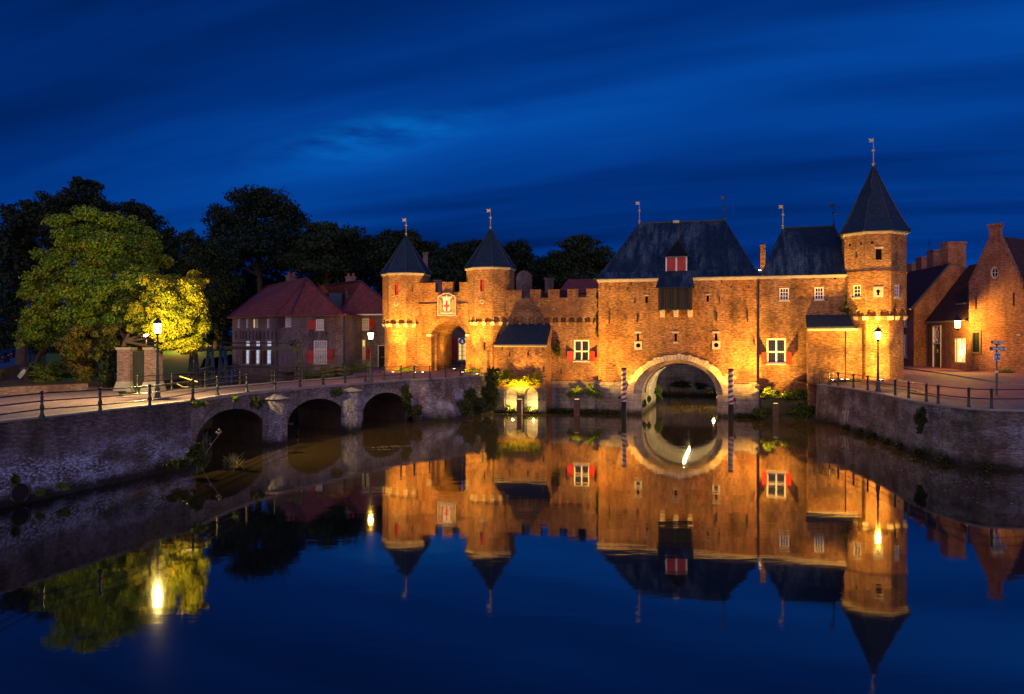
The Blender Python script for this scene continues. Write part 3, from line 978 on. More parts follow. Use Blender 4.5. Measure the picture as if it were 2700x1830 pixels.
# ------------------------------------------------------------------ arched bridge
br = thing('arched_bridge', 'low three-arched brick bridge with rounded cutwaters leading to the twin towers', 'bridge', (-15, 52, 0))
NS = 220
bf = smooth(BF, NS, 2); bb = smooth(BB, NS, 2)
bpx = [HX + FP * p.x / p.y for p in bf]
DZ = 3.40
def zlow(px):
    for a, b, zs, ztop in ((515, 697, 1.05, 2.56), (758, 908, 1.05, 2.54), (956, 1073, 1.05, 2.50)):
        if a < px < b:
            q = (px - (a + b) / 2) / ((b - a) / 2)
            return zs + (ztop - zs) * math.sqrt(max(0.0, 1 - q * q)), True
    return -0.8, False
fm, sf, rg = MB(), MB(), MB()
BS = [0.0]
for i in range(NS):
    BS.append(BS[-1] + (bf[i + 1] - bf[i]).length)
for i in range(NS):
    za, ina = zlow(bpx[i]); zb, inb = zlow(bpx[i + 1])
    A, B, A2, B2 = bf[i], bf[i + 1], bb[i], bb[i + 1]
    if ina != inb:
        za = zb = -0.8 if not (ina and inb) else za
    sa, sb = BS[i], BS[i + 1]
    fm.poly([(A.x, A.y, za), (B.x, B.y, zb), (B.x, B.y, DZ - .12), (A.x, A.y, DZ - .12)], uv=[(sa, za), (sb, zb), (sb, DZ - .12), (sa, DZ - .12)])
    fm.poly([(B2.x, B2.y, zb), (A2.x, A2.y, za), (A2.x, A2.y, DZ - .12), (B2.x, B2.y, DZ - .12)])
    if ina and inb:
        sf.poly([(A.x, A.y, za), (B.x, B.y, zb), (B2.x, B2.y, zb), (A2.x, A2.y, za)])
        # arch ring standing a little proud of the face
        t = (B - A).normalized(); n = Vector((t.y, -t.x))
        th = 0.34
        def up(px, z):
            for a, b in ((515, 697), (758, 908), (956, 1073)):
                if a < px < b:
                    q = (px - (a + b) / 2) / ((b - a) / 2)
                    return q
            return 0
        qa, qb = up(bpx[i], za), up(bpx[i + 1], zb)
        def ringpt(P, z, q):
            lat = q * th * 0.9
            return (P.x + t.x * lat + n.x * .035, P.y + t.y * lat + n.y * .035, z + th * math.sqrt(max(0.05, 1 - q * q * .8)))
        ra, rb = ringpt(A, za, qa), ringpt(B, zb, qb)
        ia, ib = (A.x + n.x * .035, A.y + n.y * .035, za), (B.x + n.x * .035, B.y + n.y * .035, zb)
        rg.poly([ia, ib, rb, ra])
        rg.poly([ra, rb, (rb[0] - n.x * .035, rb[1] - n.y * .035, rb[2]), (ra[0] - n.x * .035, ra[1] - n.y * .035, ra[2])])
        rg.poly([(A.x, A.y, za), (B.x, B.y, zb), ib, ia])
    elif ina != inb:
        P, P2 = (A, A2) if ina else (B, B2)
        zt = max(zlow(bpx[i])[0], zlow(bpx[i + 1])[0])
        sf.poly([(P.x, P.y, -0.8), (P2.x, P2.y, -0.8), (P2.x, P2.y, zt + .05), (P.x, P.y, zt + .05)])
parts('face_wall', fm, BR_BRIDGE, br)
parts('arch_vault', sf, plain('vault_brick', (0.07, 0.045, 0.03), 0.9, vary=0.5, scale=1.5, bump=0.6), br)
parts('arch_ring', rg, BR_BRIDGE, br)
dk = MB()
for i in range(NS):
    A, B, A2, B2 = bf[i], bf[i + 1], bb[i], bb[i + 1]
    dk.poly([(A.x, A.y, DZ), (B.x, B.y, DZ), (B2.x, B2.y, DZ), (A2.x, A2.y, DZ)])
part('deck', dk, PAVE, br)
bfl = [(p.x, p.y) for p in bf][::4]; bbl = [(p.x, p.y) for p in bb][::4]
part('edge_stone', coping(bfl, DZ - .12, DZ + .06, 0.34, 0.07), KERB, br)
part('edge_stone', coping(list(reversed(bbl)), DZ - .12, DZ + .06, 0.34, 0.07), KERB, br)
for pxc, pw, zt, zap in ((727.5, 61, 2.86, 3.16), (931, 50, 2.86, 3.12)):
    i = min(range(NS), key=lambda k: abs(bpx[k] - pxc + 15))
    P = bf[i]; t = (bf[i + 1] - bf[i - 1]).normalized(); n = Vector((t.y, -t.x))
    r = pw / 2 * P.y / FP * 1.03
    a = math.atan2(n.y, n.x)
    c = (P.x + n.x * 0.30, P.y + n.y * 0.30, 0)
    pr = MB()
    pr.lathe([(r + .04, -0.8), (r + .02, 0.6), (r, 1.4), (r, zt)], 14, c, a, sm=True, a0=-math.pi / 2, a1=math.pi / 2)
    for sgn in (-1, 1):
        q = (c[0] + t.x * r * sgn, c[1] + t.y * r * sgn)
        pr.poly([(q[0], q[1], -0.8), (q[0] - n.x * .35, q[1] - n.y * .35, -0.8), (q[0] - n.x * .35, q[1] - n.y * .35, zt), (q[0], q[1], zt)])
    cwt = part('cutwater', pr, BR_BRIDGE, br)
    part('cap', MB().lathe([(r, zt), (r + .16, zt + .02), (r + .16, zt + .07), (r * .5, zt + .07 + (zap - zt) * .5), (0.02, zap + .04)], 20, c, a, sm=True), KERB, cwt)

# ------------------------------------------------------------------ building pieces
def window(parent, M, x0, x1, z0, z1, nx=2, ny=3, y=0.12, fr=0.07, glass=None, bars=0.03, cross=False, sill=True, name='window', zsplit=0.5, bar_mat=None):
    """timber or stone framed window whose face sits at depth y in the wall"""
    f = MB(M)
    d0, d1 = y - 0.02, y + 0.06
    f.box(x0, x0 + fr, d0, d1, z0, z1); f.box(x1 - fr, x1, d0, d1, z0, z1)
    f.box(x0 + fr, x1 - fr, d0, d1, z0, z0 + fr); f.box(x0 + fr, x1 - fr, d0, d1, z1 - fr, z1)
    xi0, xi1, zi0, zi1 = x0 + fr, x1 - fr, z0 + fr, z1 - fr
    cells = [(xi0, xi1, zi0, zi1)]
    if cross:
        xm, zm = (x0 + x1) / 2, z0 + (z1 - z0) * zsplit
        f.box(xm - fr / 2, xm + fr / 2, d0 + .004, d1 - .004, zi0, zi1)
        f.box(xi0, xm - fr / 2, d0 + .002, d1 - .002, zm - fr / 2, zm + fr / 2); f.box(xm + fr / 2, xi1, d0 + .002, d1 - .002, zm - fr / 2, zm + fr / 2)
        cells = [(a, b, c, d) for a, b in ((xi0, xm - fr / 2), (xm + fr / 2, xi1)) for c, d in ((zi0, zm - fr / 2), (zm + fr / 2, zi1))]
    g = MB(M)
    for a, b, c, d in cells:
        for i in range(1, nx):
            p = a + (b - a) * i / nx
            g.box(p - bars / 2, p + bars / 2, y + .005, y + .04, c, d)
        for j in range(1, ny):
            q = c + (d - c) * j / ny
            g.box(a, b, y + .007, y + .038, q - bars / 2, q + bars / 2)
    fo = part(name, f, WHITE, parent)
    if g.v:
        part('glazing_bars', g, bar_mat or WHITE, fo)
    part('pane', MB(M).poly([(x0 + .01, y + .05, z0 + .01), (x1 - .01, y + .05, z0 + .01), (x1 - .01, y + .05, z1 - .01), (x0 + .01, y + .05, z1 - .01)]), glass or GLASS_M, fo)
    if sill:
        part('sill', MB(M).box(x0 - .08, x1 + .08, -0.07, y + .02, z0 - .09, z0 - .002), WHITE_STONE, fo)
    return fo


def shutter(parent, M, hx, z0, z1, wd_, side, ang=165, mat=None, label=None):
    """board shutter hinged at hx, opened by ang degrees; side -1 = left of the window"""
    a = R(180 - ang)
    Ms = M @ T(hx, -0.035, 0) @ Matrix.Rotation(side * -a, 4, 'Z')
    s = MB(Ms)
    x0, x1 = (0, wd_) if side > 0 else (-wd_, 0)
    s.box(x0, x1, -0.045, 0, z0, z1)
    fr = 0.07
    for q0, q1 in ((z0, z0 + fr), (z1 - fr, z1), ((z0 + z1) / 2 - fr / 2, (z0 + z1) / 2 + fr / 2)):
        s.box(x0 + .004, x1 - .004, -0.062, -0.043, q0, q1)
    return part('shutter', s, mat or RED, parent, label)


def slit(mb_list, x, z0, z1, w=0.16):
    return rect(x - w / 2, x + w / 2, z0, z1)


def vane(parent, P, h, flag_dir=-1, mat=None, s=.62):
    """iron rod with ball and a pierced swallow-tailed banner"""
    m = MB(T(*P))
    m.lathe([(0.10, -0.25), (0.09, 0.15), (0.16, 0.2), (0.05, 0.28), (0.035, h * .45), (0.03, h)], 8)
    m.lathe([(0.0, h * .50), (0.11, h * .50 + .07), (0.15, h * .50 + .14), (0.11, h * .50 + .21), (0.02, h * .50 + .28)], 10)
    d = flag_dir
    z = h - .36
    a = R(-ANG * 57.3)
    pts = [(0, z), (d * .30 * s, z + .03), (d * .62 * s, z - .02), (d * .48 * s, z + .14), (d * .64 * s, z + .30), (d * .30 * s, z + .27), (0, z + .30)]
    for yy in (-.015, .015):
        m.poly([(p[0], yy, p[1]) for p in pts])
    for i in range(len(pts)):
        p, q = pts[i], pts[(i + 1) % len(pts)]
        m.poly([(p[0], -.015, p[1]), (q[0], -.015, q[1]), (q[0], .015, q[1]), (p[0], .015, p[1])])
    return part('weather_vane', m, mat or GOLDISH, parent)


GOLDISH = plain('gilded_iron', (0.55, 0.42, 0.20), 0.4, 0.3, vary=0.2)


def oct_face(c, Rr, k):
    """frame of face k of an octagon centred at castle coords c: x along the face, y inwards"""
    a = R(-90 + 45 * k)
    n = Vector((math.cos(a), math.sin(a), 0)); t = Vector((-math.sin(a), math.cos(a), 0))
    ap = Rr * math.cos(R(22.5))
    o = Vector((c[0], c[1], 0)) + n * ap
    return CF @ Matrix(((t.x, -n.x, 0, o.x), (t.y, -n.y, 0, o.y), (0, 0, 1, 0), (0, 0, 0, 1)))


def oct_wall(c, Rr, z0, z1, holes=None, depth=0.35):
    holes = holes or {}
    mb = MB()
    hw = Rr * math.sin(R(22.5))
    for k in range(8):
        mb.facade(rect(-hw, hw, z0, z1), holes.get(k if k < 5 else k - 8, []), 0, depth, 0, 1, oct_face(c, Rr, k))
    return mb


def oct_ring(c, r0, r1, z0, z1, mb=None):
    mb = mb or MB(CF)
    mb.lathe([(r0, z0), (r1, z0), (r1, z1), (r0, z1)], 8, (c[0], c[1], 0), R(22.5), sm=False)
    return mb


def pointed(x0, x1, z0, zs, rise, n=5):
    c, a = (x0 + x1) / 2, (x1 - x0) / 2
    L = [(x0 + a * (1 - math.cos(math.pi / 2 * k / n)) , zs + rise * math.sin(math.pi / 2 * k / n) ** 0.9) for k in range(n + 1)]
    Rt = [(2 * c - p[0], p[1]) for p in reversed(L[:-1])]
    return [(x0, z0)] + L + Rt + [(x1, z0)]


def frieze(M, x0, x1, n, z0, z1, y_out, parent, mb_arch, mb_stone, first=True, last=True):
    """row of pointed arches carrying an overhanging wall: arches cut through a thin slab in front of the lower wall"""
    p = (x1 - x0) / n
    holes = []
    for i in range(n):
        a = x0 + p * i
        holes.append(pointed(a + p * .16, a + p * .84, z0 + .005, z0 + (z1 - z0) * .35, (z1 - z0) * .45))
    mb_arch.facade(rect(x0, x1, z0, z1), holes, y_out, -y_out - .004, M=M)
    for i in range(n + 1):
        if (i == 0 and not first) or (i == n and not last): continue
        a = x0 + p * i
        w_ = p * .17
        s = MB()
        s.hexa([(a - w_, y_out * .35, z0 - .30), (a + w_, y_out * .35, z0 - .30), (a + w_, 0.05, z0 - .30), (a - w_, .05, z0 - .30),
                (a - w_, y_out - .03, z0 + .0), (a + w_, y_out - .03, z0), (a + w_, .05, z0), (a - w_, .05, z0)])
        mb_stone.add(s, M)


def octagon_tower(t, c, Rlo, Rup, zb, zc, zc2, ze, zap, Re, holes_lo, holes_up, nfr=2, flare=0.0, roofmat=None, vane_h=2.0, slot='wall'):
    part('lower_wall', oct_wall(c, Rlo, zb, zc2, holes_lo), [BR_TOWER, BLACK], t)
    part('upper_wall', oct_wall(c, Rup, zc2, ze - .02, holes_up), [BR_TOWER, BLACK], t)
    ar, st = MB(), MB()
    hw = Rup * math.sin(R(22.5))
    for k in range(-3, 4):
        M = oct_face(c, Rup, k)
        dd = (Rup - Rlo) * math.cos(R(22.5))
        M2 = oct_face(c, Rlo, k)
        frieze(M2, -hw, hw, nfr, zc, zc2, -dd, t, ar, st, True, True)
    fr_ = part('corbel_frieze', ar, BR_TOWER, t)
    parts('corbel_stone', st, WHITE_STONE, fr_)
    co = MB(CF)
    oct_ring(c, Rup - .1, Rup + .08, ze - .24, ze - .15, co)
    oct_ring(c, Rup - .1, Rup + .15, ze - .14, ze - .02, co)
    parts('cornice', co, WHITE_STONE, t)
    rf = MB(CF)
    H = zap - ze
    if flare:
        prof = [(Re, ze), (Re * .90, ze + H * .07), (Re * .76, ze + H * .19), (Re * .5, ze + H * .46), (Re * .25, ze + H * .73), (0.05, zap)]
    else:
        prof = [(Re, ze), (Re * .88, ze + H * .10), (Re * .5, ze + H * .48), (0.05, zap)]
    rf.lathe(prof, 8, (c[0], c[1], 0), R(22.5), sm=False)
    rf.lathe([(Re - .02, ze + .004), (Re - .02, ze - .05), (Rup - .1, ze - .05)], 8, (c[0], c[1], 0), R(22.5), sm=False)
    ro = part('roof', rf, roofmat or SLATE_PLAIN, t)
    hp = MB(CF)
    for k in range(8):
        a = R(22.5 + 45 * k)
        hp.tube([(c[0] + (r + .02) * math.cos(a), c[1] + (r + .02) * math.sin(a), z + .02) for r, z in prof], 0.035, 5)
    part('hip_lead', hp, LEAD, ro)
    P = CF @ Vector((c[0], c[1], zap))
    vane(t, P, vane_h)
    return ro


def facehole(c, Rr, k, px0, py0, px1, py1):
    M = oct_face(c, Rr, k)
    x0, z1 = hit(px0, py0, M); x1, _ = hit(px1, py0, M); _, z0 = hit((px0 + px1) / 2, py1, M)
    return rect(x0, x1, z0, z1)


# ------------------------------------------------------------------ twin gate towers
def gate_tower(label, c, zc, zc2, ze, zap, shut, eye, slits, lo_slits, vh):
    t = thing('gate_tower', label, 'tower', tuple(cw(c[0], c[1], 3.2)), -ANG, 'octagonal towers of the land gate')
    Rlo, Rup = 2.08, 2.28
    hu = {}
    hole = facehole(c, Rup, shut[0], *shut[1:])
    hu.setdefault(shut[0], []).append(hole)
    M = oct_face(c, Rup, eye[0])
    ex, ez = hit(eye[1], eye[2], M)
    hu.setdefault(eye[0], []).append([(ex + .13 * math.cos(2 * math.pi * i / 12), ez + .13 * math.sin(2 * math.pi * i / 12)) for i in range(12)])
    for s in slits: hu.setdefault(s[0], []).append(facehole(c, Rup, *s))
    hl = {}
    for s in lo_slits: hl.setdefault(s[0], []).append(facehole(c, Rlo, *s))
    octagon_tower(t, c, Rlo, Rup, 2.6, zc, zc2, ze, zap, 2.52, hl, hu, 2, 0, None, vh)
    Ms = oct_face(c, Rup, shut[0])
    x0, x1 = hole[0][0], hole[1][0]; z0, z1 = hole[0][1], hole[2][1]
    part('shutter', MB(Ms).box(x0 + (x1 - x0) * .32, x1 - .01, 0.05, .10, z0 + .01, z1 - .01), RED, t)
    rim = MB(M @ T(ex, 0, ez) @ Matrix.Rotation(R(90), 4, 'X'))
    rim.lathe([(0.135, -0.12), (0.135, 0.03), (0.22, 0.03), (0.22, -0.12)], 14)
    part('peephole_rim', rim, WHITE_STONE, t)
    return t


TL, TR_ = (-19.17, 1.35), (-10.54, 1.35)
gate_tower('slate-capped octagonal gate tower left of the crest, next to the red-roofed house', TL, 8.12, 8.78, 13.0, 16.74,
           (0, 1041, 748, 1050.5, 777), (0, 1045, 800.5), [(1, 1085, 753, 1088.5, 769)], [], 1.75)
gate_tower('slate-capped octagonal gate tower right of the crest, next to the lean-to', TR_, 8.24, 8.90, 13.33, 17.02,
           (0, 1266, 737, 1277, 768), (0, 1271, 795), [(2, 1346, 731, 1349, 747)], [(0, 1275.5, 902, 1279, 923)], 2.0)

# wall with the archway between the towers
gw = thing('gate_wall', 'battlemented archway wall carrying a painted crest between the two octagonal towers', 'gate', tuple(cw(-14.9, 1, 3.6)), -ANG)
Mg = W(0.25)
gx0, gx1 = TL[0] + 1.5, TR_[0] - 1.5
def gh(px, py): return hit(px, py, Mg)
ax0, _ = gh(1137, 900); ax1, _ = gh(1228, 900)
_, zsp = gh(1180, 884); _, zcr = gh(1182, 848)
apoly = archpoly(ax0, ax1, 2.9, zsp, zcr - zsp, 18)
ztop = 11.1; zm = 11.95
m1 = gh(1147.5, 750)[0]; m2 = gh(1166, 750)[0]; m3 = gh(1193, 750)[0]; m4 = gh(1211, 750)[0]
outer = [(gx0, 2.9), (ax0, 2.9)] + list(reversed(apoly[2:])) + [(ax1, 2.9), (gx1, 2.9), (gx1, zm), (m4, zm), (m4, ztop), (m3, ztop), (m3, zm + .05), (m2, zm + .05), (m2, ztop), (m1, ztop), (m1, zm), (gx0, zm)]
outer = [(gx0, 2.9), (ax0, 2.9)] + [p for p in reversed(apoly[2:])][:] + [(ax1, 2.9), (gx1, 2.9)] + outer[-12:][0:]
# rebuild cleanly: left jamb, arch from left to right, right jamb, battlements back to the left
arc = list(reversed(apoly[2:]))
bat = [(gx1, 2.9), (gx1, zm), (m4, zm), (m4, ztop), (m3, ztop), (m3, zm + .05), (m2, zm + .05), (m2, ztop), (m1, ztop), (m1, zm), (gx0, zm)]
outer = [(gx0, 2.9), (ax0, 2.9)] + arc + [(ax1, 2.9)] + bat
gm_ = MB(Mg).facade(outer, [], 0, 0, edge=0.75)
part('wall', gm_, BR_TOWER, gw)
# string course above the crest's foot and caps on the battlements
zs1 = gh(1140, 804)[1]
sc_ = MB(Mg)
cr0, cr1 = gh(1153, 800)[0], gh(1204, 800)[0]
sc_.box(gx0, cr0 - .05, -.09, 0, zs1, zs1 + .10); sc_.box(cr1 + .05, gx1, -.09, 0, zs1, zs1 + .10)
for a, b in ((gx0, m1), (m4, gx1)):
    sc_.box(a, b + 0, -.06, .8, zm + .002, zm + .07)
sc_.box(m2 - .04, m3 + .04, -.06, .8, zm + .052, zm + .13)
parts('string_course', sc_, BR_TOWER, gw)
# archway passage with a second, narrower order
vp = MB(Mg)
inn = archpoly(ax0 + .25, ax1 - .25, 2.9, zsp - .05, zcr - zsp - .22, 18)
vp.facade(archpoly(ax0 - .0, ax1 + .0, 2.9, zsp, zcr - zsp, 18), [inn], 0.76, 4.2)
part('passage', vp, BR_TOWER, gw)
ring = MB(Mg)
n_ = 20
c_, a_ = (ax0 + ax1) / 2, (ax1 - ax0) / 2
for k in range(n_):
    t0, t1 = math.pi * k / n_ + .012, math.pi * (k + 1) / n_ - .012
    pts = []
    for rr_, dz_ in ((a_, zcr - zsp), (a_ + .42, zcr - zsp + .42)):
        for tt in (t0, t1):
            pts.append((c_ + rr_ * math.cos(tt), zsp + dz_ * math.sin(tt)))
    a, b, d, e = pts[0], pts[1], pts[3], pts[2]
    ring.hexa([(a[0], -.03, a[1]), (b[0], -.03, b[1]), (b[0], .02, b[1]), (a[0], .02, a[1]), (e[0], -.03, e[1]), (d[0], -.03, d[1]), (d[0], .02, d[1]), (e[0], .02, e[1])])
part('arch_ring', ring, BR_TOWER, gw)
imp = MB(Mg)
imp.box(ax0 - .45, ax0 + .03, -.08, .7, zsp - .12, zsp + .10); imp.box(ax1 - .03, ax1 + .35, -.08, .7, zsp - .12, zsp + .10)
parts('impost', imp, WHITE_STONE, gw)
# painted crest: arched frame, white shield with red cross, crown and two gilt beasts
cx0, cz0 = gh(1155, 833); cx1, cz1 = gh(1202.5, 772)
cm = (cx0 + cx1) / 2; cw_ = cx1 - cx0; ch_ = cz1 - cz0
fo_ = [(cx0, cz0), (cx1, cz0), (cx1, cz0 + ch_ * .80), (cx1 - .06, cz0 + ch_ * .88), (cx1 - cw_ * .2, cz0 + ch_ * .92), (cx1 - cw_ * .33, cz1), (cx0 + cw_ * .33, cz1), (cx0 + cw_ * .2, cz0 + ch_ * .92), (cx0 + .06, cz0 + ch_ * .88), (cx0, cz0 + ch_ * .80)]
inner_ = [(cm + (p[0] - cm) * .90, cz0 + ch_ * .5 + (p[1] - cz0 - ch_ * .5) * .92) for p in fo_]
fr_mb = MB(Mg).facade(fo_, [inner_], -0.16, 0.14, edge=0.2)
crest = part('coat_of_arms', fr_mb, WHITE_STONE, gw)
part('panel', MB(Mg).poly([(p[0], -.03, p[1]) for p in inner_]), plain('crest_panel', (0.34, 0.17, 0.12), .7), crest)
sw, sh = cw_ * .20, ch_ * .50
sz0 = cz0 + ch_ * .16
shield = [(cm - sw, sz0 + sh), (cm - sw, sz0 + sh * .35), (cm - sw * .75, sz0 + sh * .12), (cm, sz0), (cm + sw * .75, sz0 + sh * .12), (cm + sw, sz0 + sh * .35), (cm + sw, sz0 + sh)]
part('shield', MB(Mg).facade(shield, [], -.10, 0, edge=.07), WHITE, crest)
cb_ = MB(Mg)
cb_.box(cm - sw * .22, cm + sw * .22, -.125, -.102, sz0 + sh * .03, sz0 + sh * .98)
cb_.box(cm - sw * .78, cm - sw * .22, -.125, -.102, sz0 + sh * .46, sz0 + sh * .62); cb_.box(cm + sw * .22, cm + sw * .78, -.125, -.102, sz0 + sh * .46, sz0 + sh * .62)
part('cross', cb_, CROSS, crest)
kz = sz0 + sh + .02
kr = [(cm - sw * .95, kz), (cm + sw * .95, kz), (cm + sw * 1.0, kz + .14), (cm + sw * 1.55, kz + .46), (cm + sw * .95, kz + .30), (cm + sw * .72, kz + .44), (cm + sw * .42, kz + .28), (cm, kz + .50), (cm - sw * .42, kz + .28),
      (cm - sw * .72, kz + .44), (cm - sw * .95, kz + .30), (cm - sw * 1.55, kz + .46), (cm - sw * 1.0, kz + .14)]
part('crown', MB(Mg).facade(kr, [], -.12, 0, edge=.09), WHITE, crest)
for sgn in (-1, 1):
    q = lambda x, z: (cm + sgn * (sw * 1.12 + x * cw_ * .21), sz0 - .08 + z * sh * 1.12)
    beast = [q(.25, 0), q(.75, 0), q(.70, .22), q(.95, .40), q(.80, .55), q(1.0, .78), q(.72, .72), q(.85, 1.0), q(.50, 1.06), q(.22, .92), q(.40, .80), q(.05, .74), q(.02, .62), q(.38, .58), q(.08, .42), q(.12, .30), q(.45, .34), q(.30, .15)]
    if sgn < 0: beast = beast[::-1]
    part('gilt_beast', MB(Mg).facade(beast, [], -.10, 0, edge=.07), GOLD, crest)
part('scroll', MB(Mg).facade([(cx0 + cw_ * .1, cz0 + ch_ * .07), (cm, cz0 + ch_ * .05), (cx1 - cw_ * .1, cz0 + ch_ * .07), (cx1 - cw_ * .12, cz0 + ch_ * .15), (cm, cz0 + ch_ * .13), (cx0 + cw_ * .12, cz0 + ch_ * .15)], [], -.09, 0, edge=.05), WHITE, crest)

# ------------------------------------------------------------------ battlemented curtain wall
cwl = thing('curtain_wall', 'battlemented brick wall with pointed arch frieze between gate tower and water gate', 'wall', tuple(cw(-4.3, .6, 0)), -ANG)
Mc = W(0.40)
def chh(px, py): return hit(px, py, Mc)
cu0, cu1 = TR_[0] + 1.9, -0.02
cz_t, cz_m = 10.42, 11.12
zf0, zf1 = chh(1480, 850)[1], chh(1480, 832)[1]
mer = [(1351, 1377), (1398.7, 1426), (1446.5, 1476), (1497, 1526), (1547, 1590)]
top = [(cu1, cz_m)]
for a, b in reversed(mer):
    xa, xb = chh(a, 770)[0], min(chh(b, 770)[0], cu1)
    if xb < cu1 - .01: top.append((xb, cz_m))
    top += [(xa, cz_m), (xa, cz_t)] if a != 1351 else [(cu0, cz_m)]
    if a != 1351: 
        nb = mer[[m[0] for m in mer].index(a) - 1][1]
        top.append((chh(nb, 770)[0], cz_t))
wx0, wz1 = chh(1513, 896.5); wx1, wz0 = chh(1553.5, 952.5)
part('lower_wall', MB(Mc).facade(rect(cu0, cu1, 2.5, zf1), [rect(wx0, wx1, wz0, wz1)], 0, .3, 0), BR_CURTAIN, cwl)
Mcu = W(0.22)
upo = [(cu0, zf1), (cu1, zf1)] + top
part('upper_wall', MB(Mcu).facade(upo, [], 0, 0, edge=.7), BR_CURTAIN, cwl)
capm = MB(Mcu)
for a, b in mer:
    xa = chh(a, 770)[0] if a != 1351 else cu0; xb = min(chh(b, 770)[0], cu1)
    capm.box(xa - .03, xb + .03, -.05, .75, cz_m + .002, cz_m + .07)
parts('merlon_cap', capm, BR_CURTAIN, cwl)
ar, st = MB(), MB()
fx0, fx1 = chh(1351, 840)[0], chh(1583, 840)[0]
frieze(Mc, fx0, fx1, 11, zf0, zf1 + .004, -.18, cwl, ar, st)
fr_ = part('corbel_frieze', ar, BR_CURTAIN, cwl); parts('corbel_stone', st, BR_CURTAIN, fr_)
part('plinth', MB(Mc).box(cu0, cu1, -.10, .3, -.8, 2.85), STONE, cwl)
window(cwl, Mc, wx0, wx1, wz0, wz1, 4, 4, .10, .11, CURTAIN if False else GLASS_M, .022, cross=True, zsplit=.46, bar_mat=IRON)
zsm = chh(1500, 926)[1]
shutter(cwl, Mc, wx0 - .02, wz0 + .02, zsm, .62, -1, 152)
shutter(cwl, Mc, wx1 + .02, wz0 + .02, zsm, .62, 1, 152)
anc = MB(Mc)
for px, py0, py1 in ((1480, 972, 986), (1432, 842, 850)):
    x, z0 = chh(px, py1); _, z1 = chh(px, py0); anc.box(x - .04, x + .04, -.07, 0, z0, z1)
parts('wall_anchor', anc, IRON_MATT, cwl)

# ------------------------------------------------------------------ lean-to by the water
la = thing('lean_to', 'slate-roofed brick lean-to with two round-headed niches at the water', 'building', tuple(cw(-7, -1, 0)), -ANG)
Ml = W(-1.6)
def lh(px, py): return hit(px, py, Ml)
lu0, lu1 = lh(1303, 1000)[0], lh(1441, 1000)[0]
lze, lzt = 6.15, 7.98
niches = []
for pa, pb in ((1329, 1363), (1383.5, 1418)):
    a, b = lh(pa, 1060)[0], lh(pb, 1060)[0]
    niches.append(archpoly(a, b, .28, lh(1360, 1040)[1], (b - a) / 2, 12))
sl = [rect(lh(p, 930)[0] - .07, lh(p, 930)[0] + .07, lh(p, 939)[1], lh(p, 927)[1]) for p in (1343.5, 1392)]
lw_ = MB(Ml).facade(rect(lu0, lu1, 2.3, lze), sl, 0, .3, 0, 1)
for x0, x1 in ((lu0, lu1),):
    lw_.poly([(x1, 0, -.8), (x1, 2.0, -.8), (x1, 2.0, lzt - .05), (x1, 0, lze)])
    lw_.poly([(x0, 0, -.8), (x0, 2.0, -.8), (x0, 2.0, lzt - .05), (x0, 0, lze)])
part('wall', lw_, [BR_GATE, BLACK], la)
plm = MB(Ml).facade(rect(lu0, lu1, -.8, 2.30), niches, -.02, .75)
part('plinth', plm, BR_QUAY_R, la)
nb_ = MB(Ml)
for nn in niches:
    nb_.poly([(p[0], .73, p[1]) for p in nn])
    nb_.box(nn[0][0], nn[1][0], -.25, .72, .16, .27)
part('niche', nb_, STONE_PALE, la)
lr = MB(Ml)
ra, rb = lh(1302, 909)[0] - .0, lh(1445, 907)[0]
ta, tb = hit(1345, 857, W(.4))[0], hit(1449, 857, W(.4))[0]
for dz in (0, .09):
    lr.poly([(ra, -.28, lze - .02 + dz), (rb, -.28, lze - .02 + dz), (tb, 2.0, lzt + dz), (ta, 2.0, lzt + dz)])
lr.poly([(ra, -.28, lze - .02), (rb, -.28, lze - .02), (rb, -.28, lze + .07), (ra, -.28, lze + .07)])
lr.poly([(rb, -.28, lze - .02), (tb, 2.0, lzt), (tb, 2.0, lzt + .09), (rb, -.28, lze + .07)])
lr.poly([(ra, -.28, lze + .07), (ta, 2.0, lzt + .09), (ra, 2.0, lze + .3)])
part('roof', lr, SLATE_PLAIN, la)
gt = MB(Ml).tube([(ra, -.30, lze + .0), (rb, -.30, lze + .0)], .06, 6)
part('gutter', gt, LEAD, la)
part('cornice', MB(Ml).box(lu0, lu1, -.07, 0, lze - .20, lze - .08), WHITE_STONE, la)
anc = MB(Ml)
for p in (1325, 1431):
    x = lh(p, 915)[0]; anc.box(x - .03, x + .03, -.06, 0, lh(p, 923)[1], lh(p, 912)[1])
x, z0 = lh(1433, 982); _, z1 = lh(1433, 966); anc.box(x - .05, x + .05, -.06, 0, z0, z1)
parts('wall_anchor', anc, IRON_MATT, la)

# ------------------------------------------------------------------ main water gate
wg = thing('water_gate', 'tall brick water gate with hipped slate roof over the wide round arch', 'gatehouse', tuple(cw(6.8, 3, 0)), -ANG)
Mm = W(0)
def mh(px, py): return hit(px, py, Mm)
U1 = mh(2002, 900)[0]
ZE = 12.02
D = 12.0
ox0, ox1 = mh(1670, 1041)[0], mh(1906, 1041)[0]
zsp = mh(1780, 1041)[1]; zcr = mh(1788, 949)[1]
apoly = archpoly(ox0, ox1, -.8, zsp, zcr - zsp, 26)
arc = list(reversed(apoly[2:]))
zp = 2.85
holes = []
for px, y0, y1 in ((1705, 781, 799), (1866, 779, 796), (1682.5, 879, 900), (1781.5, 879, 900), (1888, 879, 900)):
    x, z1 = mh(px, y0); _, z0 = mh(px, y1); holes.append(rect(x - .10, x + .10, z0, z1))
put = []
for px, py in ((1607.5, 762), (1654.5, 761.5), (1701.5, 761), (1829, 758), (1876, 757.5), (1927, 756.5), (1974, 756)):
    x, z = mh(px, py); holes.append(rect(x - .07, x + .07, z - .07, z + .07))
loops = []
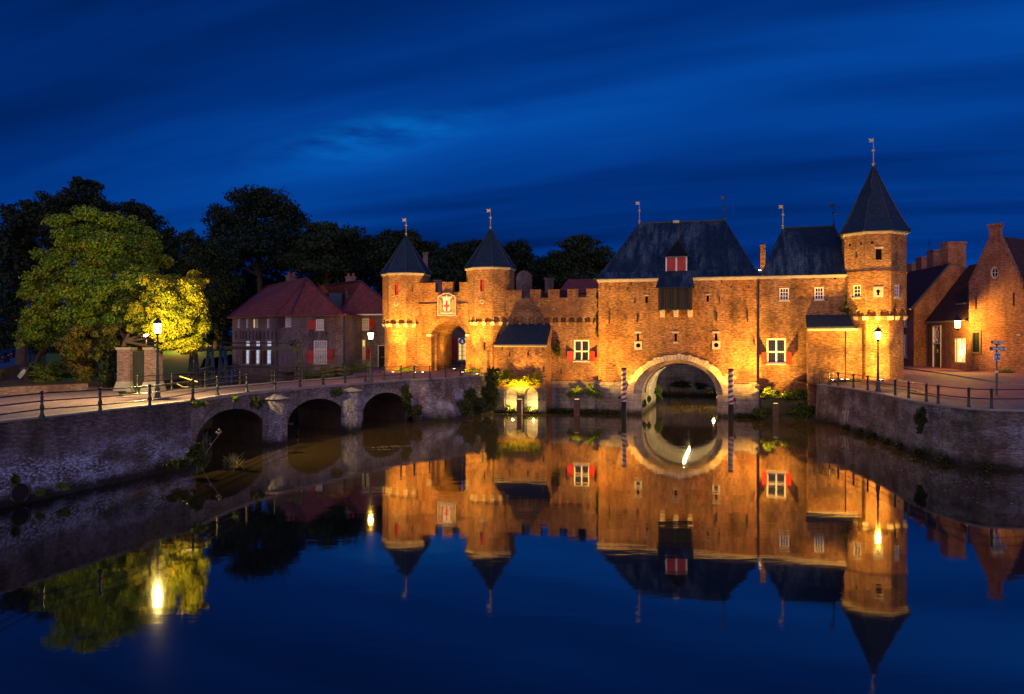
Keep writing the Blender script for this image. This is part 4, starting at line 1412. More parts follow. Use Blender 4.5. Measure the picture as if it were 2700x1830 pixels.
for px, py in ((1683, 911), (1888.5, 910)):
    x, z = mh(px, py); loops.append((x, z)); holes.append([(x + .19 * math.cos(2 * math.pi * i / 14), z + .19 * math.sin(2 * math.pi * i / 14)) for i in range(14)])
outer = [(0, -.8), (ox0, -.8)] + arc + [(ox1, -.8), (U1, -.8), (U1, ZE), (0, ZE)]
wmb = MB(Mm).facade(outer, holes, 0, .4, 0, 1)
wmb.poly([(0, 0, -.8), (0, D, -.8), (0, D, ZE), (0, 0, ZE)]); wmb.poly([(U1, 0, -.8), (U1, D, -.8), (U1, D, ZE), (U1, 0, ZE)])
part('wall', wmb, [BR_GATE, BLACK], wg)
pl = MB(Mm)
pj0, pj1 = mh(1652, 1060)[0], mh(1923.5, 1060)[0]
pl.box(-.06, pj0 - .004, -.08, .3, -.8, zp)
pl.box(pj1 + .004, U1 + .0, -.08, .3, -.8, zp)
pl.box(mh(1975, 1012)[0], U1 + .0, -.075, .3, zp + .002, zp + .16)
parts('plinth', pl, STONE, wg)
# stone jambs below the springing, inner barrel, voussoir ring
ix0, ix1 = mh(1691.5, 1041)[0], mh(1891, 1041)[0]
jm = MB(Mm)
jm.box(pj0, ix0, -.12, 1.0, -.8, zsp + .05); jm.box(ix1, pj1, -.12, 1.0, -.8, zsp + .05)
parts('jamb', jm, STONE_PALE, wg)
vr = MB(Mm)
n_ = 44
c_, a_ = (ox0 + ox1) / 2, (ox1 - ox0) / 2
b_ = zcr - zsp
ao = (pj1 - pj0) / 2
bo = mh(1788, 935)[1] - zsp
for k in range(n_):
    t0, t1 = math.pi * k / n_ + .003, math.pi * (k + 1) / n_ - .003
    e = random.uniform(-.06, .10); yy = -.07 - random.uniform(0, .035)
    q = [(c_ + a_ * math.cos(t0), zsp + b_ * math.sin(t0)), (c_ + a_ * math.cos(t1), zsp + b_ * math.sin(t1)),
         (c_ + (ao + e) * math.cos(t1), zsp + (bo + e) * math.sin(t1)), (c_ + (ao + e) * math.cos(t0), zsp + (bo + e) * math.sin(t0))]
    q = [(x, max(z, zsp + .055)) for x, z in q]
    vr.hexa([(q[0][0], yy, q[0][1]), (q[1][0], yy, q[1][1]), (q[1][0], .02, q[1][1]), (q[0][0], .02, q[0][1]),
             (q[3][0], yy, q[3][1]), (q[2][0], yy, q[2][1]), (q[2][0], .02, q[2][1]), (q[3][0], .02, q[3][1])])
part('arch_ring', vr, VOUSS, wg)
# recess soffit, then the barrel running back through the building
vb = MB(Mm)
n_ = 26
opts = [(c_ + a_ * math.cos(math.pi * k / n_), zsp + b_ * math.sin(math.pi * k / n_)) for k in range(n_ + 1)]
ci, ai, bi = (ix0 + ix1) / 2, (ix1 - ix0) / 2, mh(1790, 958)[1] - zsp
ipts = [(ci + ai * math.cos(math.pi * k / n_), zsp + bi * math.sin(math.pi * k / n_)) for k in range(n_ + 1)]
for k in range(n_):
    a, b, c, d = opts[k], opts[k + 1], ipts[k + 1], ipts[k]
    vb.poly([(a[0], 0, a[1]), (b[0], 0, b[1]), (b[0], .55, b[1]), (a[0], .55, a[1])])
    vb.poly([(a[0], .55, a[1]), (b[0], .55, b[1]), (c[0], .55, c[1]), (d[0], .55, d[1])])
    for y0, y1 in ((.55, 4.5), (4.5, 8.5), (8.5, 12.6)):
        vb.poly([(d[0], y0, d[1]), (c[0], y0, c[1]), (c[0], y1, c[1]), (d[0], y1, d[1])])
for x in (ix0, ix1):
    vb.poly([(x, .55, -.8), (x, 12.6, -.8), (x, 12.6, zsp), (x, .55, zsp)])
for rr_, xx in ((0, ix0), (0, ix1)):
    pass
part('vault', vb, STONE_PALE, wg)
zsp_in, bi_in = zsp, bi
# groove rib a little way in
rb_ = MB(Mm)
for k in range(n_):
    a, b = ipts[k], ipts[k + 1]
    f = .955
    a2, b2 = (ci + (a[0] - ci) * f, zsp + (a[1] - zsp) * f), (ci + (b[0] - ci) * f, zsp + (b[1] - zsp) * f)
    rb_.poly([(a2[0], 2.2, a2[1]), (b2[0], 2.2, b2[1]), (b2[0], 2.5, b2[1]), (a2[0], 2.5, a2[1])])
    rb_.poly([(a[0], 2.2, a[1]), (b[0], 2.2, b[1]), (b2[0], 2.2, b2[1]), (a2[0], 2.2, a2[1])])
part('vault_rib', rb_, STONE_PALE, wg)
# gun-loop surrounds and slit lintels
lo = MB(Mm)
for x, z in loops:
    lo.facade(rect(x - .34, x + .34, z - .36, z + .36), [[(x + .2 * math.cos(2 * math.pi * i / 14), z + .2 * math.sin(2 * math.pi * i / 14)) for i in range(14)]], -.05, .06, edge=.06)
for px, y0, y1, lab in ((1682.5, 874, 879, 1), (1781.5, 874, 879, 1), (1888, 874, 879, 1), (1781.5, 901, 906, 0), (1705, 777.5, 780.5, 0), (1866, 775.5, 778.5, 0)):
    x, z1 = mh(px, y0); _, z0 = mh(px, y1); hw = .30 if lab else .2
    lo.box(x - hw, x + hw, -.04, 0, z0, z1)
parts('loophole_surround', lo, WHITE_STONE, wg)
anc = MB(Mm)
for px, y0, y1 in ((1606, 820, 853), (1680, 828, 850), (1674, 785, 800), (1890, 822, 848), (1897, 782, 796), (1971, 818, 848), (1664, 742, 752), (1903, 735, 746), (1989, 895, 910)):
    x, z1 = mh(px, y0); _, z0 = mh(px, y1); anc.box(x - .04, x + .04, -.08, 0, z0, z1)
parts('wall_anchor', anc, IRON_MATT, wg)
# cornice and roof
co = MB(Mm)
bx0, bx1 = mh(1737, 740)[0], mh(1827, 740)[0]
for a, b in ((-.08, bx0 - .01), (bx1 + .01, U1 + .06)):
    co.box(a, b, -.09, 0, ZE - .30, ZE - .18); co.box(a - .05, b + .0, -.17, 0, ZE - .175, ZE - .05)
parts('cornice', co, WHITE_STONE, wg)
RV = 6.0
Mrz = W(RV)
ru0, rz0 = hit(1686, 592, Mrz); ru1, rz1 = hit(1910, 578, Mrz)
rz = (rz0 + rz1) / 2
ev = .33
rf = MB(Mm)
E = [(-ev, -ev, ZE), (U1 + ev * .6, -ev, ZE), (U1 + ev * .6, D + ev, ZE), (-ev, D + ev, ZE)]
def sag(p, q, f): return tuple(p[i] + (q[i] - p[i]) * f for i in range(3))
A_, B_ = (ru0, RV, rz), (ru1, RV, rz)
# slight bell-cast at the eaves
def mid(p, q, f=.16, dz=-.28):
    m = sag(p, q, f); return (m[0], m[1], m[2] + dz)
m0, m1_, m2_, m3_ = mid(E[0], A_), mid(E[1], B_), mid(E[2], B_), mid(E[3], A_)
for q in ((E[0], E[1], m1_, m0), (E[1], E[2], m2_, m1_), (E[2], E[3], m3_, m2_), (E[3], E[0], m0, m3_)):
    rf.poly(q)
rf.poly([m0, m1_, B_, A_]); rf.poly([m1_, m2_, B_]); rf.poly([m2_, m3_, A_, B_]); rf.poly([m3_, m0, A_])
rf.poly([(E[0][0], E[0][1], ZE - .04), (E[1][0], E[1][1], ZE - .04), (E[2][0], E[2][1], ZE - .04), (E[3][0], E[3][1], ZE - .04)])
for i in range(4):
    a, b = E[i], E[(i + 1) % 4]
    rf.poly([a, b, (b[0], b[1], b[2] - .04), (a[0], a[1], a[2] - .04)])
roof = part('roof', rf, SLATE, wg)
rl = MB(Mm)
rl.tube([A_, B_], .09, 6)
for e, m, p in ((E[0], m0, A_), (E[1], m1_, B_)):
    rl.tube([e, m, p], .05, 5)
part('ridge_lead', rl, LEAD, roof)
vane(wg, Mm @ Vector(A_), 2.15)
vane(wg, Mm @ Vector(B_), 2.3, -1, IRON_GREEN)
rh = MB(Mm)
x, z = hit(1783, 588, Mrz)
rh.box(x - .3, x + .3, RV - .12, RV + .12, rz - .1, rz + .14)
part('roof_hatch', rh, VOUSS, roof)
# dormer with red shutters
Md = W(.75)
def dh(px, py): return hit(px, py, Md)
dx0, dz0 = dh(1755, 723); dx1, dz1 = dh(1812, 678)
dm_ = MB(Md)
dm_.box(dx0 + .06, dx1 - .06, .0, 3.0, dz0 - .1, dz1)
dor = part('dormer', dm_, WOOD, wg)
f = MB(Md)
f.box(dx0, dx0 + .12, -.08, .05, dz0, dz1); f.box(dx1 - .12, dx1, -.08, .05, dz0, dz1)
f.box((dx0 + dx1) / 2 - .07, (dx0 + dx1) / 2 + .07, -.08, .05, dz0, dz1)
f.box(dx0 - .05, dx1 + .05, -.10, .05, dz0 - .12, dz0 - .002); f.box(dx0 - .05, dx1 + .05, -.12, .05, dz1 + .002, dz1 + .10)
parts('frame', f, WHITE, dor)
s_ = MB(Md)
for a, b in ((dx0 + .13, (dx0 + dx1) / 2 - .08), ((dx0 + dx1) / 2 + .08, dx1 - .13)):
    s_.box(a, b, -.05, -.002, dz0 + .02, dz1 - .02)
    for i in range(1, 4):
        q = a + (b - a) * i / 4
        s_.box(q - .01, q + .01, -.062, -.05, dz0 + .03, dz1 - .03)
parts('shutter', s_, RED, dor)
ap = dh(1786.5, 638)
dr = MB(Md)
e0, e1, e2, e3 = (dx0 - .18, -.28, dz1 + .06), (dx1 + .18, -.28, dz1 + .06), (dx1 + .18, 3.4, dz1 + .06), (dx0 - .18, 3.4, dz1 + .06)
pk, pb = (ap[0], .95, ap[1] + .35), (ap[0], 4.2, ap[1] + .35)
dr.poly([e0, e1, pk]); dr.poly([e1, e2, pb, pk]); dr.poly([e3, e0, pk, pb])
dro = part('dormer_roof', dr, SLATE_DARK, dor)
part('hip_lead', MB(Md).tube([e0, pk], .045, 5).tube([e1, pk], .045, 5).tube([e0, e1], .04, 5), LEAD, wg)
part('finial', MB(Md).lathe([(.05, 0), (.07, .2), (.03, .35), (.02, .9)], 8, (pk[0], pk[1], pk[2] - .05)), LEAD, dor)
# timber box over the arch for dropping things on boats
hx0, hz0 = mh(1739, 818); hx1, hz1 = mh(1826, 758)
hb = MB(Mm)
hb.box(hx0 + .0, hx1 - .0, -.80, 0, hz0, hz1 + .25)
ho = part('timber_box', hb, WOOD, wg)
s_ = MB(Mm)
for px in (1742, 1782, 1822.5):
    x = mh(px, 790)[0]
    s_.box(x - .12, x + .12, -.88, -.805, hz0 - .05, hz1)
nb = 14
for i in range(nb):
    a = hx0 + (hx1 - hx0) * i / nb
    s_.box(a + .02, a + (hx1 - hx0) / nb - .02, -.835, -.802, hz0 + .02, hz1 - .02)
part('boarding', s_, WOOD, ho)
hr = MB(Mm)
y_ = -1.15
ra_, rb__ = mh(1735, 758)[0] + .35, mh(1829, 758)[0] + .35
zt_ = ZE + .02
hr.poly([(hx0 - .22, y_, hz1 - .02), (hx1 + .22, y_, hz1 - .02), (hx1 + .0, -.20, zt_ + .12), (hx0 - .0, -.20, zt_ + .12)])
hr.poly([(hx0 - .22, y_, hz1 - .07), (hx1 + .22, y_, hz1 - .07), (hx1 + .0, -.20, zt_ + .05), (hx0 - .0, -.20, zt_ + .05)])
hr.poly([(hx0 - .22, y_, hz1 - .07), (hx1 + .22, y_, hz1 - .07), (hx1 + .22, y_, hz1 - .02), (hx0 - .22, y_, hz1 - .02)])
hr.poly([(hx0 - .22, y_, hz1 - .02), (hx0, -.20, zt_ + .12), (hx0, 0, hz1 + .2), (hx0 - .1, -.6, hz1 - .05)])
part('box_roof', hr, SLATE, ho)
cbm = MB(Mm)
for px in (1747, 1783, 1820):
    x = mh(px, 830)[0]
    for zz, yy in ((0, .25), (.22, .50), (.44, .78)):
        cbm.box(x - .19, x + .19, -yy, 0, hz0 - .62 + zz, hz0 - .62 + zz + .215)
parts('corbel', cbm, WHITE_STONE, ho)
# dormer and box done; rainwater pipe at the corner
part('downpipe', MB(Mm).tube([(U1 - .05, -.12, 2.9), (U1 - .05, -.12, ZE - .3)], .055, 6), LEAD, wg)

# ------------------------------------------------------------------ east wing
wi = thing('gatehouse_wing', 'lower brick wing with hipped slate roof between water gate and round-stair tower', 'building', tuple(cw(17, 3, 2.2)), -ANG)
wi['label'] = 'brick wing with smaller hipped slate roof between the water gate and the tallest tower'
Mw = W(.30)
def wh(px, py): return hit(px, py, Mw)
TC = (22.78, 1.3)
V0, V1 = U1 + .004, TC[0] - 1.6
holes = []
wins = []
for px0, px1, y0, y1 in ((2055, 2080.5, 759.5, 792), (2147.5, 2172, 757.5, 791)):
    a, z1 = wh(px0, y0); b, z0 = wh(px1, y1); wins.append((a, b, z0, z1)); holes.append(rect(a, b, z0, z1))
bw0, bz1 = wh(2021.5, 892.5); bw1, bz0 = wh(2072.5, 959.5)
holes.append(rect(bw0, bw1, bz0, bz1))
for px in (2012, 2041, 2093, 2147, 2202):
    x, z = wh(px, 734); holes.append(rect(x - .10, x + .10, z - .06, z + .06))
wmb = MB(Mw).facade(rect(V0, V1, .5, ZE), holes, 0, .3, 0, 1)
wmb.poly([(V0, 7.5, .5), (V1, 7.5, .5), (V1, 7.5, ZE), (V0, 7.5, ZE)])
part('wall', wmb, [BR_WING, BLACK], wi)
for a, b, z0, z1 in wins:
    window(wi, Mw, a, b, z0, z1, 3, 3, .05, .09, GLASS_M, .05, sill=True)
window(wi, Mw, bw0, bw1, bz0, bz1, 4, 4, .10, .13, GLASS_M, .025, cross=True, zsplit=.47, bar_mat=IRON)
zs_ = wh(2010, 928)[1]
shutter(wi, Mw, bw0 - .02, bz0 - .02, zs_, .68, -1, 126)
shutter(wi, Mw, bw1 + .02, bz0 - .02, zs_, .68, 1, 126)
# relieving arch of bricks over the big window
ra = MB(Mw)
cxw, hwid = (bw0 + bw1) / 2, (bw1 - bw0) / 2 + .1
for k in range(16):
    t0, t1 = R(35 + 110 * k / 16 + .6), R(35 + 110 * (k + 1) / 16 - .6)
    rr = hwid / math.cos(R(35))
    c0 = bz1 + .04 - rr * math.sin(R(35))
    q = [(cxw + r * math.cos(t), c0 + r * math.sin(t)) for r, t in ((rr, t0), (rr, t1), (rr + .3, t1), (rr + .3, t0))]
    ra.hexa([(q[0][0], -.02, q[0][1]), (q[1][0], -.02, q[1][1]), (q[1][0], .01, q[1][1]), (q[0][0], .01, q[0][1]), (q[3][0], -.02, q[3][1]), (q[2][0], -.02, q[2][1]), (q[2][0], .01, q[2][1]), (q[3][0], .01, q[3][1])])
part('relieving_arch', ra, BR_WING, wi)
co = MB(Mw)
co.box(V0 + .05, V1, -.09, 0, ZE - .26, ZE - .15); co.box(V0 + .05, V1, -.16, 0, ZE - .145, ZE - .03)
parts('cornice', co, WHITE_STONE, wi)
RV2 = 3.75
p0, pz0 = hit(2064, 601, W(.3 + RV2)); p1, pz1 = hit(2198.5, 597, W(.3 + RV2))
pz = (pz0 + pz1) / 2
rf = MB(Mw)
E = [(V0 + .12, -.28, ZE), (V1 + .5, -.28, ZE), (V1 + 2.2, 7.7, ZE), (V0 - .0, 7.7, ZE)]
A_, B_ = (p0, RV2, pz), (p1, RV2, pz)
rf.poly([E[0], E[1], B_, A_]); rf.poly([E[1], E[2], B_]); rf.poly([E[2], E[3], A_, B_]); rf.poly([E[3], E[0], A_])
rf.poly([(e[0], e[1], e[2] - .03) for e in E])
rf.poly([E[0], E[1], (E[1][0], E[1][1], ZE - .03), (E[0][0], E[0][1], ZE - .03)])
ro2 = part('roof', rf, SLATE, wi)
rl = MB(Mw); rl.tube([A_, B_], .08, 6); rl.tube([E[0], A_], .05, 5); rl.tube([E[1], B_], .05, 5)
part('ridge_lead', rl, LEAD, ro2)
vane(wi, Mw @ Vector(A_), 2.1)
vane(wi, Mw @ Vector(B_), 2.0, -1, IRON)
Mch = W(4.5)
c0, cz1 = hit(2005, 650, Mch); c1, _ = hit(2018, 650, Mch)
chm = MB(Mch)
chm.box(c0, c1, 0, .55, ZE - 1, cz1); chm.box(c0 - .05, c1 + .05, -.05, .6, cz1 + .002, cz1 + .16)
part('chimney', chm, BR_WING, wi)

rfl = thing('roof_floodlight', 'small floodlight in the roof valley below the lit chimney', 'floodlight', tuple(cw(U1 + .1, .6, ZE + .1)), -ANG)
P = CF @ Vector((U1 + .05, .9, ZE + .42))
part('housing', MB(T(*P)).lathe([(.05, -.5), (.05, -.1), (.15, -.06), (.17, .08), (.14, .10)], 10), WHITE, rfl)
part('lens', MB(T(*P)).lathe([(.135, .102), (.08, .13), (0, .14)], 10), LENS, rfl)
lamp('SPOT', rfl, (P.x, P.y, P.z + .25), 1500, SODIUM, .06, tuple(CF @ Vector((c0, 4.7, cz1 - .8))), 50, .8)

# ------------------------------------------------------------------ low annex beside the tower
ax = thing('tower_annex', 'low brick annex with lead roof under the windows beside the tallest tower', 'building', tuple(cw(20, -.7, 3)), -ANG)
Mx = W(-1.25)
def xh(px, py): return hit(px, py, Mx)
xu0 = xh(2130, 940)[0]; xu1 = xh(2251, 900)[0]
xze, xzt = xh(2190, 865)[1], hit(2190, 833, W(.30))[1]
xm = MB(Mx).facade(rect(xu0, xu1 + .6, 1.2, xze), [], 0, .3)
xm.poly([(xu0, 0, 1.2), (xu0, 1.55, 1.2), (xu0, 1.55, xzt), (xu0, 0, xze)])
part('wall', xm, BR_WING, ax)
part('cornice', MB(Mx).box(xu0 - .03, xu1 + .3, -.09, 0, xze - .22, xze - .06), WHITE_STONE, ax)
xr = MB(Mx)
for dz in (0, .10):
    xr.poly([(xu0 - .12, -.24, xze + dz), (xu1 + .05, -.24, xze + dz), (xu1 - .1, 1.55, xzt + dz), (xu0 - .06, 1.55, xzt + dz)])
xr.poly([(xu0 - .12, -.24, xze), (xu1 + .05, -.24, xze), (xu1 + .05, -.24, xze + .1), (xu0 - .12, -.24, xze + .1)])
xr.poly([(xu0 - .12, -.24, xze), (xu0 - .06, 1.55, xzt), (xu0 - .06, 1.55, xzt + .1), (xu0 - .12, -.24, xze + .1)])
xr.poly([(xu1 + .05, -.24, xze), (xu1 - .1, 1.55, xzt), (xu1 - .1, 1.55, xzt + .1), (xu1 + .05, -.24, xze + .1)])
part('roof', xr, SLATE_PLAIN, ax)
part('downpipe', MB(Mx).tube([(xh(2229, 900)[0], -.08, 3.2), (xh(2229, 900)[0], -.08, xze - .25)], .045, 6), LEAD, ax)

# ------------------------------------------------------------------ tallest tower
tw = thing('corner_tower', 'tallest octagonal brick tower with steep slate spire at the right end', 'tower', tuple(cw(TC[0], TC[1], 3.4)), -ANG)
RU, RLW = 2.53, 2.30
hu = {0: [], 1: [], -1: []}
keyw = {}
h0 = facehole(TC, RU, 0, 2309, 656, 2325.5, 685); hu[0].append(h0)
for k, px, py0, py1 in ((-1, 2258, 662, 679), (1, 2365, 661, 677)):
    x, z1 = hit(px, py0, oct_face(TC, RU, k)); _, z0 = hit(px, py1, oct_face(TC, RU, k)); hu[k].append(rect(x - .09, x + .09, z0, z1))
for k, px, py in ((-1, 2240.5, 646), (-1, 2270, 641.5), (0, 2300, 639)):
    x, z = hit(px, py, oct_face(TC, RU, k)); hu[k].append(rect(x - .10, x + .10, z - .10, z + .10))
wl = facehole(TC, RU, -1, 2249.5, 752, 2270, 784.5); wr = facehole(TC, RU, 1, 2359, 751, 2371.5, 784)
hu[-1].append(wl); hu[1].append(wr)
Mk = oct_face(TC, RU, 0)
kx, kz_ = hit(2315.5, 770, Mk)
keyh = [(kx + .13 * math.cos(2 * math.pi * i / 12), kz_ + .04 + .13 * math.sin(2 * math.pi * i / 12)) for i in range(12)]
hu[0].append(rect(kx - .16, kx + .16, kz_ - .24, kz_ + .24))
hl = {0: [], -1: []}
octagon_tower(tw, TC, RLW, RU, 2.4, 8.50, 9.25, 15.36, 21.0, 2.90, hl, hu, 2, 1.0, None, 2.35)
for k, h in ((-1, wl), (1, wr)):
    window(tw, oct_face(TC, RU, k), h[0][0], h[1][0], h[0][1], h[2][1], 2, 3, .04, .10, GLASS_M, .05)
ks = MB(Mk).facade(rect(kx - .38, kx + .38, kz_ - .42, kz_ + .42), [[(kx + .15 * math.cos(R(a)), kz_ + .06 + .15 * math.sin(R(a))) for a in range(-60, 241, 25)] + [(kx - .10, kz_ - .28), (kx + .10, kz_ - .28)]], -.04, .06, edge=.05)
part('keyhole_stone', ks, WHITE_STONE, tw)
sr = MB(CF)
oct_ring(TC, RU - .05, RU + .05, 11.96, 12.05, sr); oct_ring(TC, RU - .05, RU + .09, 12.055, 12.14, sr)
part('string_course', sr, BR_GATE, tw)
# window of the dark opening and its arch lintel
lm = MB(Mk); lm.box(h0[0][0] - .1, h0[1][0] + .1, -.03, 0, h0[2][1], h0[2][1] + .16)
part('lintel', lm, VOUSS, tw)
M_ = oct_face(TC, RLW, -1)
x, z1 = hit(2252, 930, M_); _, z0 = hit(2252, 954, M_)
parts('slit_stone', MB(M_).box(x - .45, x + .45, -.05, 0, z1, z1 + .14).box(x - .3, x + .3, -.05, 0, z0 - .2, z0 - .01), WHITE_STONE, tw)
part('slit', MB(M_).box(x - .07, x + .07, -.012, 0, z0, z1 - .003), BLACK, tw)  # dark slab on the wall face, its colour standing for the slit's shade

# ------------------------------------------------------------------ red-roofed houses on the left
def wallpoly(mb, P, Q, z0, z1, holes=(), depth=.22):
    M = wallframe(P, Q)
    L = (Vector(Q) - Vector(P)).length
    mb.facade(rect(0, L, z0, z1), holes, 0, depth, 0, 1, M)
    return M


def pxrect(M, x0, y0, x1, y1):
    a, z1 = hit(x0, y0, M); b, z0 = hit(x1, y1, M)
    return a, b, z0, z1


h1 = thing('house', 'brick house with hipped red tile roof and red shutters, left corner by the lock', 'house', (-22, 82, 3.6))
A, B, A2, Dd = (-22.40, 81.6), (-16.95, 80.0), (-24.3, 83.0), (-31.6, 90.0)
E_, F_ = (-24.5, 101), (-14.5, 92.5)
ZH = 9.12
MAB, MA2, MD = wallframe(A, B), wallframe(A2, A), wallframe(Dd, A2)
wt, ws = MB(), []
spec = []   # (frame, rect, nx, ny, glass)
fr_AB = [pxrect(MAB, 832.5, 842, 854, 870.5), pxrect(MAB, 826.7, 898, 862, 958.5)]
fr_A2 = [pxrect(MA2, 752, 834, 767.5, 861.5)]
fr_Du = [pxrect(MD, a, 841, b, 865) for a, b in ((626, 632.5), (649, 654.5), (667, 672.5), (675, 681), (703.5, 710.5))]
fr_Dl = [pxrect(MD, a, y0, b, y1) for a, b in ((648, 658), (674.5, 685), (703.5, 715)) for y0, y1 in ((899, 914), (922, 960))]
wallpoly(wt, A, B, 2.6, ZH, [rect(*r) for r in fr_AB])
wallpoly(wt, A2, A, -.8, ZH, [rect(*r) for r in fr_A2])
wallpoly(wt, Dd, A2, -.8, ZH, [rect(*r) for r in fr_Du + fr_Dl])
for P, Q in ((B, F_), (F_, E_), (E_, Dd)): wallpoly(wt, P, Q, 2.0, ZH)
part('wall', wt, [BR_HOUSE, BLACK], h1)
window(h1, MAB, *fr_AB[0], 4, 4, .05, .09, CURTAIN, .04)
window(h1, MAB, *fr_AB[1], 5, 3, .05, .10, CURTAIN, .035, cross=False)
r = fr_AB[1]
zt = r[2] + (r[3] - r[2]) * .60
part('transom', MB(MAB).box(r[0] + .1, r[1] - .1, .02, .09, zt - .07, zt + .07), WHITE, h1)
window(h1, MA2, *fr_A2[0], 3, 4, .05, .09, CURTAIN, .035)
for i, r in enumerate(fr_Du):
    window(h1, MD, *r, 2, 3, .05, .06, LIT_WARM if i == 2 else CURTAIN, .03, sill=False)
for r in fr_Dl:
    window(h1, MD, *r, 2, 3 if r[3] - r[2] > 1 else 2, .05, .07, LIT_COOL, .035, sill=r[3] - r[2] > 1)
a, b, z0, z1 = pxrect(MAB, 815, 845, 832, 868.5); shutter(h1, MAB, b - .01, z0, z1, b - a, -1, 176)
a, b, z0, z1 = pxrect(MAB, 811, 922, 827, 958.5); shutter(h1, MAB, b - .02, z0, z1, b - a, -1, 172)
a, b, z0, z1 = pxrect(MAB, 863, 921, 880, 957); shutter(h1, MAB, a + .01, z0, z1, b - a, 1, 172)
a, b, z0, z1 = pxrect(MA2, 736.4, 836, 752, 862); shutter(h1, MA2, b - .02, z0, z1, b - a, -1, 176, RED_DARK)
for i in (1, 3, 5):
    r = fr_Dl[i]
    shutter(h1, MD, r[0] - .02, r[2], r[3] - .12, .5, -1, 174, RED_DARK)
    shutter(h1, MD, r[1] + .02, r[2], r[3] - .12, .5, 1, 174, RED_DARK)
for px in (622, 634, 641, 650, 659, 668, 677, 687, 697, 708, 718, 728):
    x, z1 = hit(px, 873, MD); _, z0 = hit(px, 894, MD)
    part('wall_anchor', MB(MD).box(x - .04, x + .04, -.06, 0, z0, z1), IRON_MATT, h1)
for px in (816, 862):
    x, z1 = hit(px, 876, MAB); _, z0 = hit(px, 886, MAB)
    part('wall_anchor', MB(MAB).box(x - .03, x + .03, -.06, 0, z0, z1), IRON_MATT, h1)


def off_poly(P, d):
    n = len(P); out = []
    for i in range(n):
        a, b, c = Vector(P[i - 1]), Vector(P[i]), Vector(P[(i + 1) % n])
        t1, t2 = (b - a).normalized(), (c - b).normalized()
        n1, n2 = Vector((t1.y, -t1.x)), Vector((t2.y, -t2.x))
        k = (n1 + n2).normalized()
        out.append(b + k * d / max(.4, k.dot(n1)))
    return out


eo = off_poly([Dd, A2, A, B, F_, E_], .38)
R1 = at(808, 734, 86.5); R2 = at(703, 757, 99)
ZE1 = ZH - .03
V = [Vector((p.x, p.y, ZE1)) for p in eo]
rf = MB()
def roof_tri(*p): rf.poly([tuple(q) for q in p])
roof_tri(V[2], V[3], R1); roof_tri(V[1], V[2], R1); roof_tri(V[0], V[1], R1, R2)
roof_tri(V[5], V[0], R2); roof_tri(V[4], V[5], R2); roof_tri(V[3], V[4], R2, R1)
rf.poly([(p.x, p.y, ZE1 - .1) for p in V])
for i in range(6):
    a, b = V[i], V[(i + 1) % 6]
    rf.poly([a, b, (b.x, b.y, ZE1 - .1), (a.x, a.y, ZE1 - .1)])
ro = part('roof', rf, TILE_RED, h1)
rt = MB()
for a, b in ((V[2], R1), (V[3], R1), (R1, R2), (V[0], R2), (V[1], R1)):
    rt.tube([Vector(a) + Vector((0, 0, .03)), Vector(b) + Vector((0, 0, .06))], .12, 6)
part('ridge_tiles', rt, RIDGE_RED, ro)
def stack(parent, px0, px1, ytop, Y, zb, mt=BR_HOUSE, dep=.8, pots=0):
    p0, p1 = at(px0, ytop, Y), at(px1, ytop, Y)
    m = MB()
    m.box(p0.x, p1.x, Y, Y + dep, zb, p0.z - .2)
    m.box(p0.x - .08, p1.x + .08, Y - .08, Y + dep + .08, p0.z - .199, p0.z)
    c = part('chimney', m, mt, parent)
    for k in range(pots):
        xx = p0.x + (p1.x - p0.x) * (k + .5) / pots
        part('pot', MB().lathe([(.2, 0), (.17, .35), (.2, .4)], 10, (xx, Y + dep / 2, p0.z + .002)), RIDGE_RED, c)
    return c
stack(h1, 754, 778, 726, 93, 10, pots=2)
part('downpipe', MB().tube([(B[0] + .15, B[1] - .12, 3.4), (B[0] + .15, B[1] - .12, ZH - .1)], .05, 6), LEAD, h1)

h2 = thing('house', 'narrower brick house with red hipped roof and black door, beside the left gate tower', 'house', (-15, 84.5, 3.6))
P2, Q2 = (-18.2, 85.6), (-11.6, 83.7)
Q3, P3 = (-9.0, 93), (-22, 104)
M2 = wallframe(P2, Q2)
ZH2 = 9.20
w2 = [pxrect(M2, 954.5, 840, 973, 870), pxrect(M2, 934, 895.5, 963.5, 948.5)]
d2 = pxrect(M2, 995.5, 910, 1018, 969)
wt = MB()
wallpoly(wt, P2, Q2, 2.8, ZH2, [rect(*r) for r in w2] + [rect(*d2)])
for P, Q in ((Q2, Q3), (Q3, P3), (P3, P2)): wallpoly(wt, P, Q, 2.0, ZH2)
part('wall', wt, [BR_HOUSE, BLACK], h2)
window(h2, M2, *w2[0], 3, 4, .05, .09, CURTAIN, .04)
r = w2[1]; zt = r[2] + (r[3] - r[2]) * .64
wf = window(h2, M2, r[0], r[1], r[2], zt, 4, 4, .05, .09, CURTAIN, .035)
window(h2, M2, r[0], r[1], zt + .002, r[3], 4, 2, .05, .09, LIT_WARM, .035, sill=False)
a, b, z0, z1 = pxrect(M2, 974, 840, 989, 870); shutter(h2, M2, a, z0, z1, b - a, 1, 174)
a, b, z0, z1 = pxrect(M2, 920, 917, 934, 949); shutter(h2, M2, b - .02, z0, z1, b - a, -1, 172)
a, b, z0, z1 = pxrect(M2, 965, 917, 980, 948); shutter(h2, M2, a + .01, z0, z1, b - a, 1, 172)
dd = MB(M2); dd.box(d2[0] + .1, d2[1] - .1, .10, .16, d2[2], d2[3] - .1)
do = part('door', dd, DOOR, h2)
part('letter_slot', MB(M2).box((d2[0] + d2[1]) / 2 - .15, (d2[0] + d2[1]) / 2 + .15, .08, .10, d2[2] + 1.05, d2[2] + 1.13), GOLD, do)
df = MB(M2)
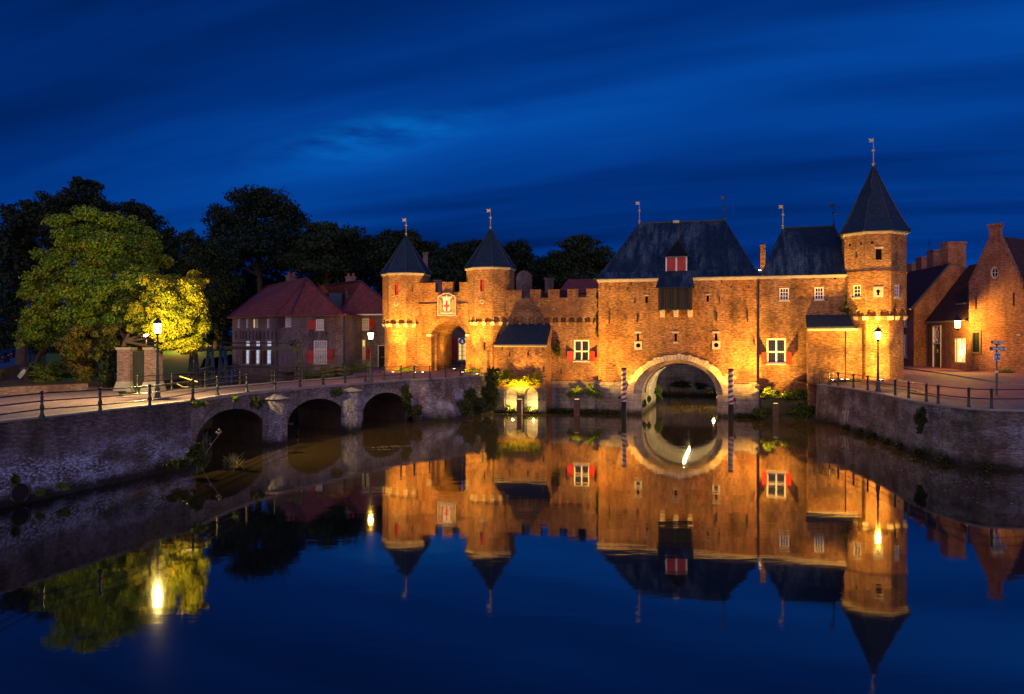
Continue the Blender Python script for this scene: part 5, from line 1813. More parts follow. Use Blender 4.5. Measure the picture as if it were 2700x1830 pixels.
df.box(d2[0], d2[0] + .09, .06, .14, d2[2], d2[3]); df.box(d2[1] - .09, d2[1], .06, .14, d2[2], d2[3]); df.box(d2[0] + .09, d2[1] - .09, .06, .14, d2[3] - .09, d2[3])
part('frame', df, WHITE, do)
part('gutter', MB(M2).box(-.3, 7.2, -.32, -.12, ZH2 - .02, ZH2 + .12), WHITE, h2)
for px in (950.5, 924, 992):
    x, z1 = hit(px, 874, M2); _, z0 = hit(px, 886, M2)
    part('wall_anchor', MB(M2).box(x - .03, x + .03, -.06, 0, z0, z1), IRON_MATT, h2)
eo = off_poly([P2, Q2, Q3, P3], .3)
V = [Vector((p.x, p.y, ZH2 + .06)) for p in eo]
S1, S2 = at(949, 741, 90.5), at(842, 756, 103)
rf = MB()
roof_tri(V[0], V[1], S1); roof_tri(V[1], V[2], S2, S1); roof_tri(V[2], V[3], S2); roof_tri(V[3], V[0], S1, S2)
ro = part('roof', rf, TILE_RED, h2)
rt = MB()
for a, b in ((V[0], S1), (V[1], S1), (S1, S2)): rt.tube([Vector(a) + Vector((0, 0, .03)), Vector(b) + Vector((0, 0, .06))], .12, 6)
part('ridge_tiles', rt, RIDGE_RED, ro)
stack(h2, 911, 936, 729, 95, 10, pots=2)
sk = at(889, 792, 93)
part('roof_window', MB(T(sk.x, 91.5, sk.z) @ RZ(.5)).box(-.75, .75, -.5, 2.0, -.85, .75), STEEL_BLUE, h2)

# house seen through the archway and the roofs behind the curtain wall
h3 = thing('house', 'brick house with lit white window, seen through the archway under the crest', 'house', (-7, 95, 3.7))
P4, Q4 = (-11.5, 94.8), (-3.2, 92.6)
M4 = wallframe(P4, Q4)
w4 = pxrect(M4, 1207, 890, 1238, 951)
wt = MB(); wallpoly(wt, P4, Q4, 2.8, 9.0, [rect(*w4)])
for P, Q in ((Q4, (-1.0, 101)), ((-1.0, 101), (-9.5, 103)), ((-9.5, 103), P4)): wallpoly(wt, P, Q, 2.8, 9.0)
part('wall', wt, [BR_HOUSE, BLACK], h3)
window(h3, M4, *w4, 4, 5, .05, .12, LIT_WARM, .05)
a, b, z0, z1 = pxrect(M4, 1191, 891, 1206, 951); shutter(h3, M4, b - .02, z0, z1, b - a, -1, 174)
rf = MB(); K1, K2 = (-7, 98.5, 11.2), (-4, 97.7, 11.2)
rf.poly([(-11.8, 94.5, 9), (-2.9, 92.2, 9), K2, K1]); rf.poly([(-2.9, 92.2, 9), (-.7, 101.3, 9), K2]); rf.poly([(-.7, 101.3, 9), (-9.8, 103.3, 9), K1, K2]); rf.poly([(-9.8, 103.3, 9), (-11.8, 94.5, 9), K1])
part('roof', rf, TILE_DARK, h3)
stack(h3, 1143, 1164, 738, 96, 9.5); stack(h3, 1115.5, 1127.5, 665, 99, 9.5, dep=.6)

h4 = thing('house', 'dark red tiled house roof peeping over the battlements beside the water gate', 'house', (7, 91, 3.7))
p0, p1 = at(1476, 760, 90), at(1590, 760, 90)
pk0, pk1 = at(1500, 735, 93), at(1590, 733, 93)
wt = MB(); wt.box(p0.x, p1.x + 3, 90, 97, 3.0, p0.z - .6); part('wall', wt, BR_HOUSE, h4)
rf = MB()
e = [(p0.x - .3, 89.6, p0.z - .55), (p1.x + 3.3, 89.6, p0.z - .55), (p1.x + 3.3, 97.3, p0.z - .55), (p0.x - .3, 97.3, p0.z - .55)]
k0, k1 = (pk0.x, 93.4, pk0.z), (p1.x + 1.5, 93.4, pk0.z)
rf.poly([e[0], e[1], k1, k0]); rf.poly([e[1], e[2], k1]); rf.poly([e[2], e[3], k0, k1]); rf.poly([e[3], e[0], k0])
part('roof', rf, TILE_RED, h4)
h5 = thing('house', 'dim brick house with round-topped gable and chimney behind the battlements', 'house', (2, 88, 3.7))
p0, p1 = at(1361, 780, 86), at(1403, 780, 86)
zt = at(1380, 713, 86).z; zs_ = at(1380, 735, 86).z
gp = archpoly(p0.x, p1.x, 3, zs_, zt - zs_, 14)
part('gable', MB(T(0, 86, 0)).facade([gp[0], gp[1]] + gp[2:], [], 0, 0, edge=.5), BR_HOUSE, h5)
p2, p3 = at(1360, 763, 86.6), at(1500, 765, 86.6)
part('wall', MB().box(p0.x, p3.x, 86.6, 93, 3, p2.z - 1.2), BR_HOUSE, h5)
rf = MB(); rf.poly([(p0.x, 86.4, p2.z - 1.3), (p3.x, 86.4, p2.z - 1.3), (p3.x, 90, p2.z + .1), (p0.x, 90, p2.z + .1)]); rf.poly([(p0.x, 90, p2.z + .1), (p3.x, 90, p2.z + .1), (p3.x, 93.3, p2.z - 1.3), (p0.x, 93.3, p2.z - 1.3)])
part('roof', rf, TILE_DARK, h5)
stack(h5, 1437, 1460, 733, 89, 9.5)

# canal wall seen through the water gate
cwm = MB(CF)
cwm.box(-6, 16, 25.5, 26.3, -.8, 3.6)
part('wall', cwm, STONE, thing('canal_wall', 'pale stone canal wall seen through the wide water arch', 'wall', tuple(cw(5, 26, 0)), -ANG))

# ------------------------------------------------------------------ houses on the right
hr1 = thing('gable_house', 'tall brick gable house with round window and stepped chimney at the right edge', 'house', (44.5, 74, 3.5))
G0, G1 = Vector((43.6, 76.0)), Vector((46.2, 71.85))
Mgb = wallframe(G0, G1)
GL = (G1 - G0).length
zE = hit(2552, 745, Mgb)[1]
zA = hit(2615, 617, Mgb)[1]
bc = [pxrect(Mgb, 2565, 877, 2582.5, 928.5), pxrect(Mgb, 2571, 783, 2575.5, 814.5), pxrect(Mgb, 2670.5, 772, 2675.5, 807)]
xo0, zo1 = hit(2611, 703, Mgb); xo1, zo0 = hit(2632, 734.5, Mgb)
oc, oz, orx, orz = (xo0 + xo1) / 2, (zo0 + zo1) / 2, (xo1 - xo0) / 2, (zo1 - zo0) / 2
ov = [(oc + orx * math.cos(2 * math.pi * i / 20), oz + orz * math.sin(2 * math.pi * i / 20)) for i in range(20)]
c0, c1 = hit(2607, 640, Mgb)[0], hit(2636, 640, Mgb)[0]
zc1 = hit(2620, 590, Mgb)[1]; zv0 = hit(2607, 632, Mgb)[1]; zv1 = hit(2637, 622, Mgb)[1]
zst = zE - .55
go = [(0, 2.6), (GL, 2.6), (GL, zE - .9), (GL - .15, zE - .5), (c1, zv1), (c1, zc1 - .25), (c0, zc1 - .25), (c0, zv0), (0, zE)]
wt = MB(); wt.facade(go, [rect(*r) for r in bc] + [ov], 0, .28, 0, 1, Mgb, edge=.5)
dq = Vector((.85, .53)).normalized() * 16
for P in (G0, G1):
    Pb = P + dq
    wt.poly([(P.x, P.y, 2.6), (Pb.x, Pb.y, 2.6), (Pb.x, Pb.y, zE - .6), (P.x, P.y, zE - .6)])
part('wall', wt, [BR_RIGHT, BLACK], hr1)
part('chimney_cap', MB(Mgb).box(c0 - .10, c1 + .10, -.1, .6, zc1 - .249, zc1), BR_RIGHT, hr1)
rf = MB()
Gm = G0 + (G1 - G0) * ((c0 + c1) / 2 / GL)
i0 = (dq.normalized()) * .5
zr = zA - .15
rdg0, rdg1 = Gm + i0, Gm + dq
wd_ = (G1 - G0).normalized() * .25
for P, s_ in ((G0, -1), (G1, 1)):
    a, b = P + i0 + wd_ * s_, P + dq + wd_ * s_
    rf.poly([(a.x, a.y, zE - .75), (b.x, b.y, zE - .75), (rdg1.x, rdg1.y, zr), (rdg0.x, rdg0.y, zr)])
part('roof', rf, TILE_DARK, hr1)
vc = MB(Mgb)
for (xa, za), (xb, zb) in (((0, zE), (c0, zv0)), ((GL - .1, zE - .55), (c1, zv1))):
    n = 9
    for k in range(n):
        f0, f1 = k / n, (k + 1) / n - .03
        pa = (xa + (xb - xa) * f0, za + (zb - za) * f0); pb = (xa + (xb - xa) * f1, za + (zb - za) * f1)
        vc.hexa([(pa[0], -.06, pa[1] - .35), (pb[0], -.06, pb[1] - .35), (pb[0], .6, pb[1] - .35), (pa[0], .6, pa[1] - .35), (pa[0], -.06, pa[1] + .06), (pb[0], -.06, pb[1] + .06), (pb[0], .6, pb[1] + .06), (pa[0], .6, pa[1] + .06)])
parts('verge_brickwork', vc, BR_RIGHT, hr1)
rw = MB(Mgb).facade(ov, [[(oc + (p[0] - oc) * .72, oz + (p[1] - oz) * .80) for p in ov]], .12, .06)
rwo = part('round_window', rw, WHITE, hr1)
bm = MB(Mgb); bm.box(oc - .025, oc + .025, .13, .16, oz - orz * .8, oz + orz * .8); bm.box(oc - orx * .7, oc + orx * .7, .132, .158, oz - .02, oz + .02)
part('glazing_bars', bm, WHITE, rwo)
part('pane', MB(Mgb).poly([(p[0], .20, p[1]) for p in ov]), GLASS_M, rwo)
a, b, z0, z1 = bc[0]
bwn = part('barred_window', MB(Mgb).facade(rect(a - .18, b + .18, z0 - .2, z1 + .25), [rect(a + .01, b - .01, z0 + .01, z1 - .01)], -.06, .2, edge=.06), WOOD_PALE, hr1)
part('pane', MB(Mgb).poly([(a, .24, z0), (b, .24, z0), (b, .24, z1), (a, .24, z1)]), GLASS_M, bwn)
bm = MB(Mgb)
for k in range(1, 5): bm.box(a + (b - a) * k / 5 - .015, a + (b - a) * k / 5 + .015, -.04, -.01, z0, z1)
for k in range(1, 7): bm.box(a, b, -.042, -.012, z0 + (z1 - z0) * k / 7 - .015, z0 + (z1 - z0) * k / 7 + .015)
part('bars', bm, IRON, bwn)
a, b, z0, z1 = pxrect(Mgb, 2679, 880.5, 2693, 886)
snp = part('street_nameplate', MB(Mgb).box(a, b, -.03, -.004, z0, z1), plain('plate_blue', (.05, .06, .12), .4), hr1)
lt = MB(Mgb)
for k in range(7):
    x = a + .06 + (b - a - .12) * k / 7
    lt.box(x, x + (b - a) * .09, -.036, -.031, z0 + (z1 - z0) * .3, z0 + (z1 - z0) * .72)
part('lettering', lt, WHITE, snp)

hr2 = thing('house', 'low brick house with lit display window and small dormer beside the gable house', 'house', (44.5, 82, 3.5))
S0, S1_ = (45.4, 87.0), (43.62, 76.05)
Ms = wallframe(S0, S1_)
SL = (Vector(S1_) - Vector(S0)).length
zEs = 8.42
dr_ = pxrect(Ms, 2459, 859, 2481.5, 968.5); lw2 = pxrect(Ms, 2517, 891, 2546.5, 957.5)
wt = MB(); wt.facade(rect(0, SL, 2.8, zEs), [rect(*dr_), rect(*lw2)], 0, .25, 0, 1, Ms)
part('wall', wt, [BR_RIGHT, BLACK], hr2)
f = MB(Ms)
a, b, z0, z1 = dr_
zt = z0 + (z1 - z0) * .57
f.box(a, a + .16, -.05, .15, z0, z1); f.box(b - .16, b, -.05, .15, z0, z1); f.box(a + .16, b - .16, -.05, .15, z1 - .15, z1); f.box(a + .16, b - .16, -.04, .14, zt - .07, zt + .07)
do = part('door_frame', f, WHITE, hr2)
part('door', MB(Ms).box(a + .16, b - .16, .08, .14, z0, zt - .07), DOOR, do)
part('door_notice', MB(Ms).box((a + b) / 2 - .14, (a + b) / 2 + .14, .06, .08, z0 + 1.5, z0 + 1.85), WHITE, do)
part('fanlight_pane', MB(Ms).poly([(a + .16, .12, zt + .07), (b - .16, .12, zt + .07), (b - .16, .12, z1 - .15), (a + .16, .12, z1 - .15)]), CURTAIN, do)
fl_ = MB(Ms)
cxd, czd = (a + b) / 2, (zt + z1) / 2
hw_, hh_ = (b - a) / 2 - .2, (z1 - zt) / 2 - .15
for s1 in (-1, 1):
    for s2 in (-1, 1):
        fl_.tube([(cxd + s1 * hw_, .09, czd), (cxd, .09, czd + s2 * hh_)], .035, 4); fl_.tube([(cxd, .09, czd + s2 * hh_ * .1), (cxd + s1 * hw_ * .7, .09, czd + s2 * hh_)], .025, 4)
part('fanlight_tracery', fl_, WHITE, do)
a, b, z0, z1 = lw2
wf = part('display_window', MB(Ms).facade(rect(a, b, z0, z1), [rect(a + .12, b - .12, z0 + .12, z1 - .12)], .02, .08), WHITE, hr2)
m, t, out = new_mat('lit_interior')
uv = t.n('ShaderNodeTexCoord').outputs['Object']
ncol = t.ramp(t.noise(uv, 0.9, 3), [(0.4, (1.0, .55, .06)), (0.5, (1.0, .78, .25)), (0.6, (1, .9, .6))])
e = t.n('ShaderNodeEmission', {'Color': ncol, 'Strength': 2.8}); t.nt.links.new(e.outputs[0], out.inputs[0])
LIT_ROOM = m
part('pane', MB(Ms).poly([(a, .18, z0), (b, .18, z0), (b, .18, z1), (a, .18, z1)]), LIT_ROOM, wf)
cu = MB(Ms)
cu.box(a + .14, a + .34, .12, .16, z0 + .12, z1 - .12); cu.box(a + (b - a) * .48, a + (b - a) * .56, .12, .16, z0 + 1.3, z1 - .12)
for q in range(3): cu.box(a + (b - a) * (.55 + q * .12), a + (b - a) * (.61 + q * .12), .125, .16, z0 + .12, z0 + .5 + .2 * q)
part('window_display', cu, plain('ochre_display', (.65, .40, .06), .7), wf)
rf = MB()
rx = 49.3; zr2 = 14.6
for dz in (0, .12):
    rf.poly([(S0[0] - .35, S0[1], zEs - .05 + dz), (S1_[0] - .30, S1_[1], zEs - .05 + dz), (rx, S1_[1] + 4.0, zr2 + dz), (rx + .6, S0[1], zr2 + dz)])
part('roof', rf, TILE_DARK, hr2)
part('gutter', MB().tube([(S0[0] - .36, S0[1] - .05, zEs + .02), (S1_[0] - .32, S1_[1], zEs + .02)], .09, 6), LEAD, hr2)
dmx = at(2537, 820, 80.5)
dm = MB(T(dmx.x, 80.5, dmx.z) @ RZ(R(-9)))
dm.box(-.0, 2.5, -.75, .75, -.95, .65)
dmo = part('dormer', dm, WHITE, hr2)
q = MB(T(dmx.x, 80.5, dmx.z) @ RZ(R(-9)))
for k in (-1, 0, 1): q.box(-.012, 0, k * .45 - .17, k * .45 + .17, -.65, .45)
part('dormer_panes', q, CURTAIN, dmo)
part('dormer_roof', MB(T(dmx.x, 80.5, dmx.z) @ RZ(R(-9))).box(-.25, 3.2, -.95, .95, .652, .80), LEAD, dmo)
part('downpipe', MB(Ms).tube([(.25, -.1, 3.5), (.25, -.1, zEs)], .06, 6), LEAD, hr2)

hr3 = thing('house', 'dark brick house with four chimneys and tall white verge behind the corner tower', 'house', (45, 90, 3.5))
N0, N1 = (43.9, 87.02), (52.2, 87.4)
Mn = wallframe(N0, N1)
zE3 = 10.0
xr_, zr_ = hit(2504, 697, Mn)
x2, _ = hit(2548, 697, Mn)
wt = MB(); wt.facade([(0, 2.8), (8.6, 2.8), (8.6, zE3), (x2 + .2, zr_ - .5), (xr_, zr_), (0, zE3)], [], 0, .2, 0, 1, Mn)
Bk = (46.3, 118)
Mb = wallframe(Bk, N0)
LB = (Vector(N0) - Vector(Bk)).length
fw_ = []
for d_, z0, z1, w_ in ((LB - 2.6, 4.6, 7.2, .8), (LB - 2.6, 8.0, 9.7, .8), (LB - 5.6, 3.6, 8.0, 1.0), (LB - 8.2, 4.6, 7.2, .9), (LB - 8.2, 8.0, 9.6, .8)):
    fw_.append((d_, d_ + w_, z0, z1))
wt.facade(rect(0, LB, 2.8, zE3), [rect(*q) for q in fw_], 0, .2, 0, 1, Mb)
part('wall', wt, [BR_RIGHT, BLACK], hr3)
for q in fw_: window(hr3, Mb, *q, 2, 4, .04, .10, CURTAIN, .04)
rf = MB()
rp = Mn @ Vector((xr_, 0, zr_)); rp2 = Vector((rp.x + 2.4, 118, zr_)); ep = Mn @ Vector((x2 + 2.5, 0, zE3 + .5))
rf.poly([(N0[0] - .35, N0[1] + .02, zE3 - .1), tuple(rp + Vector((0, .02, .12))), tuple(rp2), (Bk[0] - .35, Bk[1], zE3 - .1)])
rf.poly([tuple(rp + Vector((0, .02, .12))), (N0[0] + 9, N0[1] + .3, zE3 - .1), (Bk[0] + 9, Bk[1], zE3 - .1), tuple(rp2)])
part('roof', rf, TILE_DARK, hr3)
vg = MB(Mn); vg.hexa([(-.35, -.08, zE3 - .25), (xr_, -.08, zr_ - .1), (xr_, .03, zr_ - .1), (-.35, .03, zE3 - .25), (-.35, -.08, zE3 + .05), (xr_, -.08, zr_ + .2), (xr_, .03, zr_ + .2), (-.35, .03, zE3 + .05)])
part('verge_board', vg, LEAD, hr3)
part('gutter', MB().tube([(N0[0] - .40, N0[1], zE3 - .08), (Bk[0] - .4, Bk[1], zE3 - .08)], .09, 6), WHITE, hr3)
for (a, b, yt, Y) in ((2499.5, 2547, 637, 87.6), (2461, 2497, 658, 94), (2430, 2459, 677, 102), (2404, 2429, 694, 110)):
    stack(hr3, a, b, yt, Y, 11.5, BR_RIGHT, 1.5)
ant = at(2450, 672, 104)
part('aerial', MB().tube([(ant.x, 104, 13), (ant.x, 104, ant.z + 2.1)], .04, 5).tube([(ant.x - .5, 104, ant.z + 1.9), (ant.x + .5, 104, ant.z + 1.9)], .03, 4), IRON, hr3)

# ------------------------------------------------------------------ lamps
def lantern(mbs, c, s=1.0):
    """hexagonal tapered lantern: iron frame, glass, cap"""
    fr, gl = mbs
    x, y, z = c
    gl.lathe([(.13 * s, .03 * s), (.225 * s, .50 * s)], 6, c, 0, sm=False)
    for k in range(6):
        a = math.pi / 3 * k
        fr.tube([(x + .14 * s * math.cos(a), y + .14 * s * math.sin(a), z), (x + .235 * s * math.cos(a), y + .235 * s * math.sin(a), z + .52 * s)], .012 * s, 4)
    fr.lathe([(.05 * s, -.10 * s), (.15 * s, -.01 * s), (.15 * s, .02 * s)], 6, c, 0, sm=False)
    fr.lathe([(.25 * s, .51 * s), (.26 * s, .55 * s), (.16 * s, .68 * s), (.08 * s, .72 * s), (.09 * s, .78 * s), (.03 * s, .82 * s), (.025 * s, .92 * s)], 6, c, 0, sm=False)


def street_lamp(label, P, H, power, s=1.0, mat=IRON_GREEN, color=SODIUM):
    t = thing('street_lamp', label, 'street lamp', tuple(P), 0, 'old style street lamps')
    m = MB(T(*P))
    hb = H - .85 * s
    m.lathe([(.20, 0), (.20, .10), (.15, .16), (.13, .50), (.16, .56), (.10, .66), (.085, 1.15), (.11, 1.2), (.075, 1.28), (.06, hb * .7), (.045, hb - .25), (.07, hb - .2), (.045, hb - .12), (.05, hb)], 12)
    m.tube([(-.32, 0, hb - .42), (.32, 0, hb - .42)], .018, 5)
    part('post', m, mat, t)
    fr, gl = MB(T(*P)), MB(T(*P))
    lantern((fr, gl), (0, 0, hb + .08), s)
    l = part('lantern', fr, mat, t)
    part('glass', gl, BULB, l)
    lamp('POINT', t, (P[0], P[1], P[2] + hb + .08 + .28 * s), power, color, .11)
    return t


Pl = gnd(415.5, 1053, 3.40)
street_lamp('lit street lamp glowing in front of the yellow tree by the brick gate piers', (Pl.x, Pl.y, 3.40), 4.40, 7200, 1.05, IRON_GREEN, (1, .68, .2))
Pm = gnd(966.5, 1007, 3.46)
street_lamp('lit street lamp on the bridge in front of the red-roofed houses', (Pm.x + .25, Pm.y + .35, 3.40), 4.0, 800, 1.0)
Pr = gnd(2315, 1032, 3.09)
street_lamp('lit street lamp on the right quay before the tallest tower', (Pr.x, Pr.y, 3.09), 4.35, 1500, 1.05)
# wall lantern on a bracket
wl_ = thing('wall_lamp', 'lit lantern on a curved iron bracket on the gable house corner', 'lamp', (42.6, 75.4, 7.0))
Pw = at(2525, 866, 75.4)
m = MB()
q = at(2553, 862, 75.9)
m.tube([(q.x, q.y, q.z + .2), (q.x - .3, q.y, q.z + .55), (q.x - .8, q.y - .2, q.z + .5), (Pw.x, Pw.y, Pw.z - .12)], .03, 6)
m.tube([(q.x, q.y, q.z - .5), (q.x - .35, q.y, q.z - .2), (q.x - .5, q.y - .1, q.z + .45)], .02, 6)
part('bracket', m, IRON, wl_)
fr, gl = MB(), MB()
lantern((fr, gl), tuple(Pw), 1.45)
l = part('lantern', fr, IRON, wl_); part('glass', gl, BULB, l)
lamp('POINT', wl_, (Pw.x, Pw.y, Pw.z + .38), 3200, SODIUM, .11)

# far park lamps among the branches
for px, py, Y, lab in ((386, 885, 66, 'small lit park lamp left of the bright street lamp'), (472, 884, 96, 'nearer and lower of two small park lamps among the branches'), (488, 878, 103, 'farther of two small park lamps among the branches')):
    P = at(px, py, Y)
    zb = lawn_z(P.x, P.y) if Y > 76 else 3.4
    t = thing('park_lamp', lab, 'street lamp', (P.x, P.y, zb), 0, 'park lamps')
    part('post', MB(T(P.x, P.y, zb)).lathe([(.10, 0), (.06, .5), (.045, P.z - zb - .1)], 8), IRON, t)
    part('globe', MB(T(P.x, P.y, P.z)).lathe([(.05, -.2), (.2, -.1), (.24, .05), (.16, .2), (.02, .26)], 12), BULB, t)
    lamp('POINT', t, (P.x, P.y, P.z), 1500 if Y > 80 else 300, SODIUM, .12)


# ground spots and water pylons
def ground_spot(label, P, target, power, angle=110, color=SODIUM):
    t = thing('ground_spotlight', label, 'spotlight', tuple(P), 0, 'ground spotlights at the foot of the castle')
    m = MB(T(*P)).lathe([(.17, 0), (.17, .12), (.14, .15), (.14, .10)], 12)
    part('housing', m, IRON, t)
    part('lens', MB(T(*P)).lathe([(.138, .115), (.10, .15), (.0, .16)], 12), LENS, t)
    lamp('SPOT', t, (P[0], P[1], P[2] + .26), power * .56, color, .06, (target[0], target[1], P[2] + 4.2), 140, 1.0)
    lamp('SPOT', t, (P[0], P[1], P[2] + .27), power * 3.4, color, .06, target, 46, 1.0)
    return t


def gp_(px, py, z): 
    q = gnd(px, py, z); return (q.x, q.y, z)
TLw, TRw, TCw = cw(*TL), cw(*TR_), cw(*TC)
def aim(c, z): return (c.x, c.y, z)
# (pixel, height, target)
s_specs = [
 ('ground spotlight farthest left, before the black door', cw(-19.9, -2.9, 3.52), (TLw.x - .5, TLw.y, 12.3), 2300),
 ('ground spotlight at the foot of the left gate tower', cw(-18.6, -2.95, 3.50), (TLw.x + .3, TLw.y, 12.6), 2300),
 ('left of two ground spotlights between left tower and archway', cw(-16.5, -2.75, 3.48), (TLw.x + 1.6, TLw.y, 12), 2000),
 ('right of two ground spotlights between left tower and archway', cw(-15.8, -2.6, 3.48), tuple(cw(-14.6, .4, 11.2)), 1900),
 ('ground spotlight inside the archway under the crest', cw(-14.2, 1.4, 3.68), tuple(cw(-16.2, 3.4, 7.6)), 420),
 ('ground spotlight right of the archway by the railing', cw(-12.2, -1.9, 3.50), (TRw.x - .9, TRw.y, 12.6), 2000),
 ('ground spotlight at the corner of the right gate tower by the lean-to', cw(-10.3, -3.3, 3.42), (TRw.x + .3, TRw.y, 12.8), 2800),
]
for lab, P, tg, pw in s_specs:
    ground_spot(lab, P, tg, pw)
r_specs = [
 ('leftmost ground spotlight before the tower annex', gp_(2196, 1006, 3.38), tuple(cw(18.6, -1.2, 8)), 1500),
 ('left of the close pair of ground spotlights by the annex', gp_(2220, 1005, 3.40), tuple(cw(20.0, -1.2, 8)), 1500),
 ('right of the close pair of ground spotlights by the annex', gp_(2235, 1005, 3.40), (TCw.x - .6, TCw.y, 13), 2600),
 ('ground spotlight behind the lamp post at the tallest tower', gp_(2324, 1006, 3.36), (TCw.x + .4, TCw.y, 14), 3400),
]
for lab, P, tg, pw in r_specs:
    ground_spot(lab, P, tg, pw)


def pylon(label, px, py, Y, w_, targets):
    P = at(px, py, Y)
    t = thing('floodlight_pylon', label, 'floodlight', (P.x, P.y, 0), 0, 'steel pylons with floodlights standing in the water')
    h = w_ / 2
    m = MB(T(P.x, P.y, 0) @ RZ(-ANG))
    m.box(-h, h, -h * .8, h * .8, -1.4, P.z - .1)
    m.box(-h - .03, h + .03, -h * .8 - .03, h * .8 + .03, P.z - .18, P.z - .10 + .002)
    part('post', m, plain('rust_steel', (.10, .055, .035), .8, .1, vary=.4), t)
    ml = MB(T(P.x, P.y, 0) @ RZ(-ANG))
    ml.box(-h * .75, h * .75, -h * .5, h * .5, P.z - .095, P.z - .065)
    part('lens', ml, LENS_SOFT, t)
    for tg, pw, an in targets:
        lamp('SPOT', t, (P.x, P.y, P.z + .14), pw, SODIUM, .12, tg, an, .9)
    return t


pylon('dark floodlight pylon before the left niche of the lean-to', 1370, 1050, 70.0, .44, [(tuple(cw(-7, -1.6, 4.5)), 3600, 130)])
pylon('dark floodlight pylon below the cross window of the curtain wall', 1521, 1050, 69.2, .48, [(tuple(cw(-2.5, .4, 8.0)), 3200, 120), (tuple(cw(-2.0, .3, 11.0)), 5000, 60), (tuple(cw(5.0, 0, 8.0)), 4600, 95), (tuple(cw(4.5, 0, 13.0)), 11500, 60)])
pylon('dark floodlight pylon below the right shuttered window', 2045, 1061, 65.3, .44, [(tuple(cw(9.0, 0, 7.0)), 4600, 95), (tuple(cw(9.0, 0, 13.0)), 13000, 62), (tuple(cw(15.5, .3, 7.5)), 2200, 130), (tuple(cw(16, .3, 12)), 7500, 70)])

# ------------------------------------------------------------------ striped mooring posts
def striped(label, px, Y, ytop):
    P = at(px, ytop, Y)
    zt = P.z; zb = .0
    t = thing('mooring_post', label, 'mooring post', (P.x, P.y, 0), 0, 'red and white striped posts either side of the arch')
    r_ = .22
    part('post', MB(T(P.x, P.y, 0)).lathe([(r_ * .98, -1.3), (r_ * .98, 1.35)], 16), WOOD, t)
    zs = 1.352
    wmb, rmb = MB(T(P.x, P.y, 0)), MB(T(P.x, P.y, 0))
    n = 24; pitch = .21
    nst = 30
    H_ = zt - zs
    for i in range(n):
        a0, a1 = 2 * math.pi * i / n, 2 * math.pi * (i + 1) / n
        sh0, sh1 = a0 / (2 * math.pi) * pitch * 2, a1 / (2 * math.pi) * pitch * 2
        k = -12
        while k * pitch < H_ + 2 * pitch:
            lo0, hi0, lo1, hi1 = k * pitch / 1 + sh0, (k + 1) * pitch + sh0, k * pitch + sh1, (k + 1) * pitch + sh1
            c = [min(max(v, 0), H_) for v in (lo0, hi0, lo1, hi1)]
            if c[0] != c[1] or c[2] != c[3]:
                (wmb if k % 2 == 0 else rmb).poly([(r_ * math.cos(a0), r_ * math.sin(a0), zs + c[0]), (r_ * math.cos(a1), r_ * math.sin(a1), zs + c[2]), (r_ * math.cos(a1), r_ * math.sin(a1), zs + c[3]), (r_ * math.cos(a0), r_ * math.sin(a0), zs + c[1])])
            k += 1
    sp = part('red_stripes', rmb, plain('post_red', (.17, .025, .02), .5), t)
    part('white_stripes', wmb, plain('post_white', (.52, .52, .52), .5, vary=.2), t)
    part('cap', MB(T(P.x, P.y, zt)).lathe([(r_ + .02, 0), (r_ + .02, .09), (.05, .13)], 16), IRON, t)
    return t


s1 = striped('red and white striped mooring post left of the water arch', 1645, 67.9, 973)
s2 = striped('red and white striped mooring post right of the water arch', 1927, 65.2, 976)
for s_, P, tg in ((s1, cw(2.05, -1.0, 1.6), cw(4.2, 0, 8.0)), (s2, cw(11.75, -1.0, 1.6), cw(9.6, 0, 8.0))):
    fx = MB(T(*P)).lathe([(.02, -.16), (.13, -.12), (.15, .10), (.12, .12)], 10).tube([(0, 0, -.1), (0, -.15, -.5), (0, -.75, -.5)], .03, 5)
    part('floodlight', fx, IRON, s_)
    lamp('SPOT', s_, (P.x, P.y, P.z + .22), 3600, SODIUM, .08, tuple(tg), 72, .6)
# strip light along the crown of the vault, and a small lamp low on its right wall
vs_ = thing('vault_light', 'long strip light under the crown of the wide water arch', 'lamp', tuple(cw(ci + .2, 5, 4.4)), -ANG)
zs_t = zsp_in + bi_in - .12
part('tube', MB(CF).tube([(ci + .2, 2.6, zs_t), (ci + .2, 11.6, zs_t)], .035, 8), glowing('strip_tube', (1.0, .76, .38), 240.0), vs_)
part('bracket', MB(CF).box(ci + .12, ci + .28, 2.55, 11.7, zs_t + .045, zs_t + .10), IRON, vs_)
vl = thing('vault_lamp', 'small lamp near the water inside the wide arch', 'lamp', tuple(cw(9.7, 5.5, 1.0)), -ANG)
P = cw(ix1 - .28, 9.5, .95)
part('housing', MB(T(*P)).lathe([(.08, -.2), (.09, 0), (.09, .05)], 10), IRON, vl)
part('lens', MB(T(*P)).lathe([(.085, .052), (.05, .08), (0, .09)], 10), LENS_SOFT, vl)
lamp('POINT', vl, (P.x - .35, P.y - .1, P.z + .35), 130, (1, .72, .32), .1)
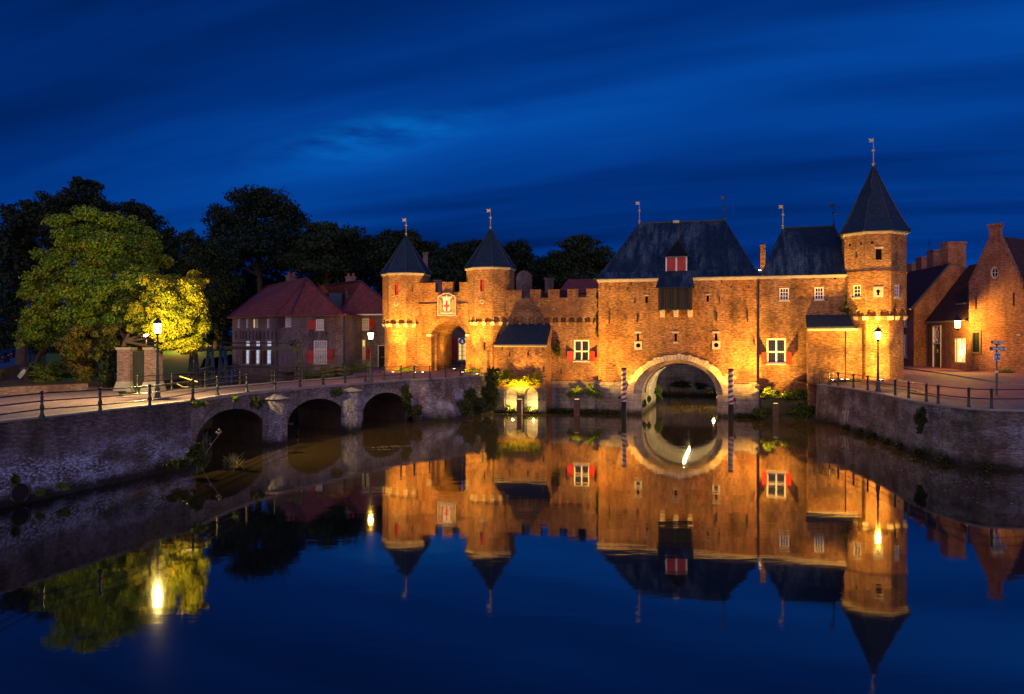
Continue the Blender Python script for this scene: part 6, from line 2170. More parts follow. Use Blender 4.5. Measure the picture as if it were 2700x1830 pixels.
# niche lamps
nl = thing('niche_lamp', 'low lamp in the left niche of the lean-to', 'lamp', tuple(cw(-9, -1.3, .3)), -ANG, 'lamps hidden in the niches')
nl2 = thing('niche_lamp', 'low lamp in the right niche of the lean-to', 'lamp', tuple(cw(-6, -1.3, .3)), -ANG, 'lamps hidden in the niches')
for t_, nn in ((nl, niches[0]), (nl2, niches[1])):
    x = nn[0][0] + (nn[1][0] - nn[0][0]) * .68
    P = Ml @ Vector((x, -.05, .36))
    part('housing', MB(T(*P)).lathe([(.09, -.1), (.10, 0), (.08, .03)], 10), IRON, t_)
    part('lens', MB(T(*P)).lathe([(.08, .032), (.05, .05), (0, .055)], 10), LENS_SOFT, t_)
    lamp('POINT', t_, (P.x, P.y, P.z + .22), 190, (1, .66, .2), .05)

# ------------------------------------------------------------------ railings
def post_mesh(h, fancy=True):
    if fancy:
        return MB().lathe([(.14, 0), (.13, .06), (.08, .14), (.06, .34), (.085, .40), (.085, .52), (.055, .56), (.06, .80), (.08, .86), (.05, .92), (.055, h - .12), (.08, h - .09), (.08, h - .03), (.03, h)], 10)
    return MB().lathe([(.10, 0), (.09, .10), (.075, .14), (.065, h - .2), (.085, h - .16), (.085, h - .04), (.04, h)], 10)


def railing(label, posts, heights, h, rail_r, fancy=True, mat=IRON, ends=(None, None), wob=0.0):
    t = thing('railing', label, 'railing', tuple(posts[0]), 0)
    pm_ = None
    for p in posts:
        if pm_ is None:
            o = part('post', MB(T(*p)).add(post_mesh(h, fancy)), mat, t)
            pm_ = o
        else:
            o = pm_.copy(); COL.objects.link(o); o.parent = t; RW[o] = RW[t]
            o.location = Vector(p) - Vector(posts[0])
    line = [Vector(p) for p in posts]
    if ends[0] is not None: line = [Vector(ends[0])] + line
    if ends[1] is not None: line = line + [Vector(ends[1])]
    for hz in heights:
        pts = []
        for a, b in zip(line, line[1:]):
            pts.append((a.x, a.y, a.z + hz))
            if wob:
                m = a.lerp(b, .5); pts.append((m.x, m.y, m.z + hz - random.uniform(0, wob)))
        pts.append((line[-1].x, line[-1].y, line[-1].z + hz))
        part('rail', MB().tube(pts, rail_r, 6), mat, t)
    return t


def rp(px, py, z): q = gnd(px, py, z); return (q.x, q.y, z)
lq_posts = [(-31.0, 6.5, 3.44), (-27.6, 15.5, 3.44), (-24.4, 23.2, 3.44), rp(-60, 1127, 3.44), rp(111, 1102, 3.44), rp(264, 1089, 3.44), rp(395, 1075.5, 3.44), (-16.85, 42.05, 3.46)]
rl_ = railing('dark iron railing with three bars along the left quay', lq_posts, (1.02, .70, .36), 1.12, .028)
bar = MB()
c = Vector((-16.85, 42.05, 3.46))
bar.tube([c + Vector((.25, 0, .95)), c + Vector((-.9, .5, 1.22))], .03, 5)
bar.tube([c + Vector((.1, 0, .66)), c + Vector((-.6, .2, .68)), c + Vector((-1.0, .4, .82)), c + Vector((-.9, .45, .9))], .022, 5)
part('barrier_arm', bar, plain('yellow_paint', (.34, .24, .03), .5), rl_)
bpost = [rp(px, py, DZ + .06) for px, py in ((579, 1040), (657, 1033), (730, 1027), (796, 1022), (857, 1017), (914, 1012), (1017, 1004), (1064, 1001))]
def on_front(px):
    i = min(range(NS), key=lambda k: abs(bpx[k] - px)); P = bf[i]; t = (bf[i + 1] - bf[i - 1]).normalized()
    return (P.x - t.y * .15, P.y + t.x * .15, DZ + .06)
bpost = [on_front(px) for px in (579, 657, 730, 796, 857, 914, 967, 1017, 1062)]
ef = offset_line(FC, .22)
railing('iron railing along the water side of the arched bridge', bpost, (1.02, .70, .36), 1.12, .024, ends=((-16.85, 42.05, 3.46), None))
fp = [(ef[0][0] + .5, ef[0][1] + .3, 3.40), (ef[1][0], ef[1][1], 3.36)] + [(ef[1][0] + (ef[2][0] - ef[1][0]) * f, ef[1][1] + (ef[2][1] - ef[1][1]) * f, 3.38) for f in (.5, 1.0)] + [(ef[3][0] - .3, ef[3][1] - .4, 3.42)]
railing('thinner iron railing on the forecourt edge before the archway', fp, (1.0, .55), 1.10, .02, ends=(bpost[-1], None))
bkl = [(p.x, p.y) for p in bb]
def on_back(f):
    P = bb[int(f * NS)]; t = (bb[min(int(f * NS) + 1, NS)] - bb[int(f * NS) - 1]).normalized()
    return (P.x + t.y * .15, P.y - t.x * .15, DZ + .06)
railing('iron railing on the far side of the arched bridge, before the lock', [on_back(f) for f in (.06, .19, .31, .44, .56, .68, .80, .93)], (1.02, .70, .36), 1.12, .024)
qrl = offset_line(qr, .28)
rpst = []
def on_q(px):
    i = min(range(len(qrl)), key=lambda k: abs(HX + FP * qrl[k][0] / qrl[k][1] - px)); return (qrl[i][0], qrl[i][1], QRz)
rpst = [on_q(px) for px in (2158, 2187, 2216, 2247, 2281, 2356, 2398, 2457, 2489, 2564, 2633)] + [(31.5, 42.0, QRz), (38, 43.8, QRz)]
railing('black two-bar railing curving along the right quay', rpst, (.98, .50), 1.05, .028, False, IRON, wob=.03)

# ------------------------------------------------------------------ sign post with cameras on the right quay
sg = thing('signpost', 'grey signpost with direction boards, square sign and two cameras on the right quay', 'signpost', (30.1, 49.5, 3.1))
Ps = gnd(2628, 1046, 3.12)
def sp(px, py): q = at(px, py, Ps.y); return q.x, q.z
xc = Ps.x
part('pole', MB(T(xc, Ps.y, 3.1)).lathe([(.075, 0), (.075, 1.6), (.055, 1.65), (.05, sp(2628, 905)[1] - 3.1)], 10), LEAD, sg)
part('sticker', MB(T(xc, Ps.y, sp(2628, 983)[1])).lathe([(.079, 0), (.079, .13)], 10), WHITE, sg)
a, z1 = sp(2606.5, 914.5); b, z0 = sp(2646, 924)
bd = MB(); bd.box(a, b + .06, Ps.y - .12, Ps.y - .08, z0, z1); bdo = part('direction_board', bd, plain('board_red', (.16, .02, .03), .4), sg)
a2, b2 = sp(2613.5, 915)[0], sp(2645, 915)[0]
part('board_field', MB().box(a2, b2, Ps.y - .126, Ps.y - .121, z0 + .01, z1 - .01), plain('board_blue', (.10, .26, .33), .4), bdo)
lt = MB(); rr = random.Random(5)
x = a2 + .05
while x < b2 - .08:
    wdt = rr.uniform(.03, .06); hh = rr.choice((.09, .12, .12)); lt.box(x, x + wdt, Ps.y - .131, Ps.y - .127, z0 + .05, z0 + .05 + hh); x += wdt + rr.choice((.02, .02, .07))
part('lettering', lt, WHITE, bdo)
part('arrow', MB().poly([(b + .02, Ps.y - .125, z0), (b + .14, Ps.y - .125, (z0 + z1) / 2), (b + .02, Ps.y - .125, z1)]).box(b - .02, b + .03, Ps.y - .13, Ps.y - .10, z0 + .08, z1 - .08), WHITE, bdo)
a, z1 = sp(2618, 930.5); b, z0 = sp(2636, 950.5)
sq = part('square_sign', MB().box(a, b, Ps.y - .11, Ps.y - .08, z0, z1), WHITE, sg)
part('sign_field', MB().box(a + .04, (a + b) / 2 + .01, Ps.y - .116, Ps.y - .111, z0 + .04, z1 - .04), plain('sign_violet', (.05, .045, .12), .4), sq)
part('sign_field', MB().box((a + b) / 2 + .012, b - .04, Ps.y - .116, Ps.y - .111, z0 + .04, z1 - .04), plain('sign_teal', (.03, .20, .24), .4), sq)
part('pictogram', MB().box(b - .15, b - .06, Ps.y - .122, Ps.y - .117, (z0 + z1) / 2 - .05, (z0 + z1) / 2 + .05).box(a + .08, a + .15, Ps.y - .122, Ps.y - .117, z0 + .1, z1 - .14), WHITE, sq)
for (px0, px1, py0, py1, d_) in ((2618, 2627, 898, 906.5, -1), (2634, 2643, 900, 908, 1)):
    a, z1 = sp(px0, py0); b, z0 = sp(px1, py1)
    cm_ = MB(); cm_.box(a - .05, b + .05, Ps.y - .1, Ps.y + .1, z0, z1); cm_.box(a - .09, b + .09, Ps.y - .12, Ps.y + .12, z1 + .002, z1 + .02)
    co_ = part('camera_body', cm_, VOUSS, sg)
    e_ = a - .06 if d_ < 0 else b + .055
    part('camera_lens', MB().box(e_ - .01, e_ + .012, Ps.y - .06, Ps.y + .06, z0 + .03, z1 - .03), BLACK, co_)
part('camera_bracket', MB().tube([(sp(2622, 905)[0], Ps.y, sp(2622, 907)[1]), (xc, Ps.y, sp(2628, 909)[1]), (sp(2638, 905)[0], Ps.y, sp(2638, 908)[1])], .03, 6), LEAD, sg)

# blue round sign under the archway
rs = thing('round_sign', 'round blue sign on a thin post under the archway', 'sign', (-3.9, 71.5, 3.5))
Pq = at(1219, 900, 71.0)
part('post', MB().tube([(Pq.x, Pq.y, 3.40), (Pq.x, Pq.y, Pq.z + .4)], .035, 6), LEAD, rs)
part('disc', MB(T(Pq.x, Pq.y - .05, Pq.z) @ Matrix.Rotation(R(90), 4, 'X')).lathe([(.30, 0), (.30, .02), (.0, .021)], 20), plain('sign_blue', (.01, .05, .22), .4), rs)
part('pictogram', MB(T(Pq.x, Pq.y - .075, Pq.z)).box(-.10, .10, -.012, -.004, -.14, -.05).box(-.05, .05, -.012, -.004, -.04, .14), WHITE, rs)

# ------------------------------------------------------------------ brick gate piers, fences, low wall, bin on the left bank
bg_ = thing('garden_gate', 'two brick gate piers with stone feet and a black plank door', 'gate', (-22, 50.5, 3.4))
gY = 50.6
def bgx(px): return at(px, 900, gY).x
zt = at(350, 922, gY).z
for a, b in ((308.5, 342), (380, 415)):
    m = MB().box(bgx(a), bgx(b), gY, gY + .8, 3.3, zt)
    p_ = part('pier', m, BR_PIER, bg_)
    part('pier_cap', MB().box(bgx(a) - .07, bgx(b) + .07, gY - .07, gY + .87, zt + .002, zt + .14), KERB, p_)
    x0, x1 = bgx(a), bgx(b)
    part('pier_foot', MB().hexa([(x0 - .22, gY - .2, 3.3), (x1 + .16, gY - .2, 3.3), (x1 + .16, gY + 1.0, 3.3), (x0 - .22, gY + 1.0, 3.3), (x0 - .03, gY - .03, 3.98), (x1 + .03, gY - .03, 3.98), (x1 + .03, gY + .83, 3.98), (x0 - .03, gY + .83, 3.98)]), KERB, p_)
dm = MB()
x0, x1 = bgx(343), bgx(379)
n = 7
for i in range(n):
    a = x0 + (x1 - x0) * i / n
    dm.box(a + .008, a + (x1 - x0) / n - .008, gY + .35, gY + .41, 3.42, zt - .12)
dm.box(x0, x1, gY + .405, gY + .45, 3.8, 3.95); dm.box(x0, x1, gY + .405, gY + .45, 5.0, 5.15)
part('plank_door', dm, plain('green_black_wood', (.014, .016, .012), .6, vary=.4), bg_)

pf = thing('park_fence', 'dark iron park fence running up to the brick gate piers', 'fence', (-26, 53, 3.4))
fa, fb = gnd(236, 1003, 3.4), Vector((bgx(308) - .05, gY + .4, 3.4))
m = MB()
for k in range(34):
    p = fa.lerp(fb, k / 33); m.box(p.x - .012, p.x + .012, p.y - .012, p.y + .012, 3.38, 4.52)
part('pickets', m, IRON, pf)
m = MB()
for z in (3.55, 4.40): m.tube([(fa.x, fa.y, z), (fb.x, fb.y, z)], .025, 4)
part('rail', m, IRON, pf)

lwl = thing('low_wall', 'low brick wall topped by a dark tube rail along the left street', 'wall', (-30, 47, 3.4))
la_, lb_ = gnd(-60, 1046, 3.4), gnd(232, 1030, 3.4)
M_ = wallframe(la_[:2], lb_[:2]); LL = (Vector(lb_[:2]) - Vector(la_[:2])).length
part('wall', MB(M_).box(0, LL, 0, .35, 3.3, 3.86), BR_PIER, lwl)
m = MB(M_).tube([(0, .17, 4.02), (LL - .3, .17, 4.02), (LL - .05, .17, 3.98), (LL, .17, 3.86)], .04, 6)
for k in range(9): m.tube([(LL * k / 9 + .3, .17, 3.86), (LL * k / 9 + .3, .17, 4.02)], .025, 5)
part('tube_rail', m, IRON, lwl)

bn = thing('litter_bin', 'black litter bin on two posts behind the low brick wall', 'litter bin', (-32, 53, 3.4))
bc_ = gnd(69, 1012, 3.4)
m = MB(T(bc_.x, bc_.y, 3.4))
m.hexa([(-.28, -.22, .45), (.28, -.22, .45), (.28, .22, .45), (-.28, .22, .45), (-.32, -.25, 1.1), (.32, -.25, 1.1), (.32, .25, 1.1), (-.32, .25, 1.1)])
m.lathe([(.40, 1.102), (.36, 1.2), (.2, 1.28), (.0, 1.3)], 4, (0, 0, 0), math.pi / 4, sm=False)
b_o = part('bin_body', m, plain('black_plastic', (.012, .013, .014), .4), bn)
part('bin_label', MB(T(bc_.x, bc_.y, 3.4)).box(-.16, -.02, -.262, -.24, .78, .96), WHITE, b_o)
for s_ in (-.36, .36):
    part('bin_post', MB(T(bc_.x, bc_.y, 3.4)).box(s_ - .03, s_ + .03, -.03, .03, 0, 1.0), IRON, bn)
wb = thing('tilted_board', 'pale curved board leaning over the wooden fence beside the black bin', 'board', (-34, 57, 3.4))
p = at(56, 984, 56.5)
m = MB(T(p.x, p.y, p.z) @ Matrix.Rotation(R(28), 4, 'Y'))
pts = [(-.14, -.32), (.13, -.38), (.24, .08), (.20, .36), (.02, .34), (-.08, .05)]
for y_ in (-.03, .03): m.poly([(a, y_, b) for a, b in pts])
for i in range(6):
    a, b = pts[i], pts[(i + 1) % 6]; m.poly([(a[0], -.03, a[1]), (b[0], -.03, b[1]), (b[0], .03, b[1]), (a[0], .03, a[1])])
part('panel', m, plain('pale_board', (.36, .35, .28), .5, vary=.5, scale=2.5), wb)
part('board_post', MB().tube([(p.x, p.y + .08, 3.38), (p.x, p.y + .08, p.z)], .04, 6), IRON, wb)
wfn = thing('plank_fence', 'low weathered plank fence along the far-left street', 'fence', (-36, 55, 3.4))
a_, b_ = gnd(-40, 1022, 3.4), gnd(60, 985, 3.4)
m = MB()
for k in range(22):
    p = a_.lerp(b_, k / 21); m.box(p.x - .05, p.x + .05, p.y - .2, p.y + .2, 3.38, 4.3 + random.uniform(-.02, .02))
parts('plank', m, WOOD_PALE, wfn)
part('top_rail', MB().tube([(a_.x, a_.y, 4.33), (b_.x, b_.y, 4.33)], .05, 5), WOOD_PALE, wfn)

# ------------------------------------------------------------------ lifting sluice gates behind the bridge
def lattice(mb, P, Q, base, z0, z1, mi=0):
    """tapering four-legged trestle from z0 to z1 at plan point P"""
    x, y = P
    for sx in (-1, 1):
        for sy in (-1, 1):
            mb.tube([(x + sx * base, y + sy * base * .8, z0), (x + sx * base * .38, y + sy * base * .35, z1)], .07, 4)
    n = 4
    for k in range(n):
        f0, f1 = k / n, (k + 1) / n
        for sy in (-1, 1):
            w0, w1 = base * (1 - .62 * f0), base * (1 - .62 * f1)
            d0, d1 = base * .8 * (1 - .56 * f0), base * .8 * (1 - .56 * f1)
            za, zb = z0 + (z1 - z0) * f0, z0 + (z1 - z0) * f1
            mb.tube([(x - w0, y + sy * d0, za), (x + w1, y + sy * d1, zb)], .03, 4); mb.tube([(x + w0, y + sy * d0, za), (x - w1, y + sy * d1, zb)], .03, 4)
            mb.tube([(x - w1, y + sy * d1, zb), (x + w1, y + sy * d1, zb)], .03, 4)
    mb.box(x - base * .42, x + base * .42, y - base * .4, y + base * .4, z1 - .12, z1 + .05)


sy_ = 62.5
slu = thing('sluice_gate', 'steel sluice gate portal with hand wheel in front of the red-roofed house', 'sluice gate', (-21, sy_, 1.5))
pB, pR = at(588, 914, sy_ + 3), at(789, 912, sy_)
mb = MB(); lattice(mb, (pB.x, pB.y), None, .42, 1.2, pB.z); part('trestle', mb, STEEL_BLUE, slu)
mb = MB(); lattice(mb, (pR.x, pR.y), None, .42, 1.2, pR.z); part('trestle', mb, STEEL_DARK, slu)
def beam(p, q, w_, h_): 
    M = wallframe((p[0], p[1]), (q[0], q[1])); L_ = (Vector(q[:2]) - Vector(p[:2])).length
    return MB(M).box(-.2, L_ + .2, -w_ / 2, w_ / 2, p[2] - h_ / 2, p[2] + h_ / 2)
zb_ = at(700, 917.5, sy_ + 1.5).z
part('lifting_beam', beam((pB.x, pB.y, zb_), (pR.x, pR.y, zb_), .3, .26), STEEL_DARK, slu)
zb_ = at(700, 904.5, sy_ + 1.5).z
part('drive_shaft', MB().tube([(pB.x - .5, pB.y, zb_), (pR.x + .1, pR.y, zb_)], .045, 6), IRON, slu)
mb = MB()
for px, r_ in ((770, .24), (778, .20), (765, .16)):
    q = at(px, 904, pR.y); mb.lathe([(r_ * .5, -.06), (r_, -.05), (r_, .05), (r_ * .5, .06)], 14, (0, 0, 0)) if False else None
    mm = MB(T(q.x, pR.y, zb_) @ Matrix.Rotation(R(90), 4, 'Y')).lathe([(.03, -.06), (r_, -.05), (r_, .05), (.03, .06)], 14)
    mb.add(mm, mm.M)
part('gears', mb, IRON, slu)
q = at(788, 898, pR.y)
wm = MB()
ringp = [(q.x + .30 * math.cos(2 * math.pi * k / 18), pR.y - .35, zb_ + .30 * math.sin(2 * math.pi * k / 18)) for k in range(19)]
wm.tube(ringp, .03, 5)
for k in range(3):
    a = math.pi * k / 3; wm.tube([(q.x + .3 * math.cos(a), pR.y - .35, zb_ + .3 * math.sin(a)), (q.x - .3 * math.cos(a), pR.y - .35, zb_ - .3 * math.sin(a))], .018, 4)
wm.tube([(q.x, pR.y - .4, zb_), (q.x, pR.y + .1, zb_)], .03, 5)
part('hand_wheel', wm, IRON, slu)
zl = at(690, 967.7, sy_ + 1.5).z
part('walkway_beam', beam((pB.x + .6, pB.y, zl), (pR.x - .4, pR.y, zl), .5, .14), STEEL_DARK, slu)
part('sluice_board', beam((pB.x + .6, pB.y + .1, 1.4), (pR.x - .4, pR.y + .1, 1.4), .12, 2.6), WOOD, slu)
slu2 = thing('sluice_gate', 'blue steel sluice gate portal whose beam reaches the brick gate piers', 'sluice gate', (-25, 66, 1.5))
pA = at(554, 915, 67.0)
mb = MB(); lattice(mb, (pA.x, pA.y), None, .42, 1.2, pA.z); part('trestle', mb, STEEL_BLUE, slu2)
pL = Vector((bgx(413) - .6, 58.0, 0))
zb_ = at(476, 921.5, 62).z
part('lifting_beam', beam((pL.x, pL.y, zb_), (pA.x, pA.y, zb_), .3, .3), STEEL_DARK, slu2)
mb = MB(); lattice(mb, (pL.x, pL.y), None, .40, 2.6, zb_ - .1); part('trestle', mb, STEEL_DARK, slu2)
zl = at(474, 974.3, 62).z
part('walkway_beam', beam((pL.x, pL.y, zl), (pA.x, pA.y, zl), .4, .14), STEEL_DARK, slu2)

# ------------------------------------------------------------------ parked cars far left
def make_car(label):
    t = thing('parked_car', label, 'car', (0, 0, 0), 0, 'cars parked along the far street')
    def sect(pts, w, mb):
        n = len(pts)
        for s in (-1, 1): mb.poly([(s * w, p[0], p[1]) for p in pts])
        for i in range(n):
            a, b = pts[i], pts[(i + 1) % n]; mb.poly([(-w, a[0], a[1]), (w, a[0], a[1]), (w, b[0], b[1]), (-w, b[0], b[1])])
    m = MB(); sect([(-2.1, .28), (-2.15, .62), (-1.95, .88), (-1.2, .93), (1.1, .93), (1.95, .82), (2.1, .6), (2.08, .28)], .86, m)
    part('body', m, CARPAINT, t)
    m = MB()
    b0, b1 = [(-1.75, .90), (1.15, .90)], [(-1.15, 1.42), (.35, 1.42)]
    for s in (-1, 1): m.poly([(s * .80, -1.75, .9), (s * .80, 1.15, .9), (s * .64, .35, 1.42), (s * .64, -1.15, 1.42)])
    m.poly([(-.8, -1.75, .9), (.8, -1.75, .9), (.64, -1.15, 1.42), (-.64, -1.15, 1.42)]); m.poly([(-.8, 1.15, .9), (.8, 1.15, .9), (.64, .35, 1.42), (-.64, .35, 1.42)])
    part('windows', m, GLASS_M, t)
    part('roof', MB().hexa([(-.66, -1.2, 1.40), (.66, -1.2, 1.40), (.66, .4, 1.40), (-.66, .4, 1.40), (-.58, -1.05, 1.47), (.58, -1.05, 1.47), (.58, .25, 1.47), (-.58, .25, 1.47)]), CARPAINT, t)
    for sx in (-1, 1):
        for yy in (-1.3, 1.3):
            w = MB(T(sx * .80, yy, .32) @ Matrix.Rotation(R(90), 4, 'Y')).lathe([(.20, -.12), (.32, -.10), (.32, .10), (.2, .12)], 14)
            wo_ = part('wheel', w, BLACK, t)
            part('hubcap', MB(T(sx * .80, yy, .32) @ Matrix.Rotation(R(90), 4, 'Y')).lathe([(.19, -.125), (.19, .125), (0, .126)], 10), LEAD, wo_)
        part('tail_light', MB().box(sx * .62 - .16, sx * .62 + .16, -2.17, -2.08, .62, .80), plain('tail_red', (.4, .02, .01), .3), t)
    part('number_plate', MB().box(-.26, .26, -2.175, -2.13, .42, .53), WHITE, t)
    return t


CARPAINT = plain('car_paint', (.012, .014, .02), .25, .3, vary=.1)
c0 = make_car('dark car parked nearest in the far-left row, second from the frame edge')
carspec = [(18, 945, -52.0), ]
pos = [at(24, 945, 138), at(48, 942, 146), at(50, 937, 162), at(58, 935, 176)]
c0.location = (pos[0].x, pos[0].y, 3.41); c0.rotation_euler = (0, 0, R(24))
RW[c0] = Matrix.Translation(c0.location) @ RZ(R(24))
for p, lab, rz_a in ((at(0, 950, 112), 'dark car at the very left frame edge, cut by the border', 24), (at(42, 942, 150), 'dark car parked behind the second one on the far street', 24), (at(52, 938, 163), 'bluish dark car fourth along the far street', 24), (at(60, 936, 178), 'last dark car of the far row, beside the tree trunks', 24)):
    dup(c0, (p.x, p.y, 3.41), R(rz_a), lab)

# ------------------------------------------------------------------ trees
def limbs(base, top, r0, targets, bend=.3):
    out = [([base, tuple(Vector(base).lerp(Vector(top), .5) + Vector((bend, 0, 0))), top], [r0, r0 * .75, r0 * .5])]
    for tg in targets:
        m = Vector(top).lerp(Vector(tg), .5) + Vector((0, 0, -.4))
        out.append(([top, tuple(m), tg], [r0 * .42, r0 * .25, r0 * .07]))
    return out


def blob(px, py, Y, wpx, hpx, dep=1.0):
    p = at(px, py, Y)
    return (p.x, p.y, p.z, wpx / 2 * Y / FP, wpx / 2 * Y / FP * dep, hpx / 2 * Y / FP)


b1 = tuple(gnd(80, 1001, 3.4)); 
A1 = [blob(395, 740, 54, 140, 130), blob(350, 830, 54.5, 130, 120), blob(235, 610, 60, 190, 140), blob(165, 690, 59, 170, 150), blob(290, 680, 58.5, 200, 150), blob(120, 770, 59, 130, 140), blob(215, 770, 57, 180, 150), blob(340, 640, 60, 170, 160),
      blob(320, 770, 57, 180, 150), blob(130, 850, 59, 150, 120), blob(240, 850, 57, 170, 120), blob(395, 690, 59.5, 130, 150), blob(90, 890, 60, 90, 80), blob(410, 760, 58, 130, 130)]
tp = at(170, 820, 60)
tree('broad lit maple with twin trunks on the left bank', b1, limbs(b1, tuple(at(150, 860, 60)), .26, [tuple(at(x, y, Y)) for x, y, Y in ((230, 640, 60), (130, 760, 59), (310, 700, 59), (250, 800, 57.5))], -.2) +
     [([tuple(gnd(70, 1000, 3.4)), tuple(at(66, 900, 64)), tuple(at(90, 790, 61))], [.22, .17, .1])], A1, 92000, .17, LEAF_LIT, 'broad-leaved trees', k=24)
b2 = tuple(gnd(272, 1018, 3.4))
A2_ = [blob(470, 790, 49.5, 150, 150), blob(440, 850, 48.5, 130, 110), blob(505, 850, 50, 95, 150), blob(480, 905, 49.5, 100, 60), blob(415, 770, 50.5, 110, 110), blob(520, 800, 51, 60, 90), blob(380, 830, 51, 110, 120), blob(515, 745, 51, 80, 70), blob(500, 895, 50.5, 100, 80), blob(450, 905, 50, 80, 60)]
tree('yellow-green tree lit up by the street lamp at its foot', b2, limbs(b2, tuple(at(330, 900, 52)), .24, [tuple(at(x, y, Y)) for x, y, Y in ((440, 850, 50), (490, 800, 50.5), (500, 900, 50), (380, 760, 52), (300, 800, 54))]),
     A2_, 46000, .125, LEAF_YEL, 'broad-leaved trees', k=22)
A3 = [blob(200, 915, 55, 100, 85), blob(240, 880, 55.5, 110, 70), blob(300, 890, 54, 120, 90), blob(265, 935, 54, 70, 60), blob(350, 900, 54, 100, 80)]
b3 = tuple(gnd(298, 1012, 3.4))
tree('low autumn-coloured tree with ivy-covered trunk behind the park fence', b3, limbs(b3, tuple(at(290, 930, 54)), .16, [tuple(at(x, y, 54.5)) for x, y in ((210, 905), (350, 890), (250, 880))], .1), A3, 12000, .17, LEAF_ORANGE, 'broad-leaved trees')
leaf_solo('ivy', 'ivy covering the trunk right beside the brick gate piers', 'ivy', [blob(300, 950, 53, 46, 150), blob(285, 990, 53, 40, 70), blob(318, 960, 52, 40, 110)], 3500, .15, LEAF_IVY)
leaf_solo('bush', 'rusty-leaved bush between the grass mound and the park fence', 'bush', [blob(215, 965, 56, 75, 90), blob(225, 990, 55.5, 60, 50), blob(190, 950, 57, 60, 60)], 3600, .17, LEAF_ORANGE, 'bushes')
leaf_solo('grass_mound', 'mound of tall green grass behind the litter bin', 'grass', [blob(140, 978, 60, 130, 56), blob(120, 990, 59, 80, 50)], 6000, .16, LEAF_HERB)

def bigtree(label, parts_, Y, n, size, mat, trunkpx, group='dark trees of the park behind the castle'):
    bl = [blob(px, py, Y + random.uniform(-3, 3), w_, h_) for px, py, w_, h_ in parts_]
    P = at(trunkpx, 900, Y)
    zb = lawn_z(P.x, P.y) if P.x < -31 else 3.3
    base = (P.x, P.y, zb - .2)
    top = (bl[0][0], bl[0][1], bl[0][2] - bl[0][5] * .3)
    tr = [([base, tuple(Vector(base).lerp(Vector(top), .5)), top], [.55, .42, .25])]
    for b in bl[1:5]:
        s = Vector(base).lerp(Vector(top), .55)
        tr.append(([tuple(s), tuple(s.lerp(Vector(b[:3]), .6) + Vector((0, 0, -.5))), b[:3]], [.28, .18, .06]))
    return tree(label, base, tr, bl, int(n * 1.9), size * .85, mat, group, k=34)


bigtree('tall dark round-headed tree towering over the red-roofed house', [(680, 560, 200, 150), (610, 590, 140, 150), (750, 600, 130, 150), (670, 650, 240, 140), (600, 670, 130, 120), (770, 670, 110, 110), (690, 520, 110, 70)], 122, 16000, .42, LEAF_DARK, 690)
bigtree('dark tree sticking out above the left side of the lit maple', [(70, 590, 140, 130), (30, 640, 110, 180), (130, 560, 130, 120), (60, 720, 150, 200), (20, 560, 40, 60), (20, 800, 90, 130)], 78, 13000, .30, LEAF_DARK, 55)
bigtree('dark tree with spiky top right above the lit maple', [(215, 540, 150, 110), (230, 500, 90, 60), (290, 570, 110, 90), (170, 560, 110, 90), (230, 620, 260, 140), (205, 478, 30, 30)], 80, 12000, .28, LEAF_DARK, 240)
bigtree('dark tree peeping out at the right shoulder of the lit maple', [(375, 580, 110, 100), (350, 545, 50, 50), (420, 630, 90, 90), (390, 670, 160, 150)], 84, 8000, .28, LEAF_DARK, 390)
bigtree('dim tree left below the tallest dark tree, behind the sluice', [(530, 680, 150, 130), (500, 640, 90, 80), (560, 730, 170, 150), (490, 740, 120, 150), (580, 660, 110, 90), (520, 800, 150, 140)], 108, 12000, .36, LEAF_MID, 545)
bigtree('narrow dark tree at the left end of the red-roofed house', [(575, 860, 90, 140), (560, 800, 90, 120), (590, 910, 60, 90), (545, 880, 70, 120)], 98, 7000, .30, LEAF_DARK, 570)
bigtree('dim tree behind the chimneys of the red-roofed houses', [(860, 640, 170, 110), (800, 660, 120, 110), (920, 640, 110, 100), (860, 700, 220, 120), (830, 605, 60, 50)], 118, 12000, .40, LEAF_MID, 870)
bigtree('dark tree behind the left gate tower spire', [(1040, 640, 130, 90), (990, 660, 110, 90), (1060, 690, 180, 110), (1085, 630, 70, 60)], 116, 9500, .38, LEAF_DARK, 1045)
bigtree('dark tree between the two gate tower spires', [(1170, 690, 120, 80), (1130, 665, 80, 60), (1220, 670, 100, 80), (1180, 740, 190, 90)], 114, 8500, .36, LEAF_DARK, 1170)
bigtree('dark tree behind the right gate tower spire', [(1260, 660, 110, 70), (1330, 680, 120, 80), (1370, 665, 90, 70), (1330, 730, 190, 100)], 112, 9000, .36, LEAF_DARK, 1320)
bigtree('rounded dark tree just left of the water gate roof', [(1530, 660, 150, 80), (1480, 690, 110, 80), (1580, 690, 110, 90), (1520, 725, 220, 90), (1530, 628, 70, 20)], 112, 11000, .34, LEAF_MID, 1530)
bigtree('dark tree between the rounded tree and the right spire', [(1430, 710, 110, 70), (1400, 730, 120, 80), (1450, 740, 120, 60)], 116, 5500, .36, LEAF_DARK, 1425)
